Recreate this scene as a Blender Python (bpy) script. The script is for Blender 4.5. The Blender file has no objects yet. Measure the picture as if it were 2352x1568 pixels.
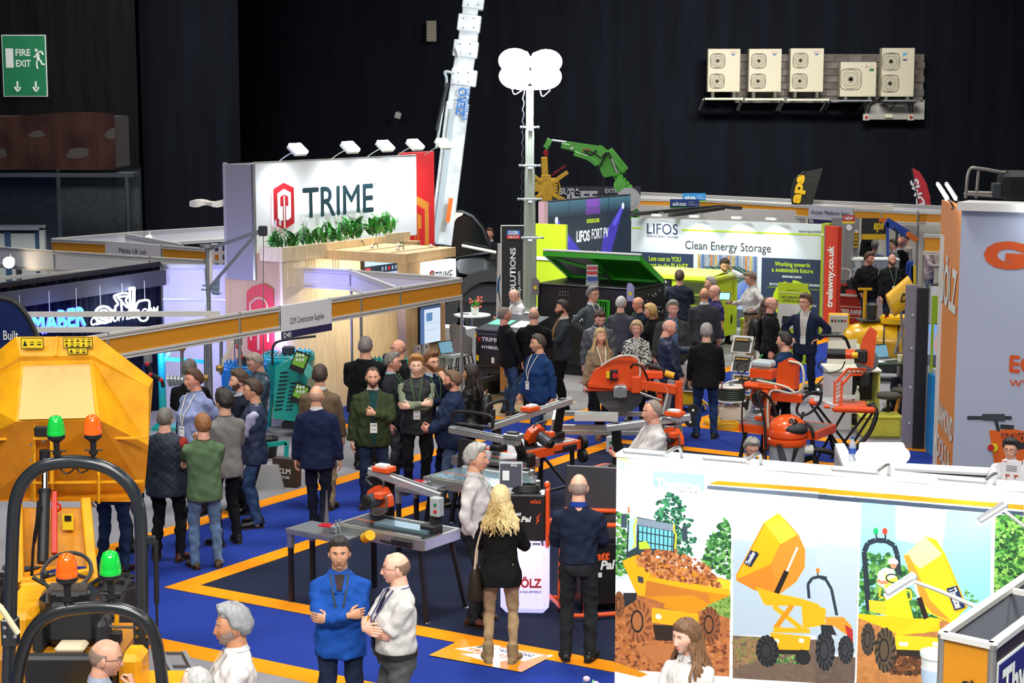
import bpy,bmesh,math,random
import numpy as np
from mathutils import Vector,Matrix,Euler
C=bpy.context.scene.collection
SC=bpy.context.scene
# camera
FPX,PITCH,CAMH=4000.0,math.radians(8.0),5.3
cd=bpy.data.cameras.new('camera');cam=bpy.data.objects.new('camera',cd);C.objects.link(cam)
cam.location=(0,0,CAMH);cam.rotation_euler=(math.pi/2-PITCH,0,0)
cd.sensor_width=36;cd.lens=36*FPX/2352;cd.clip_end=300;cd.clip_start=.5
SC.camera=cam
# world, lights, exposure
SC.view_settings.view_transform='Standard';SC.view_settings.look='None'
SC.view_settings.exposure=0.22;SC.view_settings.gamma=1;SC.view_settings.use_curve_mapping=False
w=bpy.data.worlds.new('hall_air');SC.world=w;w.use_nodes=True
w.node_tree.nodes['Background'].inputs[0].default_value=(.86,.93,1,1)
w.node_tree.nodes['Background'].inputs[1].default_value=.2
def area(loc,rot,sx,sy,power,col=(1,.985,.95),spread=180):
 l=bpy.data.lights.new('hall_and_fill_light','AREA');l.shape='RECTANGLE';l.size=sx;l.size_y=sy
 l.energy=power;l.color=col;l.spread=math.radians(spread)
 o=bpy.data.objects.new('hall_and_fill_light',l);o.location=loc;o.rotation_euler=rot;C.objects.link(o);return o
for(x,y)in[(-9,8),(0,8),(9,8),(-9,20),(0,20),(9,20),(-9,33),(0,33),(9,33),(-8,44),(4,44),(14,44)]:
 area((x,y,13),(0,0,0),3.2,3.2,430,spread=120)
area((0,1,12.0),(math.radians(38),0,0),10,2.5,1050,spread=110)  # added frontal fill to brighten faces, not a lamp of the hall
area((7,40,11.5),(math.radians(68),0,0),6,1.5,620,spread=80)  # added fill to brighten the back wall and air conditioning units
area((-9,34,11.5),(math.radians(62),0,0),5,1.5,250,spread=90)  # added fill aimed at the back wall, left side
# pixel helpers (place things in the plan from the survey of the photograph)
_c,_s=math.cos(PITCH),math.sin(PITCH)
def ray(u,v):
 x=(u-1176)/FPX;y=(784-v)/FPX
 return Vector((x,_c+y*_s,-_s+y*_c))
def P(u,v,z=0.0):
 d=ray(u,v);t=(z-CAMH)/d.z
 return Vector((d.x*t,d.y*t,z))
def D(u,v,Y):
 d=ray(u,v);t=Y/d.y
 return Vector((d.x*t,Y,CAMH+d.z*t))
def zat(v,Y):return D(1176,v,Y).z
# materials
def lin(h):
 if isinstance(h,tuple):return h
 h=h.lstrip('#');r=[]
 for i in(0,2,4):
  c=int(h[i:i+2],16)/255
  r.append(c/12.92 if c<=.04045 else((c+.055)/1.055)**2.4)
 return(r[0],r[1],r[2])
_mats={}
def mat(h,rough=.5,metal=0.0,kind='plain',emit=0,alpha=1,coat=0,scale=1.0):
 key=(h,rough,metal,kind,emit,alpha,coat,scale)
 if key in _mats:return _mats[key]
 m=bpy.data.materials.new(kind);m.use_nodes=True;nt=m.node_tree;N=nt.nodes;L=nt.links
 b=N['Principled BSDF'];col=lin(h)
 b.inputs['Base Color'].default_value=(*col,1);b.inputs['Roughness'].default_value=rough
 b.inputs['Metallic'].default_value=metal
 if kind in('cloth','denim','carpet','tweed','drape','print'):b.inputs['Specular IOR Level'].default_value=.15 if kind!='cloth' or rough>.7 else.4
 if coat:b.inputs['Coat Weight'].default_value=coat;b.inputs['Coat Roughness'].default_value=.08
 if emit:
  b.inputs['Emission Color'].default_value=(*col,1);b.inputs['Emission Strength'].default_value=emit
 if alpha<1:
  b.inputs['Alpha'].default_value=alpha
 def tex(t,sc,**k):
  tc=N.new('ShaderNodeTexCoord');t=N.new(t);t.inputs['Scale'].default_value=sc
  L.new(tc.outputs['Object'],t.inputs['Vector']);return t
 def bump(src,st,dist):
  bp=N.new('ShaderNodeBump');bp.inputs['Strength'].default_value=st;bp.inputs['Distance'].default_value=dist
  L.new(src,bp.inputs['Height']);L.new(bp.outputs[0],b.inputs['Normal']);return bp
 def vary(src,lo,hi):
  mr=N.new('ShaderNodeMapRange');mr.inputs['From Min'].default_value=.3;mr.inputs['From Max'].default_value=.7
  mr.inputs['To Min'].default_value=lo;mr.inputs['To Max'].default_value=hi;L.new(src,mr.inputs[0])
  mx=N.new('ShaderNodeMix');mx.data_type='RGBA';mx.blend_type='MULTIPLY';mx.inputs[0].default_value=1
  mx.inputs[6].default_value=(*col,1);L.new(mr.outputs[0],mx.inputs[7]);L.new(mx.outputs[2],b.inputs['Base Color'])
 if kind=='cloth':
  t=tex('ShaderNodeTexNoise',9*scale);t.inputs['Detail'].default_value=5;t.inputs['Distortion'].default_value=.6
  bump(t.outputs[0],.55,.02);vary(t.outputs[0],.82,1.14);pass
 elif kind=='tweed':
  t=tex('ShaderNodeTexNoise',160*scale);vary(t.outputs[0],.6,1.35)
 elif kind=='denim':
  t=tex('ShaderNodeTexNoise',14*scale);t.inputs['Detail'].default_value=6;vary(t.outputs[0],.72,1.25);bump(t.outputs[0],.5,.015)
 elif kind=='hair':
  t=tex('ShaderNodeTexNoise',38*scale);t.inputs['Detail'].default_value=5;t.inputs['Distortion'].default_value=.7
  bump(t.outputs[0],.5,.006);vary(t.outputs[0],.72,1.25)
 elif kind=='skin':
  t=tex('ShaderNodeTexNoise',30);vary(t.outputs[0],.9,1.08)
  b.inputs['Subsurface Weight'].default_value=0.0
 elif kind=='print':
  v=tex('ShaderNodeTexVoronoi',26*scale);v.inputs['Randomness'].default_value=1
  n=tex('ShaderNodeTexNoise',30*scale)
  ma=N.new('ShaderNodeMath');ma.operation='GREATER_THAN';L.new(n.outputs[0],ma.inputs[0]);ma.inputs[1].default_value=.5
  mx=N.new('ShaderNodeMix');mx.data_type='RGBA';mx.inputs[6].default_value=(.03,.03,.03,1);mx.inputs[7].default_value=(.62,.6,.54,1)
  L.new(ma.outputs[0],mx.inputs[0]);L.new(mx.outputs[2],b.inputs['Base Color'])
 elif kind=='carpet':
  t=tex('ShaderNodeTexNoise',90*scale);t.inputs['Detail'].default_value=3;bump(t.outputs[0],.5,.01)
  t2=tex('ShaderNodeTexNoise',1.1*scale);t2.inputs['Detail'].default_value=8
  ad=N.new('ShaderNodeMath');ad.operation='MULTIPLY_ADD';ad.inputs[1].default_value=.45;L.new(t.outputs[0],ad.inputs[0])
  m2=N.new('ShaderNodeMath');m2.operation='MULTIPLY';m2.inputs[1].default_value=.55;L.new(t2.outputs[0],m2.inputs[0]);L.new(m2.outputs[0],ad.inputs[2])
  vary(ad.outputs[0],.78,1.2)
 elif kind=='wood':
  tc=N.new('ShaderNodeTexCoord');mp=N.new('ShaderNodeMapping');mp.inputs['Scale'].default_value=(6*scale,6*scale,.7*scale)
  t=N.new('ShaderNodeTexNoise');t.inputs['Scale'].default_value=3;t.inputs['Detail'].default_value=6;t.inputs['Distortion'].default_value=1
  L.new(tc.outputs['Object'],mp.inputs[0]);L.new(mp.outputs[0],t.inputs['Vector']);vary(t.outputs[0],.86,1.1)
 elif kind=='drape':
  tc=N.new('ShaderNodeTexCoord');mp=N.new('ShaderNodeMapping');mp.inputs['Scale'].default_value=(1.2,1.2,.12)
  t=N.new('ShaderNodeTexNoise');t.inputs['Scale'].default_value=2.2;t.inputs['Detail'].default_value=5
  L.new(tc.outputs['Object'],mp.inputs[0]);L.new(mp.outputs[0],t.inputs['Vector']);bump(t.outputs[0],.6,.25);vary(t.outputs[0],.75,1.3)
 elif kind=='metalrub':
  t=tex('ShaderNodeTexNoise',5*scale);t.inputs['Detail'].default_value=8;vary(t.outputs[0],.8,1.12)
 elif kind=='block':
  tc=N.new('ShaderNodeTexCoord');t=N.new('ShaderNodeTexNoise');t.inputs['Scale'].default_value=6;t.inputs['Detail'].default_value=8
  L.new(tc.outputs['Object'],t.inputs['Vector']);vary(t.outputs[0],.7,1.2);bump(t.outputs[0],.4,.02)
 elif kind=='leaf':
  t=tex('ShaderNodeTexNoise',12*scale);vary(t.outputs[0],.55,1.5)
 _mats[key]=m;return m
def cloth(h,rough=.85,s=1.0):return mat(h,rough,0,'cloth',scale=s)
def glass(h='#9fb4bb',a=.25):return mat(h,.05,0,'glass',alpha=a)
# mesh builder
def rotz(a):return Matrix.Rotation(math.radians(a),3,'Z')
def basis(d,up=(0,0,1)):
 d=Vector(d).normalized();up=Vector(up)
 if abs(d.dot(up))>.999:up=Vector((0,1,0))
 x=d.cross(up).normalized();y=x.cross(d).normalized()
 return x,y,d
class MB:
 def __init__(s):s.v=[];s.f=[];s.m=[]
 def add(s,V,F,mi=0):
  k=len(s.v);s.v+=[tuple(p)for p in V];s.f+=[tuple(i+k for i in f)for f in F];s.m+=[mi]*len(F);return s
 def box(s,c,d,R=None,b=0.0,mi=0):
  c=Vector(c);hx,hy,hz=d[0]/2,d[1]/2,d[2]/2
  if R is not None and not isinstance(R,Matrix):R=rotz(R)
  b=min(b,hx*.8,hy*.8,hz*.8)
  if b<=0:
   V=[Vector((x*hx,y*hy,z*hz))for z in(-1,1)for y in(-1,1)for x in(-1,1)]
   F=[(0,2,3,1),(4,5,7,6),(0,1,5,4),(2,6,7,3),(0,4,6,2),(1,3,7,5)]
  else:
   V=[];idx={}
   for x in(-1,1):
    for y in(-1,1):
     for z in(-1,1):
      for a in range(3):
       p=[x*(hx-b),y*(hy-b),z*(hz-b)];p[a]=(x*hx,y*hy,z*hz)[a]
       idx[(x,y,z,a)]=len(V);V.append(Vector(p))
   F=[]
   for a in range(3):
    o=[i for i in range(3)if i!=a]
    for sg in(-1,1):
     q=[]
     for(i,j)in((-1,-1),(1,-1),(1,1),(-1,1)):
      k=[0,0,0];k[a]=sg;k[o[0]]=i;k[o[1]]=j;q.append(idx[(*k,a)])
     if(sg>0)==(a==1):q.reverse()
     F.append(tuple(q))
   for a in range(3):
    o=[i for i in range(3)if i!=a]
    for i in(-1,1):
     for j in(-1,1):
      k0=[0,0,0];k1=[0,0,0];k0[a]=-1;k1[a]=1
      for k in(k0,k1):k[o[0]]=i;k[o[1]]=j
      q=[idx[(*k0,o[0])],idx[(*k0,o[1])],idx[(*k1,o[1])],idx[(*k1,o[0])]]
      n=(V[q[1]]-V[q[0]]).cross(V[q[3]]-V[q[0]]);ctr=sum((V[t]for t in q),Vector())
      if n.dot(ctr)<0:q.reverse()
      F.append(tuple(q))
   for x in(-1,1):
    for y in(-1,1):
     for z in(-1,1):
      q=[idx[(x,y,z,a)]for a in range(3)]
      n=(V[q[1]]-V[q[0]]).cross(V[q[2]]-V[q[0]])
      if n.dot(Vector((x,y,z)))<0:q.reverse()
      F.append(tuple(q))
  if R is not None:V=[R@p for p in V]
  return s.add([p+c for p in V],F,mi)
 def beam(s,p0,p1,w,h,mi=0,up=(0,0,1),b=0.0):
  p0=Vector(p0);p1=Vector(p1);x,y,d=basis(p1-p0,up)
  R=Matrix((x,d,y)).transposed()
  return s.box((p0+p1)/2,(w,(p1-p0).length,h),R,b,mi)
 def slab(s,pts,n,t,mi=0):
  """extrude polygon pts (3d) along vector n*t"""
  n=Vector(n).normalized()*t;pts=[Vector(p)for p in pts];k=len(pts)
  V=pts+[p+n for p in pts]
  F=[tuple(range(k-1,-1,-1)),tuple(range(k,2*k))]+[(i,(i+1)%k,k+(i+1)%k,k+i)for i in range(k)]
  return s.add(V,F,mi)
 def cyl(s,p0,p1,r,r2=None,n=14,mi=0,cap=True):
  r2=r if r2 is None else r2
  return s.tube([p0,p1],[r,r2],n,mi,cap=cap)
 def tube(s,pts,r,n=8,mi=0,closed=False,cap=True,flat=1.0,up=(0,0,1)):
  pts=[Vector(p)for p in pts]
  if not closed and 3<=len(pts)<=16 and not isinstance(r,(list,tuple)):
   Q=[pts[0]*2-pts[1]]+pts+[pts[-1]*2-pts[-2]];pts=[((b*2)+(c-a)*t+(a*2-b*5+c*4-d)*t*t+(b*3-a-c*3+d)*t**3)*.5 for a,b,c,d in zip(Q,Q[1:],Q[2:],Q[3:])for t in(0,.25,.5,.75)]+[pts[-1]]
  k=len(pts)
  rs=[r]*k if not isinstance(r,(list,tuple))else list(r)
  V=[];prev=None
  for i,p in enumerate(pts):
   if closed:d=pts[(i+1)%k]-pts[i-1]
   else:d=pts[min(i+1,k-1)]-pts[max(i-1,0)]
   if d.length<1e-9:d=Vector((0,0,1))
   d.normalize()
   if prev is None:x,y,_=basis(d,up)
   else:
    x=prev-d*prev.dot(d);x=x.normalized()if x.length>1e-6 else basis(d)[0];y=x.cross(d).normalized()
   prev=x
   for j in range(n):
    a=2*math.pi*j/n;V.append(p+x*(math.cos(a)*rs[i])+y*(math.sin(a)*rs[i]*flat))
  F=[]
  m=k if closed else k-1
  for i in range(m):
   for j in range(n):
    a,b_=i*n+j,i*n+(j+1)%n;c2=((i+1)%k)*n
    F.append((a,b_,c2+(j+1)%n,c2+j))
  if cap and not closed:F.append(tuple(range(n-1,-1,-1)));F.append(tuple((k-1)*n+j for j in range(n)))
  return s.add(V,F,mi)
 def lathe(s,prof,n=20,o=(0,0,0),R=None,mi=0):
  o=Vector(o);V=[];F=[]
  for(r,z)in prof:
   for j in range(n):
    a=2*math.pi*j/n;p=Vector((r*math.cos(a),r*math.sin(a),z));V.append((R@p if R is not None else p)+o)
  for i in range(len(prof)-1):
   for j in range(n):F.append((i*n+j,i*n+(j+1)%n,(i+1)*n+(j+1)%n,(i+1)*n+j))
  if prof[0][0]>1e-4:F.append(tuple(range(n-1,-1,-1)))
  if prof[-1][0]>1e-4:F.append(tuple((len(prof)-1)*n+j for j in range(n)))
  return s.add(V,F,mi)
 def ell(s,c,r,n=12,m=8,R=None,mi=0):
  c=Vector(c);V=[];F=[]
  for i in range(m+1):
   t=math.pi*i/m
   for j in range(n):
    a=2*math.pi*j/n;p=Vector((r[0]*math.sin(t)*math.cos(a),r[1]*math.sin(t)*math.sin(a),-r[2]*math.cos(t)))
    V.append((R@p if R is not None else p)+c)
  for i in range(m):
   for j in range(n):F.append((i*n+j,i*n+(j+1)%n,(i+1)*n+(j+1)%n,(i+1)*n+j))
  return s.add(V,F,mi)
 def rings(s,RR,mi=0,cap=True):
  n=len(RR[0]);V=[tuple(p)for r in RR for p in r];F=[]
  for i in range(len(RR)-1):
   for j in range(n):F.append((i*n+j,i*n+(j+1)%n,(i+1)*n+(j+1)%n,(i+1)*n+j))
  if cap:F.append(tuple(range(n-1,-1,-1)));F.append(tuple((len(RR)-1)*n+j for j in range(n)))
  return s.add(V,F,mi)
 def mesh(s,name):
  me=bpy.data.meshes.new(name);me.from_pydata(s.v,[],s.f);me.polygons.foreach_set('material_index',s.m);return me
 def build(s,name,m,parent=None,smooth=35,loc=None,rot=None):
  me=s.mesh(name)
  for q in(m if isinstance(m,(list,tuple))else[m]):me.materials.append(q)
  if smooth:me.shade_smooth();me.set_sharp_from_angle(angle=math.radians(smooth))
  return link(name,me,parent,loc,rot)
def link(name,me,parent=None,loc=None,rot=None):
 o=bpy.data.objects.new(name,me);C.objects.link(o)
 if parent is not None:o.parent=parent
 if loc is not None:o.location=loc
 if rot is not None:o.rotation_euler=rot
 return o
def tag(o,label=None,cat=None,group=None,kind=None):
 if label:o['label']=label
 if cat:o['category']=cat
 if group:o['group']=group
 if kind:o['kind']=kind
 return o
def thing(name,label,cat,loc=(0,0,0),yaw=0,group=None):
 o=bpy.data.objects.new(name,None);C.objects.link(o);o.empty_display_size=.2
 o.location=loc;o.rotation_euler=(0,0,math.radians(yaw));return tag(o,label,cat,group)
def kids(o):return[c for c in C.objects if c.parent==o]
def dup(o,loc,yaw=None,label=None,parent=None):
 r=o.copy();C.objects.link(r)
 if parent is None:
  r.location=loc
  if yaw is not None:r.rotation_euler=(0,0,math.radians(yaw))
  if label:r['label']=label
 else:r.parent=parent
 for ch in list(kids(o)):dup(ch,None,parent=r)
 return r
def text(s,h,m,parent,o,xd=(1,0,0),up=(0,0,1),width=None,ext=.002,name='lettering',align='LEFT',bold=0.0,shear=0.0):
 """flat raised lettering; o = lower left (or centre) of the text, h = capital height"""
 cu=bpy.data.curves.new(name,'FONT');cu.body=s;cu.size=1;cu.extrude=0;cu_off=cu.offset=0 if 'M' in s or 'W' in s else bold;cu.resolution_u=3;cu.shear=shear
 cu.align_x='LEFT'
 t=bpy.data.objects.new(name,cu);C.objects.link(t)
 dg=bpy.context.evaluated_depsgraph_get();me=bpy.data.meshes.new_from_object(t.evaluated_get(dg));bpy.data.objects.remove(t)
 co=np.empty(len(me.vertices)*3);me.vertices.foreach_get('co',co);co=co.reshape(-1,3)
 if len(co)==0:return None
 cap=.70
 sy=h/cap;x0=co[:,0].min();wd=co[:,0].max()-x0
 sx=width/wd if width else sy
 co[:,0]=(co[:,0]-x0)*sx;co[:,1]*=sy
 if align=='CENTER':co[:,0]-=wd*sx/2
 xd=Vector(xd).normalized();up=Vector(up);up=(up-xd*up.dot(xd)).normalized();n=xd.cross(up)
 W=np.outer(co[:,0],xd)+np.outer(co[:,1],up)+np.array(Vector(o)+n*ext)
 if bold and cu_off==0:
  F=[tuple(p.vertices)for p in me.polygons];k=len(W);s_=bold*sy;sh=[(0,0),(s_,0),(-s_,0),(0,s_),(0,-s_)]
  W=np.concatenate([W+np.array(xd)*a+np.array(up)*c-np.array(n)*1e-4*i for i,(a,c)in enumerate(sh)]);me=bpy.data.meshes.new(name);me.from_pydata(W.tolist(),[],[tuple(v+k*i for v in f)for i in range(5)for f in F])
 me.vertices.foreach_set('co',W.reshape(-1));me.materials.clear();me.materials.append(m);me.update();me.name=name
 return link(name,me,parent)
# people
_TS=bpy.data.scenes.new('workshop')
def remesh(mb,voxel,smooth=6,name='garment'):
 me=mb.mesh('tmp');o=bpy.data.objects.new('tmp',me);_TS.collection.objects.link(o)
 r=o.modifiers.new('r','REMESH');r.mode='VOXEL';r.voxel_size=voxel;r.use_smooth_shade=True
 s=o.modifiers.new('s','SMOOTH');s.iterations=smooth;s.factor=.5
 vl=_TS.view_layers[0];vl.update();dg=vl.depsgraph
 out=bpy.data.meshes.new_from_object(o.evaluated_get(dg));out.name=name
 _TS.collection.objects.unlink(o);bpy.data.objects.remove(o);bpy.data.meshes.remove(me)
 out.materials.clear();return out
def wrinkle(me,amp,seed):
 n=len(me.vertices);co=np.empty(n*3);me.vertices.foreach_get('co',co);co=co.reshape(-1,3)
 no=np.empty(n*3);me.vertex_normals.foreach_get('vector',no);no=no.reshape(-1,3)
 x,y,z=co.T;a=seed*1.7
 d=np.sin(31*z+6*np.sin(9*x+a)+5*np.sin(8*y-a))+.7*np.sin(47*z-22*x+4*np.sin(13*y+a*2))+.5*np.sin(25*x+30*y+8*np.sin(10*z+a))
 d=np.sign(d)*np.abs(d)**1.25
 co+=no*(d*amp*.5)[:,None];me.vertices.foreach_set('co',co.reshape(-1));me.update()
def ring(c,a,b,n=22,p=.85,R=None):
 o=[]
 for i in range(n):
  t=2*math.pi*i/n;cx,sy=math.cos(t),math.sin(t)
  q=Vector((math.copysign(abs(cx)**p,cx)*a,math.copysign(abs(sy)**p,sy)*b,0))
  o.append(Vector(c)+(R@q if R is not None else q))
 return o
def ik(S,T,a,b,pole):
 S=Vector(S);T=Vector(T);d=T-S;L=d.length
 if L>(a+b)*.999:T=S+d.normalized()*(a+b)*.999;d=T-S;L=d.length
 k=(a*a-b*b+L*L)/(2*L);h=math.sqrt(max(a*a-k*k,0));dn=d/L
 pv=Vector(pole);pv=pv-dn*pv.dot(dn);pv.normalize()
 return S+dn*k+pv*h,T
def ss(x):x=min(max(x,0),1);return x*x*(3-2*x)
NPH,NTH=52,40
def head_grid(fem=0,seed=0):
 rnd=random.Random(seed);wj=rnd.uniform(-.03,.05);nl=rnd.uniform(.9,1.2)
 G=[]
 for i in range(NTH+1):
  th=math.pi*i/NTH;row=[]
  for j in range(NPH):
   u=2*math.pi*j/NPH;ph=u-.42*math.sin(u)
   X,Y,Z=math.sin(th)*math.sin(ph),-math.sin(th)*math.cos(ph),math.cos(th)
   px,py,pz=.077*X,.098*Y,.122*Z
   if Z<-.05:
    k=ss((-.05-Z)/.9);px*=1-(.34-wj+.05*fem)*k
    py*=(1-.55*k)if Y>0 else(1+.02*k)
    if Y<0:pz*=1+.02*k
   if Z>0 and Y>0:py*=1.05
   if Y<-.45:py=py*.62-.0925*.38+.0*Z
   if Y<0:
    g=math.exp
    zn=pz
    if-.055<zn<.03:
     pr=(.03-zn)/.068 if zn>-.038 else max(0,1-(-.038-zn)/.015)
     py-=.026*nl*pr*g(-(px/(.0105+.004*max(pr,0)))**2)
    py-=.0055*(1-.5*fem)*g(-((zn-.032)/.009)**2-(px/.05)**2)
    py+=.0105*g(-((abs(px)-.031)/.015)**2-((zn-.013)/.011)**2)
    py-=.005*g(-(px/.026)**2-((zn+.064)/.016)**2)
    py+=.0035*g(-(px/.02)**2-((zn+.082)/.007)**2)
    py-=.009*g(-(px/.022)**2-((zn+.102)/.014)**2)
    py-=.0035*g(-((abs(px)-.042)/.018)**2-((zn+.02)/.02)**2)
   row.append(Vector((px,py,pz)))
  G.append(row)
 return G
def add_head(mb,R,o,fem,seed,hcol_mi,smile=False,openm=False):
 """mi: 0 skin, 1 eye white, 2 iris, 3 lips, hcol_mi brows"""
 G=head_grid(fem,seed);T=lambda p:R@p+o
 V=[T(G[i][j])for i in range(NTH+1)for j in range(NPH)]
 F=[(i*NPH+j,(i+1)*NPH+j,(i+1)*NPH+(j+1)%NPH,i*NPH+(j+1)%NPH)for i in range(NTH)for j in range(NPH)]
 mb.add(V,F,0)
 for sx in(-1,1):
  mb.ell(T(Vector((sx*.031,-.0755,.013))),(.0125,.0105,.0085),10,6,R=R,mi=1)
  mb.ell(T(Vector((sx*.031,-.0835,.013))),(.0056,.0035,.0056),8,4,R=R,mi=2)
  pts=[T(Vector((sx*x,y,z)))for x,y,z in((.014,-.0955,.0265),(.03,-.0925,.0325),(.047,-.0805,.028))]
  mb.tube(pts,[.0032,.0042,.002],6,hcol_mi)
  pts=[T(Vector((sx*x,y,z)))for x,y,z in((.018,-.0835,.0175),(.031,-.0868,.0228),(.044,-.0795,.017))]
  mb.tube(pts,[.0018,.0032,.0018],5,0)
  ec=Vector((sx*.0765,.004,-.006));Re=R@Matrix.Rotation(sx*.32,3,'Z')
  mb.ell(T(ec),(.0085,.0185,.032),10,8,R=Re,mi=0);mb.ell(T(ec+Vector((sx*.006,-.004,.003))),(.005,.011,.02),8,6,R=Re,mi=3 if False else 0)
 w=.025+(.005 if smile else 0)
 for k,(z,r)in enumerate(((-.0595,.0036),(-.0665,.0045))):
  zz=.003 if smile else 0
  mb.tube([T(Vector((-w,-.0815,z+zz))),T(Vector((-w*.45,-.0925,z))),T(Vector((0,-.0945,z-.0005))),T(Vector((w*.45,-.0925,z))),T(Vector((w,-.0815,z+zz)))],[.0012,r*.8,r,r*.8,.0012],6,3)
 if openm:mb.ell(T(Vector((0,-.092,-.063))),(.017,.006,.0055),10,6,R=R,mi=4)
 return G
def hair_shell(G,R,o,style,seed):
 rnd=random.Random(seed);mb=MB()
 thick,wave={'short':(.014,.004),'buzz':(.005,.001),'receding':(.010,.003),'bald':(.0028,0),'quiff':(.024,.006),'long':(.017,.004),'bob':(.024,.005),'curlshort':(.03,.009),'full':(.022,.006),'thin':(.007,.003)}[style]
 def zline(al):
  al=abs(al)
  T=[(0,.080),(.7,.078),(1.1,.05),(1.4,.0),(1.6,-.016),(1.85,.0),(2.2,-.045),(3.15,-.068)]
  if style in('receding','thin'):T=[(0,.098),(.5,.112),(1.0,.075),(1.3,.045),(1.45,.0),(1.6,-.012),(1.85,.0),(2.2,-.045),(3.15,-.065)]
  if style=='buzz':T=[(0,.072),(.6,.078),(1.1,.05),(1.4,.0),(1.6,-.012),(1.85,.0),(2.2,-.045),(3.15,-.06)]
  if style=='bald':T=[(0,.3),(1.2,.3),(1.3,.03),(1.45,.0),(1.6,-.01),(1.85,.0),(2.2,-.045),(3.15,-.06)]
  if style in('long','bob','curlshort'):T=[(0,.066),(.7,.058),(1.1,.02),(1.3,-.03),(1.6,-.075),(2.2,-.1),(3.15,-.1)]
  for(a,z0),(b,z1)in zip(T,T[1:]):
   if a<=al<=b:return z0+(z1-z0)*(al-a)/(b-a)
  return T[-1][1]
 V=[];K=[]
 for i in range(NTH+1):
  for j in range(NPH):
   p=G[i][j];al=math.atan2(p.x,-p.y);zl=zline(al);d=p.z-zl
   if i==0:d=.1 if style!='bald' else-1
   p=p.copy()
   if-.016<d<0:p.z-=d
   tz=.05+.012*math.cos(al*2)
   if style=='bald' and p.z>tz:d=-1 if p.z>tz+.013 else.002;p.z=tz
   nn=Vector((p.x/.077**2,p.y/.1**2,p.z/.122**2)).normalized()
   k=ss(d/.03+.12);t=thick*k
   if style in('quiff','full','short'):t+=thick*.8*ss((p.z-.03)/.08)*ss(.6-p.y*6)*k
   if style=='receding' and False:pass
   t+=wave*(math.sin(al*9+p.z*60+seed)+math.sin(al*17-p.z*85+seed*2))*.5*k+wave*rnd.uniform(-.4,.4)*k
   V.append(R@(p+nn*max(t,.0008))+o);K.append(d>-.016)
 F=[]
 for i in range(NTH):
  for j in range(NPH):
   q=(i*NPH+j,(i+1)*NPH+j,(i+1)*NPH+(j+1)%NPH,i*NPH+(j+1)%NPH)
   if all(K[t]for t in q):F.append(q)
 used=sorted({t for f in F for t in f});mp={t:i for i,t in enumerate(used)}
 mb.add([V[t]for t in used],[tuple(mp[t]for t in f)for f in F]);return mb
def long_hair(mb,R,o,length,seed,curl=.012,n=54,spread=1.0):
 rnd=random.Random(seed)
 for k in range(n):
  al=rnd.uniform(1.15,3.14)*(1 if k%2 else-1)
  x,y=math.sin(al),-math.cos(al);zt=rnd.uniform(0,.116)
  rr=math.sqrt(max(0,1-(zt/.13)**2))
  L=length*rnd.uniform(.8,1.05);ph=rnd.uniform(0,6);fr=rnd.uniform(1.5,2.6)
  pts=[];m=9
  for i in range(m):
   t=i/(m-1);z=zt-t*(L+zt)
   out=.092*rr if z>-.02 else.092+.03*min(1,(-.02-z)/.2)*spread
   if z<-.14:out+=.03*min(1,(-.14-z)/.1)*spread
   wv=curl*math.sin(ph+t*fr*6.3)*min(1,t*3)
   xx=x*out*(.84 if z>-.05 else.9)+wv*y;yy=y*out+wv*x+(.012 if y>0 else 0)
   if z<-.13 and yy<-.06:yy-=.03
   pts.append(R@Vector((xx,yy,max(z,-.13)))+o+Vector((0,0,min(0,z+.13))))
  r0=rnd.uniform(.012,.019)
  mb.tube(pts,[r0*.6,r0,r0*1.1,r0*1.1,r0,r0*.95,r0*.8,r0*.6,r0*.2],6,k%2,flat=.6)
def add_hand(mb,W,d,pn,side,curl=.35,mi=0,thumb=1):
 """W wrist, d direction of the hand, pn palm normal"""
 d=Vector(d).normalized();pn=Vector(pn);pn=(pn-d*pn.dot(d)).normalized();s=d.cross(pn)*side
 W=Vector(W)
 RR=[]
 for t,a,b in((-.02,.025,.021),(.01,.029,.018),(.04,.039,.016),(.075,.043,.014),(.092,.041,.011)):
  c=W+d*t;RR.append([c+s*(a*math.cos(q))+pn*(b*math.sin(q))for q in[2*math.pi*i/10 for i in range(10)]])
 mb.rings(RR,mi)
 for k,(off,L)in enumerate(((.031,.072),(.0105,.080),(-.0105,.074),(-.031,.058))):
  b=W+d*.086+s*off;a=curl*(1+.12*k);pts=[b];dd=d;ang=0
  for j,l in enumerate((L*.45,L*.32,L*.23)):
   ang+=a*(1.0,1.1,.8)[j];v=d*math.cos(ang)+pn*math.sin(ang);pts.append(pts[-1]+v*l)
  mb.tube(pts,[.0098,.0092,.0084,.0062],6,mi)
 b=W+d*.018+s*.022;v1=(d*.62+s*.68+pn*.28*thumb).normalized();v2=(d*.86+s*.22+pn*.45*thumb).normalized()
 mb.tube([b,b+v1*.042,b+v1*.042+v2*.032,b+v1*.042+v2*.055],[.0135,.0118,.0105,.0075],6,mi)
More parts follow.
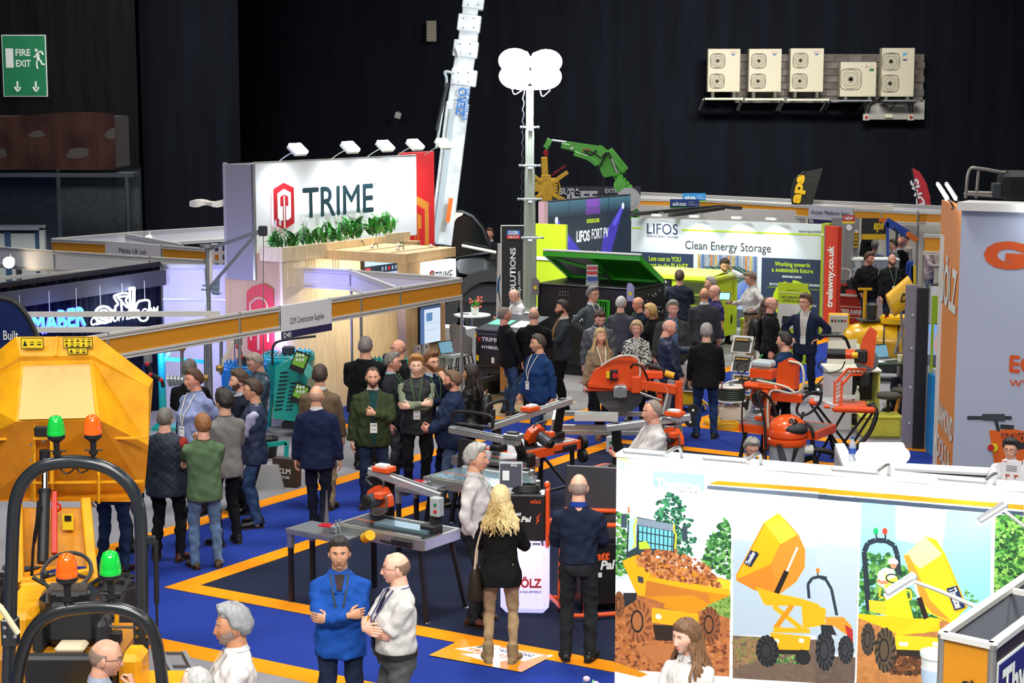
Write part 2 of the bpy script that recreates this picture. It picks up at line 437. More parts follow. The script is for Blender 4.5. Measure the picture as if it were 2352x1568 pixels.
ARM={'down':((.265,-.03,.865),(.5,.6,0),(0,-.12,-1),(-1,0,0),.35),'downb':((.255,.07,.87),(.5,.8,0),(0,.1,-1),(-1,0,0),.35),'downf':((.25,-.14,.87),(.5,.6,0),(0,-.3,-1),(-1,0,0),.35),'pocket':((.225,-.07,.93),(.9,.7,0),(-.3,-.2,-1),(-1,0,0),.2),'hips':((.205,-.03,1.06),(1,.55,.1),(-.6,-.5,-.2),(0,0,-1),.5),'cross':((-.085,-.215,1.165),(.7,.1,-.5),(-1,.15,.12),(0,1,0),.25),'cross2':((-.075,-.245,1.205),(.7,.1,-.5),(-1,.3,.1),(0,1,-.2),.35),'chin':((.045,-.20,1.455),(.6,-.1,-1),(-.25,.28,1),(-.2,1,0),1.0),'chest':((.01,-.205,1.24),(.8,.2,-.6),(-1,-.15,.25),(0,1,0),1.1),'hold':((.12,-.34,1.16),(.7,.3,-1),(-.25,-1,.1),(-.3,0,1),.6),'holdlow':((.12,-.28,1.02),(.7,.5,-.6),(-.35,-1,0),(-.6,0,.6),.7),'pen':((.16,-.36,1.26),(.7,.2,-1),(-.1,-1,.5),(-1,0,.2),.7),'point':((.15,-.46,1.24),(.6,.3,-1),(0,-1,.05),(-.4,0,-1),.5),'phone':((.14,-.08,1.53),(1,-.3,-1),(-.25,.2,1),(-1,.2,0),.9),'bag':((.235,-.06,.9),(.6,.6,0),(0,-.1,-1),(-1,0,0),1.2),'back':((.05,.20,.98),(1,.4,0),(-1,.1,-.2),(0,1,0),.4),'table':((.16,-.38,1.0),(.7,.3,-1),(-.5,-1,-.1),(0,0,-1),.4),}
PEOPLE={}
def person(label,u=0,v=0,h=1.78,yaw=0,top=('sweater','#222428'),legs='#1c1e24',shoes='#17130f',hair=('short','#3a2a1c'),skin='#d9a184',L='down',Rr='down',fat=0.0,fem=0,look=0,nod=0,lean=0,walk=0,seat=False,vox=None,inner=None,lany=None,badge=False,glasses=False,beard=None,tie=None,belt=None,seed=None,collar=None,vest=None,short=False,lkind='cloth',boots=None,smile=False,openm=False,xy=None,stance=.11,lapel=None,group=None,hem=.80,z0=0.0,strap=None,noleg=False,hcol2=None,wid=1.03,curl=.012,spread=1.0):
 skin=tuple(min(1,q*1.12)for q in lin(skin));fat+=0 if fem else.008
 seed=seed if seed is not None else int(u*7+v)%997;rnd=random.Random(seed)
 k=h/1.78;dz=-.43 if seat else 0
 if xy is None:
  zt=h+dz*k+z0;q=P(u,v,zt);loc=Vector((q.x,q.y,z0))
  a=math.radians(yaw);loc.x-=math.sin(a)*.02;loc.y-=-math.cos(a)*.02
 else:loc=Vector((xy[0],xy[1],z0))
 dim=lambda c:c if sum(lin(c))<1.5 else tuple(q*.74 for q in lin(c))
 colt0=top[1];top=(top[0],dim(top[1]))+tuple(top[2:]);collar=dim(collar)if collar else None
 if inner:inner=(dim(inner[0]),)+tuple(inner[1:])
 if vest:hem=.9
 root=thing('person',label,'person',loc,yaw,group);root.scale=(k*wid,k*wid,k);PEOPLE[(u,v)]=root
 vox=vox or(.013 if loc.y<17 else.016 if loc.y<27 else.021)
 RL=Matrix.Rotation(-math.radians(lean),4,'X');hp=Vector((0,0,.95+dz))
 TL=Matrix.Translation(hp)@RL@Matrix.Translation(-hp)@Matrix.Translation((0,0,dz))
 U=lambda p:TL@Vector(p)
 kindt,colt=top[0],top[1];ctop=top[2]if len(top)>2 else None
 bulky={'shirt':0,'blouse':0,'tee':0,'sweater':.006,'fleece':.012,'jacket':.016,'coat':.02,'blazer':.012}[kindt]
 f,b=fat,bulky
 if fem:S=[(.78,.184,.135,.005),(.92,.188,.136,.01),(1.04,.148,.108,0),(1.14,.142,.104,0),(1.25,.155,.128,-.012),(1.34,.156,.118,-.006),(1.40,.145,.092,.004),(1.445,.108,.072,.01),(1.475,.07,.06,.014),(1.505,.056,.054,.016)]
 else:S=[(.78,.176,.128,.005),(.92,.178,.13,.006),(1.04,.163,.118,.0),(1.14,.163,.115,0),(1.25,.175,.125,-.004),(1.34,.176,.12,0),(1.405,.166,.1,.008),(1.45,.125,.08,.014),(1.48,.085,.068,.018),(1.51,.066,.06,.02)]
 S=[(z,a+b+f*(.35 if z>1.3 else.8),d+b+f*(.4 if z>1.3 else 1.0),y-(f*.55 if.8<z<1.3 else 0))for z,a,d,y in S]
 S2=[s for s in S if s[0]>hem-.001];z1=S[0]
 for q0,q1 in zip(S,S[1:]):
  if q0[0]<hem<q1[0]:
   t=(hem-q0[0])/(q1[0]-q0[0]);S2.insert(0,tuple(x+(y-x)*t for x,y in zip(q0,q1)))
 if kindt=='shirt' and hem==.80 and belt:S2=[s for s in S2 if s[0]>.97];S2.insert(0,(.965,S2[0][1]-.012,S2[0][2]-.01,S2[0][3]))
 def surf(x,z,ex=0.0,back=False):
  for q0,q1 in zip(S,S[1:]):
   if q0[0]<=z<=q1[0]or(q1 is S[-1]and z>q1[0]):
    t=min(max((z-q0[0])/(q1[0]-q0[0]),0),1);a,d,y=[m+(n-m)*t for m,n in zip(q0[1:],q1[1:])]
    r=max(0,1-abs(x/a)**(2/.85))**(.85/2);return y+(d*r+ex)*(1 if back else-1)
  return-.1
 tm=MB();tm.rings([[U(p)for p in ring((0,y,z),a,d)]for z,a,d,y in S2])
 arms={}
 for sx,key in((1,L),(-1,Rr)):
  spec=ARM[key]if isinstance(key,str)else key
  T,pole,hd,pn,cu=spec;m=lambda p:Vector((p[0]*sx,p[1],p[2]))
  sh=Vector((sx*(.176 if not fem else.15)+sx*f*.3,.012,1.395));T=m(T)
  if f>.03 and key in('cross','cross2','chest'):T.y-=f*.6
  if f>.03 and key in('down','pocket','downb','downf'):T.x+=sx*f*.5
  E,Wp=ik(sh,T,.285,.255,m(pole));arms[sx]=(sh,E,Wp,m(hd),m(pn),cu)
  af=f*.25+b*.6
  end=E*.45+Wp*.55*0 if False else None
  if short:tm.tube([U(sh+Vector((-sx*.06,0,.01))),U(sh),U(sh.lerp(E,.5)),U(sh.lerp(E,.86))],[.05+af,.062+af,.062+af,.063+af],14)
  else:
   ww=.036+af if kindt not in('coat','jacket')else.042+af
   tm.tube([U(sh+Vector((-sx*.06,0,.01))),U(sh),U(sh.lerp(E,.5)),U(sh.lerp(E,.93)),U(E.lerp(Wp,.08)),U(E.lerp(Wp,.5)),U(E.lerp(Wp,.97))],[.05+af,(.06 if not fem else.052)+af,(.056 if not fem else.049)+af,.050+af,.049+af,.044+af,ww],14)
 me=remesh(tm,vox);wrinkle(me,{'shirt':.008,'blouse':.006,'tee':.006,'sweater':.005,'fleece':.007,'jacket':.009,'coat':.010,'blazer':.004}[kindt],seed)
 tk={'blazer':'tweed' if ctop=='tweed' else 'cloth'}.get(kindt,'cloth')
 if ctop=='print':tk='print'
 me.materials.append(mat(colt,.85 if kindt not in('coat',)else.5,0,tk));me.shade_smooth()
 link({'tee':'top','blouse':'top'}.get(kindt,kindt),me,root)
 if vest:
  vm=MB();vm.rings([[U(p)for p in ring((0,y,z),a*1.05+.008,d*1.05+.012)]for z,a,d,y in S[:-1]]+[[U(p)for p in ring((0,S[-1][3],1.515),.075,.068)]])
  for sx in(1,-1):vm.ell(U(arms[sx][0]+Vector((-sx*.035,0,-.01))),(.052,.08,.09),12,8)
  me=remesh(vm,vox);wrinkle(me,.008 if vest[0]!='quilt' else.005,seed+3)
  if vest[0]=='quilt':quilt(me)
  me.materials.append(mat(vest[1],.6,0,'cloth'));me.shade_smooth();link('vest',me,root)
 lm=MB();hips_z=.93+dz;ank={}
 for sx in(1,-1):
  Hh=Vector((sx*(.088+f*.2),.0,hips_z));yw=walk*sx
  if seat:A=Vector((sx*.11,-.42,.1))
  else:A=Vector((sx*(stance if not walk else.07),-.28*yw if yw else.02,.095+(.01 if yw<0 else 0)))
  K,A=ik(Hh,A,.44,.415,(sx*.1,-1,0))if not seat else(Vector((sx*.12,-.42,.54)),A);ank[sx]=A
  if noleg:continue
  tf=.0 if lkind!='tight' else-.014
  lm.tube([Hh+Vector((0,.015,.02)),Hh.lerp(K,.25)+Vector((0,.01,0)),Hh.lerp(K,.6),K,K.lerp(A,.35)+Vector((0,.012,0)),K.lerp(A,.75),A+Vector((0,.01,-.055 if not boots else.05))],[.078+f*.25,.083+f*.25+fem*.004,.074+tf*.5+f*.15,.066+tf+f*.1,.066+tf*.8,.056+tf,.058+tf],14)
 lm.rings([ring((0,y+.005,z+dz),a,d)for z,a,d,y in((.84,.12+f*.5,.1+f*.5,.01),(.90,.156+f*.7,.115+f*.8,.008-f*.3),(.98,.158+f*.75,.108+f*.9,-f*.4),(1.05,.15+f*.7,.1+f*.8,-f*.4))])
 me=remesh(lm,vox+.001);wrinkle(me,.009 if not fem else.006,seed+9);me.materials.append(mat(legs,.9,0,'denim' if lkind=='denim' else 'cloth'));me.shade_smooth();link('trousers',me,root)
 for sx in(1,-1):
  A=ank[sx];toe=sx*.25;R=Matrix.Rotation(toe,3,'Z');g=Vector((A.x,A.y,A.z-.095));sb=MB()
  prof=[(.07,.028,.045),(.045,.038,.075),(0,.04,.095),(-.05,.04,.075),(-.10,.046,.058),(-.16,.044,.046),(-.19,.028,.03)]
  RR=[]
  for y,a,hh in prof:
   RR.append([g+R@Vector((a*math.cos(t),y,.022+hh*.5+max(math.sin(t),-.9)*hh*.52))for t in[2*math.pi*i/12 for i in range(12)]])
  sb.rings(RR,0);sb.ell(g+R@Vector((0,.01,.085)),(.042,.05,.04),12,8)
  if boots:sb.tube([g+R@Vector((0,.01,.07)),g+R@Vector((0,.012,.2))],[.052,.056],12)
  out=[(0,.085,0),(.03,.078,0),(.042,.02,0),(.04,-.05,0),(.05,-.11,0),(.046,-.17,0),(.02,-.205,0)]
  poly=[Vector(p)for p in out]+[Vector((-p[0],p[1],0))for p in out[:0:-1]]
  sb.slab([g+R@p for p in poly],(0,0,1),.022 if not boots else.03,1)
  sb.build('shoe' if not boots else 'boot',[mat(shoes,.45 if not boots else.8,0,'cloth'),mat(boots or '#2a211a',.6)],root,smooth=50)
 bm_=MB();RH=TL.to_3x3()@Matrix.Rotation(math.radians(look),3,'Z')@Matrix.Rotation(math.radians(nod),3,'X')
 nk=U((0,.022,1.50));ho=nk+RH@Vector((0,-.022,.156));RS=RH;RH=RH@Matrix.Scale(1.05,3);s=skin
 bm_.rings([[U(p)for p in ring((0,y,z),a*.8,d*.75,14)]for z,a,d,y in S[1:-1]]+[[U(p)for p in ring((0,.02,1.5),.062-.008*fem,.06-.006*fem,14)]])
 bm_.tube([U((0,.022,1.44)),nk+Vector((0,0,.02)),ho+RH@Vector((0,.018,-.085)),ho+RH@Vector((0,.02,-.04))],[.072-.012*fem+f*.1,.064-.013*fem+f*.12,.059-.013*fem+f*.1,.052],16)
 for sx in(1,-1):
  sh,E,Wp,hd,pn,cu=arms[sx];r=1.0 if not fem else.82
  bm_.tube([U(sh+Vector((-sx*.05,0,0))),U(sh),U(sh.lerp(E,.5)),U(E),U(E.lerp(Wp,.3)),U(E.lerp(Wp,.75)),U(Wp)],[q_*(1 if short and not vest else(.6,.7,.66,.7,.72,.85,1)[i_])for i_,q_ in enumerate([.04*r,.05*r,.047*r+f*.2,.040*r+f*.1,.043*r+f*.1,.031*r,.026*r])],12)
  T3=TL.to_3x3();add_hand(bm_,U(Wp),T3@hd,T3@pn,-sx,cu)
  if not noleg:
   A=ank[sx];bm_.tube([(sx*.09,0,hips_z),ik((sx*.09,0,hips_z),A,.44,.415,(0,-1,0))[0]if not seat else(sx*.12,-.42,.54),A,A-Vector((0,0,.06))],[.06,.035,.03,.04],8)
 hs,hc=hair;hm=mat(hc,.6,0,'hair')
 G=add_head(bm_,RH,ho,fem,seed,5,smile,openm)
 lip=tuple(x*y for x,y in zip(lin(skin),(.78,.5,.52)if not fem else(.8,.38,.4)))
 bo=bm_.build('body',[mat(skin,.48,0,'skin'),mat('#e6e2dc',.3),mat('#2b2320',.2),mat(lip,.45),mat('#3a1512',.5),hm if hs not in('bald','none')else mat('#6a5140',.7)],root,smooth=60)
 if hs!='none':
  hb=hair_shell(G,RH,ho,'long' if hs.startswith('long')else hs,seed);m2=mat(hcol2 or hc,.6,0,'hair',scale=1.3)
  if hs=='long':long_hair(hb,RH,ho,.36 if curl<.02 else.31,seed,curl,54 if curl<.02 else 80,spread)
  if hs=='longcurl':pass
  if hs=='bob':long_hair(hb,RH,ho,.15,seed,.006,40,.5)
  hb.build('hair',[hm,m2],root,smooth=70)
 if beard:
  db=MB();V=[];K=[]
  for i in range(NTH+1):
   for j in range(NPH):
    p=G[i][j];al=abs(math.atan2(p.x,-p.y));lim=-.045 if al<.55 else-.02 if al<1.0 else.0
    mouth=abs(p.x)<.02 and-.072<p.z<-.055
    K.append(p.z<lim and al<1.55 and not mouth and p.z>-.121);V.append(RH@(p*1.0+Vector((p.x*40,p.y*30,-.3)).normalized()*beard[1])+ho)
  F=[q for i in range(NTH)for j in range(NPH)for q in[(i*NPH+j,(i+1)*NPH+j,(i+1)*NPH+(j+1)%NPH,i*NPH+(j+1)%NPH)]if all(K[t]for t in q)]
  used=sorted({t for q in F for t in q});mp={t:i for i,t in enumerate(used)}
  db.add([V[t]for t in used],[tuple(mp[t]for t in q)for q in F]);db.build('beard',mat(beard[0],.7,0,'hair'),root)
 if glasses:
  gb=MB();H2=lambda*p:RH@Vector(p)+ho
  for sx in(1,-1):
   gb.tube([H2(sx*.032+.021*math.cos(t),-.1-.002*abs(math.cos(t)),.010+.016*math.sin(t))for t in[2*math.pi*i/12 for i in range(12)]],.0016,5,closed=True)
   gb.tube([H2(sx*.053,-.1,.014),H2(sx*.078,-.05,.014),H2(sx*.08,.008,.008)],.0018,5)
  gb.tube([H2(-.011,-.103,.012),H2(.011,-.103,.012)],.0016,5)
  gb.build('glasses',mat('#17181b',.3),root)
 if collar:
  cb=MB();n=20;Rr1,Rr2,Rr3=[],[],[]
  for i in range(n+1):
   t=math.radians(18+324*i/n)-math.pi/2;cx,cy=math.cos(t),math.sin(t);op=abs(i-n/2)/(n/2)
   Rr1.append(U((.062*cx,.018+.062*cy,1.49-.012*op)));Rr2.append(U((.066*cx,.020+.066*cy,1.545-.02*op)));Rr3.append(U((.085*cx,.018+.083*cy-.012*op*op,1.497-.028*op**3)))
  V=Rr1+Rr2+Rr3;m=n+1
  cb.add(V,[(i,i+1,m+i+1,m+i)for i in range(n)]+[(m+i,m+i+1,2*m+i+1,2*m+i)for i in range(n)]);cb.build('collar',mat(collar,.8,0,'cloth'),root,smooth=60)
 def patch(name,pts,m,ex,th=.004):
  """panel lying on the chest: pts = outline rows [(z, x0, x1)]"""
  pb=MB();V=[];n=6
  for z,x0,x1 in pts:
   for i in range(n+1):
    x=x0+(x1-x0)*i/n;V.append(U((x,surf(x,z,ex),z)))
  r=len(pts);F=[(j*(n+1)+i,j*(n+1)+i+1,(j+1)*(n+1)+i+1,(j+1)*(n+1)+i)for j in range(r-1)for i in range(n)]
  k0=len(V);V+=[p+Vector((0,.012,0))for p in V];F2=[tuple(k0+t for t in reversed(q))for q in F]
  F+=F2;pb.add(V,F);return pb.build(name,m,root,smooth=50)
 ex=.009+(.012 if vest else 0)
 if inner:
  zb=inner[1]if len(inner)>1 else 1.1;wd=inner[2]if len(inner)>2 else.06
  N=9;rows=[]
  for i in range(N):
   z=zb+(1.50-zb)*i/(N-1);wz=wd*(.45+.55*(i/(N-1)))
   if len(inner)>3:wz=wd
   rows.append((z,-wz,wz))
  patch('shirt_front',rows,mat(inner[0],.8,0,'cloth'),ex-.002)
 if lapel:
  for sx in(1,-1):
   zb=(inner[1]if inner and len(inner)>1 else 1.12);wd=(inner[2]if inner and len(inner)>2 else.06)
   rows=[]
   for i in range(8):
    t=i/7;z=zb-.02+(1.5-zb+.02)*t;w0=wd*(.45+.55*t)-.006;w1=w0+.012+.045*math.sin(math.pi*min(1,t*1.15))**.7
    rows.append((z,sx*w0,sx*w1)if sx<0 else(z,sx*w0,sx*w1))
   patch('lapel',rows,mat(lapel,.85,0,'cloth'),ex+.003)
 if tie:
  patch('tie',[(1.02,-.03,.03),(1.06,-.032,.032),(1.2,-.026,.026),(1.4,-.017,.017),(1.46,-.013,.013),(1.475,-.018,.018),(1.50,-.016,.016)],mat(tie,.5),ex+.004)
 if belt:
  bb=MB();z=.985+dz;q=[(z-.018,0),(z+.018,0)]
  bb.rings([ring((0,-f*.42,zz),.165+f*.8+e,.117+f*.92+e,26)for zz,e in((z-.018,.004),(z-.018,.01),(z+.018,.01),(z+.018,.004))],cap=False)
  bb.box((0,-.13-f*1.35,z),(.045,.008,.034),b=.003,mi=1);bb.build('belt',[mat(belt,.4),mat('#b9b6ae',.25,1)],root)
 if lany:
  lb=MB()
  zb=1.12;e2=ex+.006
  for sx in(1,-1):
   pts=[(sx*.07,1.50),(sx*.062,1.44),(sx*.05,1.36),(sx*.033,1.27),(sx*.015,1.19),(0,zb)]
   P3=[U((x,surf(x,min(z,1.46),e2)-(.0 if z<1.46 else-.03),z))for x,z in pts]
   V=[]
   for p in P3:V+=[p+Vector((-.007,0,0)),p+Vector((.007,0,0)),p+Vector((.007,.003,0)),p+Vector((-.007,.003,0))]
   F=[(4*i,4*i+1,4*i+5,4*i+4)for i in range(5)]+[(4*i+3,4*i+7,4*i+6,4*i+2)for i in range(5)]+[(4*i+1,4*i+2,4*i+6,4*i+5)for i in range(5)]+[(4*i,4*i+4,4*i+7,4*i+3)for i in range(5)]
   lb.add(V,F)
  bk=[U((math.sin(t)*.078,.02+math.cos(t)*.075,1.507))for t in[(-1.7+3.4*i/10)for i in range(11)]]
  lb.tube(bk,.007,6,flat=.5)
  lb.build('lanyard',mat(lany,.7),root)
  if badge:
   b2=MB();z=zb-.065;b2.box(U((0,surf(0,z,e2+.006),z)),(.085,.004,.125),b=.001);b2.box(U((0,surf(0,z,e2+.0085),z+.035)),(.06,.002,.014),mi=1);b2.box(U((0,surf(0,z,e2+.0085),z-.02)),(.05,.002,.008),mi=1)
   b2.build('badge',[mat('#efeee9',.5),mat('#8b8f98',.6)],root)
 root['_h']=0;del root['_h']
 return root,dict(U=U,surf=surf,arms=arms,ho=ho,RH=RH,ex=ex,k=k)
def quilt(me):
 n=len(me.vertices);co=np.empty(n*3);me.vertices.foreach_get('co',co);co=co.reshape(-1,3)
 no=np.empty(n*3);me.vertex_normals.foreach_get('vector',no);no=no.reshape(-1,3)
 a=np.arctan2(co[:,0],co[:,1])*.17;z=co[:,2];s=42
 q=np.minimum(np.abs(np.sin((a+z)*s)),np.abs(np.sin((a-z)*s)))
 co+=no*(np.minimum(q,.5)*.014-.004)[:,None];me.vertices.foreach_set('co',co.reshape(-1));me.update()
# SETTING
uA=Vector((.54,.842,0));uB=Vector((.859,-.512,0));ZV=Vector((0,0,1))
YA,YB=math.degrees(math.atan2(uA.y,uA.x)),math.degrees(math.atan2(uB.y,uB.x))
def st(o):o['kind']='structure';return o
M_ALU=mat('#b9b9b4',.35,.85);M_ALUW=mat('#d8d6d0',.4,.2);M_OR=mat('#d08a1c',.6);M_WH=mat('#e6e5e2',.55)
M_BLK=mat('#141416',.5);M_DK=mat('#26282c',.55);M_CHR=mat('#c9cacc',.18,1);M_GALV=mat('#aab0b3',.35,.8,'metalrub')
M_ORG=mat('#e8531a',.35,0,'plain',0,1,.3);M_YEL=mat('#f0a80c',.4,0,'metalrub',0,1,.3);M_RUB=mat('#1b1b1b',.8)
M_NAVYT=mat('#1d3557',.6);M_TXTD=mat('#2b3340',.6)
def slab_floor(name,pts,z,t,m,parent=None):
 b=MB();b.slab([(p[0],p[1],z-t)for p in pts],(0,0,1),t);return b.build(name,m,parent,smooth=0)
b=MB();b.box((0,30,-.1),(70,66,.2));st(b.build('floor',mat('#63646a',.8,0,'carpet'),smooth=0))
def drape(name,x0,x1,y,z0,z1,m,amp=.06,wl=.55,label=None,lobes=0):
 b=MB();n=int((x1-x0)/.11);V=[];F=[];R=12
 for r in range(R+1):
  z=z0+(z1-z0)*r/R
  for i in range(n+1):
   x=x0+(x1-x0)*i/n
   yy=y+amp*math.sin(x*2*math.pi/wl+.6*math.sin(x*1.3+r*.35))*(.55+.45*math.sin(x*.9+r*.25))+amp*.8*math.sin(x*.7+r*.9)
   V.append((x,yy,z))
 for r in range(R):
  for i in range(n):k=r*(n+1)+i;F.append((k,k+1,k+n+2,k+n+1))
 b.add(V,F);return b.build(name,m,smooth=60)
M_DR=mat('#12151d',.95,0,'drape');M_DR2=mat('#0f0f11',.95,0,'drape');M_DR3=mat('#34201c',.95,0,'drape')
st(drape('wall_back',-30,34,56.6,0,14,M_DR,.02,1.9))
b=MB();b.box((2,57.4,7),(66,.4,14.2));st(b.build('wall_back_blockwork',mat('#1b1e22',.9),smooth=0))
b=MB();b.box((-20.5,34,7),(.4,50,14));st(b.build('wall_left',mat('#15171a',.9),smooth=0))
b=MB();b.box((24,30,7),(.4,58,14));st(b.build('wall_right',mat('#15171a',.9),smooth=0))
b=MB();b.box((1,30,14.2),(46,60,.4));st(b.build('ceiling',mat('#2a2b2d',.9),smooth=0))
Yb=55.9
pl=thing('block_wall_patch','bare grey concrete block wall showing behind the air conditioning units high on black drape','wall',(0,0,0))
xa,xb=D(1690,190,Yb).x,D(2122,190,Yb).x;za,zb=zat(236,Yb),zat(124,Yb)
bb=MB();bb.box(((xa+xb)/2,Yb+.12,(za+zb)/2),(xb-xa,.1,zb-za));bb.build('mortar_bed',mat('#6d665c',.95,0,'block'),pl,smooth=0)
bm0=MB();bm0.box((0,0,0),(.43,.06,.2),b=.006);me0=bm0.mesh('block');mm=[mat('#77706a',.95,0,'block'),mat('#666059',.95,0,'block')]
mes=[]
for q in mm:mq=me0.copy();mq.materials.append(q);mes.append(mq)
r=0;z=za+.1
while z<zb:
 x=xa+.22+(r%2)*.22
 while x<xb-.1:
  o=link('concrete_block',mes[(r*3+int(x*7))%2],pl,(x,Yb+.05,z));x+=.445
 z+=.215;r+=1
def tagm(o,label,cat,group=None):return tag(o,label,cat,group)
lv=thing('wall_vent','small beige louvred vent high on the black back drape beside the crane boom','vent',D(991,95,56.2))
b=MB();b.box((0,.02,.32),(.32,.06,.66),b=.01);b.build('frame',mat('#8f8678',.7),lv)
for i in range(6):
 b=MB();b.box((0,-.03,.07+i*.105),(.26,.05,.02),Matrix.Rotation(.5,3,'X'));b.build('slat',mat('#b9ae9c',.6),lv,smooth=0)
b=MB();b.box((0,0,0),(.2,.12,.2),Matrix.Rotation(.3,3,'Y'),b=.02);b.cyl((0,0,.05),(0,.3,.12),.02)
tag(b.build('wall_speaker',mat('#b5b2aa',.6),loc=D(914,265,56.0)),'tiny pale box fixed to the black drape left of the crane boom','speaker')
def fan(parent,x,z,r,style,y=-.41):
 if style=='round':
  b=MB();b.tube([(x+1.12*r*math.copysign(abs(math.cos(t))**.55,math.cos(t)),y,z+1.1*r*math.copysign(abs(math.sin(t))**.55,math.sin(t)))for t in[2*math.pi*i/28 for i in range(28)]],.016,6,closed=True)
  b.build('fan_surround',mat('#8d8875',.6),parent)
 b=MB();b.cyl((x,y+.08,z),(x,y+.02,z),r,n=28);b.build('fan_opening',mat('#3a352f',.8),parent,smooth=30)
 b=MB()
 for k in range(10):zz=z-r+2*r*(k+.5)/10;hw=math.sqrt(max(0,r*r-(zz-z)**2));b.beam((x-hw,y,zz),(x+hw,y,zz),.008,.006)
 for q in(.35,.7,1.0):b.tube([(x+q*r*math.cos(t),y,z+q*r*math.sin(t))for t in[2*math.pi*i/24 for i in range(24)]],.006,5,closed=True)
 b.build('fan_guard',mat('#6c675b',.5),parent)
 b=MB()
 for k in range(3):
  a0=2*math.pi*k/3+.4
  pts=[(x+.2*r*math.cos(a0),y+.05,z+.2*r*math.sin(a0)),(x+.92*r*math.cos(a0-.3),y+.06,z+.92*r*math.sin(a0-.3)),(x+.95*r*math.cos(a0+.45),y+.03,z+.95*r*math.sin(a0+.45)),(x+.25*r*math.cos(a0+.9),y+.04,z+.25*r*math.sin(a0+.9))]
  b.slab(pts,(0,1,0),.01)
 b.cyl((x,y+.07,z),(x,y+.01,z),r*.24,n=14);b.build('fan_blades',mat('#57514a',.6),parent)
def ac(u0,u1,v0,v1,fans,label,logo,group=None,style='round'):
 Y=55.2;p0=D(u0,v1,Y);p1=D(u1,v0,Y);w_,h_=p1.x-p0.x,p1.z-p0.z
 t=thing('air_conditioning_unit',label,'air conditioner',((p0.x+p1.x)/2,Y+.4,p0.z),0,group)
 b=MB();b.box((0,-.2,h_/2),(w_,.4,h_),b=.015);b.box((w_*.32,-.405,h_*.12),(w_*.2,.012,h_*.2),b=.004,mi=0);b.build('casing',mat('#cfc6ac',.55),t)
 for(fx,fz,fr)in fans:fan(t,(fx-.5)*w_,fz*h_,fr*w_,style)
 for k,(dx,)in enumerate(((-.33,),(.33,))):
  b=MB();b.box((w_*dx,-.2,-.09),(.1,.36,.19),b=.01);b.build('foot',mat('#56564a',.6),t)
 if logo=='a':
  text('SANYO',.05,mat('#a52a2a',.5),t,(w_*.18,-.402,h_*.9));b=MB();b.slab([(w_*.2,-.402,h_*.885),(w_*.36,-.402,h_*.885),(w_*.28,-.402,h_*.83)],(0,-1,0),.003);b.build('emblem',mat('#3f6f9a',.5),t,smooth=0)
 elif logo=='b':
  text('MITSUBISHI',.022,mat('#444444',.5),t,(w_*.28,-.402,h_*.865),width=.13);b=MB()
  for k in range(3):
   a=math.pi/2+k*2*math.pi/3;c_=Vector((w_*.22+.03*math.cos(a),-.402,h_*.86+.03*math.sin(a)));u_=Vector((math.cos(a),0,math.sin(a)));v_=Vector((-math.sin(a),0,math.cos(a)))
   b.slab([c_-u_*.03,c_+v_*.016,c_+u_*.03,c_-v_*.016],(0,-1,0),.003)
  b.build('emblem',mat('#a8322a',.5),t,smooth=0);b=MB();b.box((w_*.36,-.403,h_*.77),(w_*.12,.004,h_*.08));b.build('label_sticker',mat('#2e7046',.6),t,smooth=0)
 else:
  b=MB();b.slab([(w_*.14,-.402,h_*.9),(w_*.3,-.402,h_*.9),(w_*.14,-.402,h_*.81)],(0,-1,0),.003);b.build('emblem',mat('#4f9fc4',.5),t,smooth=0)
  b=MB();b.box((w_*.2,-.403,h_*.755),(w_*.13,.004,h_*.035));b.build('label_sticker',mat('#4a3a6a',.6),t,smooth=0)
 return t
F2=[(.3,.72,.2),(.29,.25,.2)]
ac(1625,1701,112,211,F2,'cream twin fan air conditioning unit, first from the left of the row','a')
ac(1719,1796,112,211,F2,'cream twin fan air conditioning unit, second from the left of the row','a')
ac(1814,1893,111,211,F2,'cream twin fan air conditioning unit, third from the left beside bare blocks','a')
ac(1929,2014,142,222,[(.29,.5,.265)],'low single fan cream air conditioning unit, shortest in the row','b')
ac(2023,2102,110,222,[(.28,.72,.235),(.27,.27,.235)],'tall twin fan air conditioning unit with white hubs at right end','c')
for(u0,u1,v)in((1617,1705,227),(1708,1798,228),(1804,1902,229)):
 p,q=D(u0,v,55.2),D(u1,v,55.2);b=MB();b.beam(p,q,.5,.07,b=.01)
 for e in(p,q):b.beam(e+Vector((0,.2,-.02)),e+Vector((0,1.3,-.35)),.05,.05)
 tag(b.build('mounting_shelf',mat('#d5cfbb',.5)),'cream steel shelf under the %s twin fan air conditioning unit'%{1617:'leftmost',1708:'second',1804:'third'}[u0],'shelf')
for(u0,u1,v,s_)in((1905,2000,231,'single fan'),(2025,2110,231,'tall right hand')):
 p,q=D(u0,v,55.2),D(u1,v,55.2);b=MB();b.beam(p,q,.45,.05);b.beam(p+Vector((.1,.2,0)),p+Vector((.1,1.3,-.3)),.05,.05);b.beam(q+Vector((-.1,.2,0)),q+Vector((-.1,1.3,-.3)),.05,.05)
 tag(b.build('mounting_bracket',M_GALV),'galvanised bracket under the %s air conditioning unit'%s_,'bracket')
wp_=thing('electrical_backboard','pale board with isolator switches below the right hand air conditioning units','board',D(2053,275,55.93))
b=MB();b.box((0,0,.32),(1.92,.04,.62));b.build('board',mat('#a9a59c',.8),wp_,smooth=0)
for x in(-.9,.52):
 b=MB();b.box((x,-.06,.08),(.2,.1,.2),b=.01);b.cyl((x,-.11,.08),(x,-.15,.08),.05,mi=1);b.build('isolator_switch',[mat('#bdb9ae',.6),mat('#a3261c',.5)],wp_)
b=MB();b.box((-.18,-.06,.12),(.26,.1,.12),b=.01);b.build('junction_box',mat('#d8d2b8',.6),wp_)
b=MB()
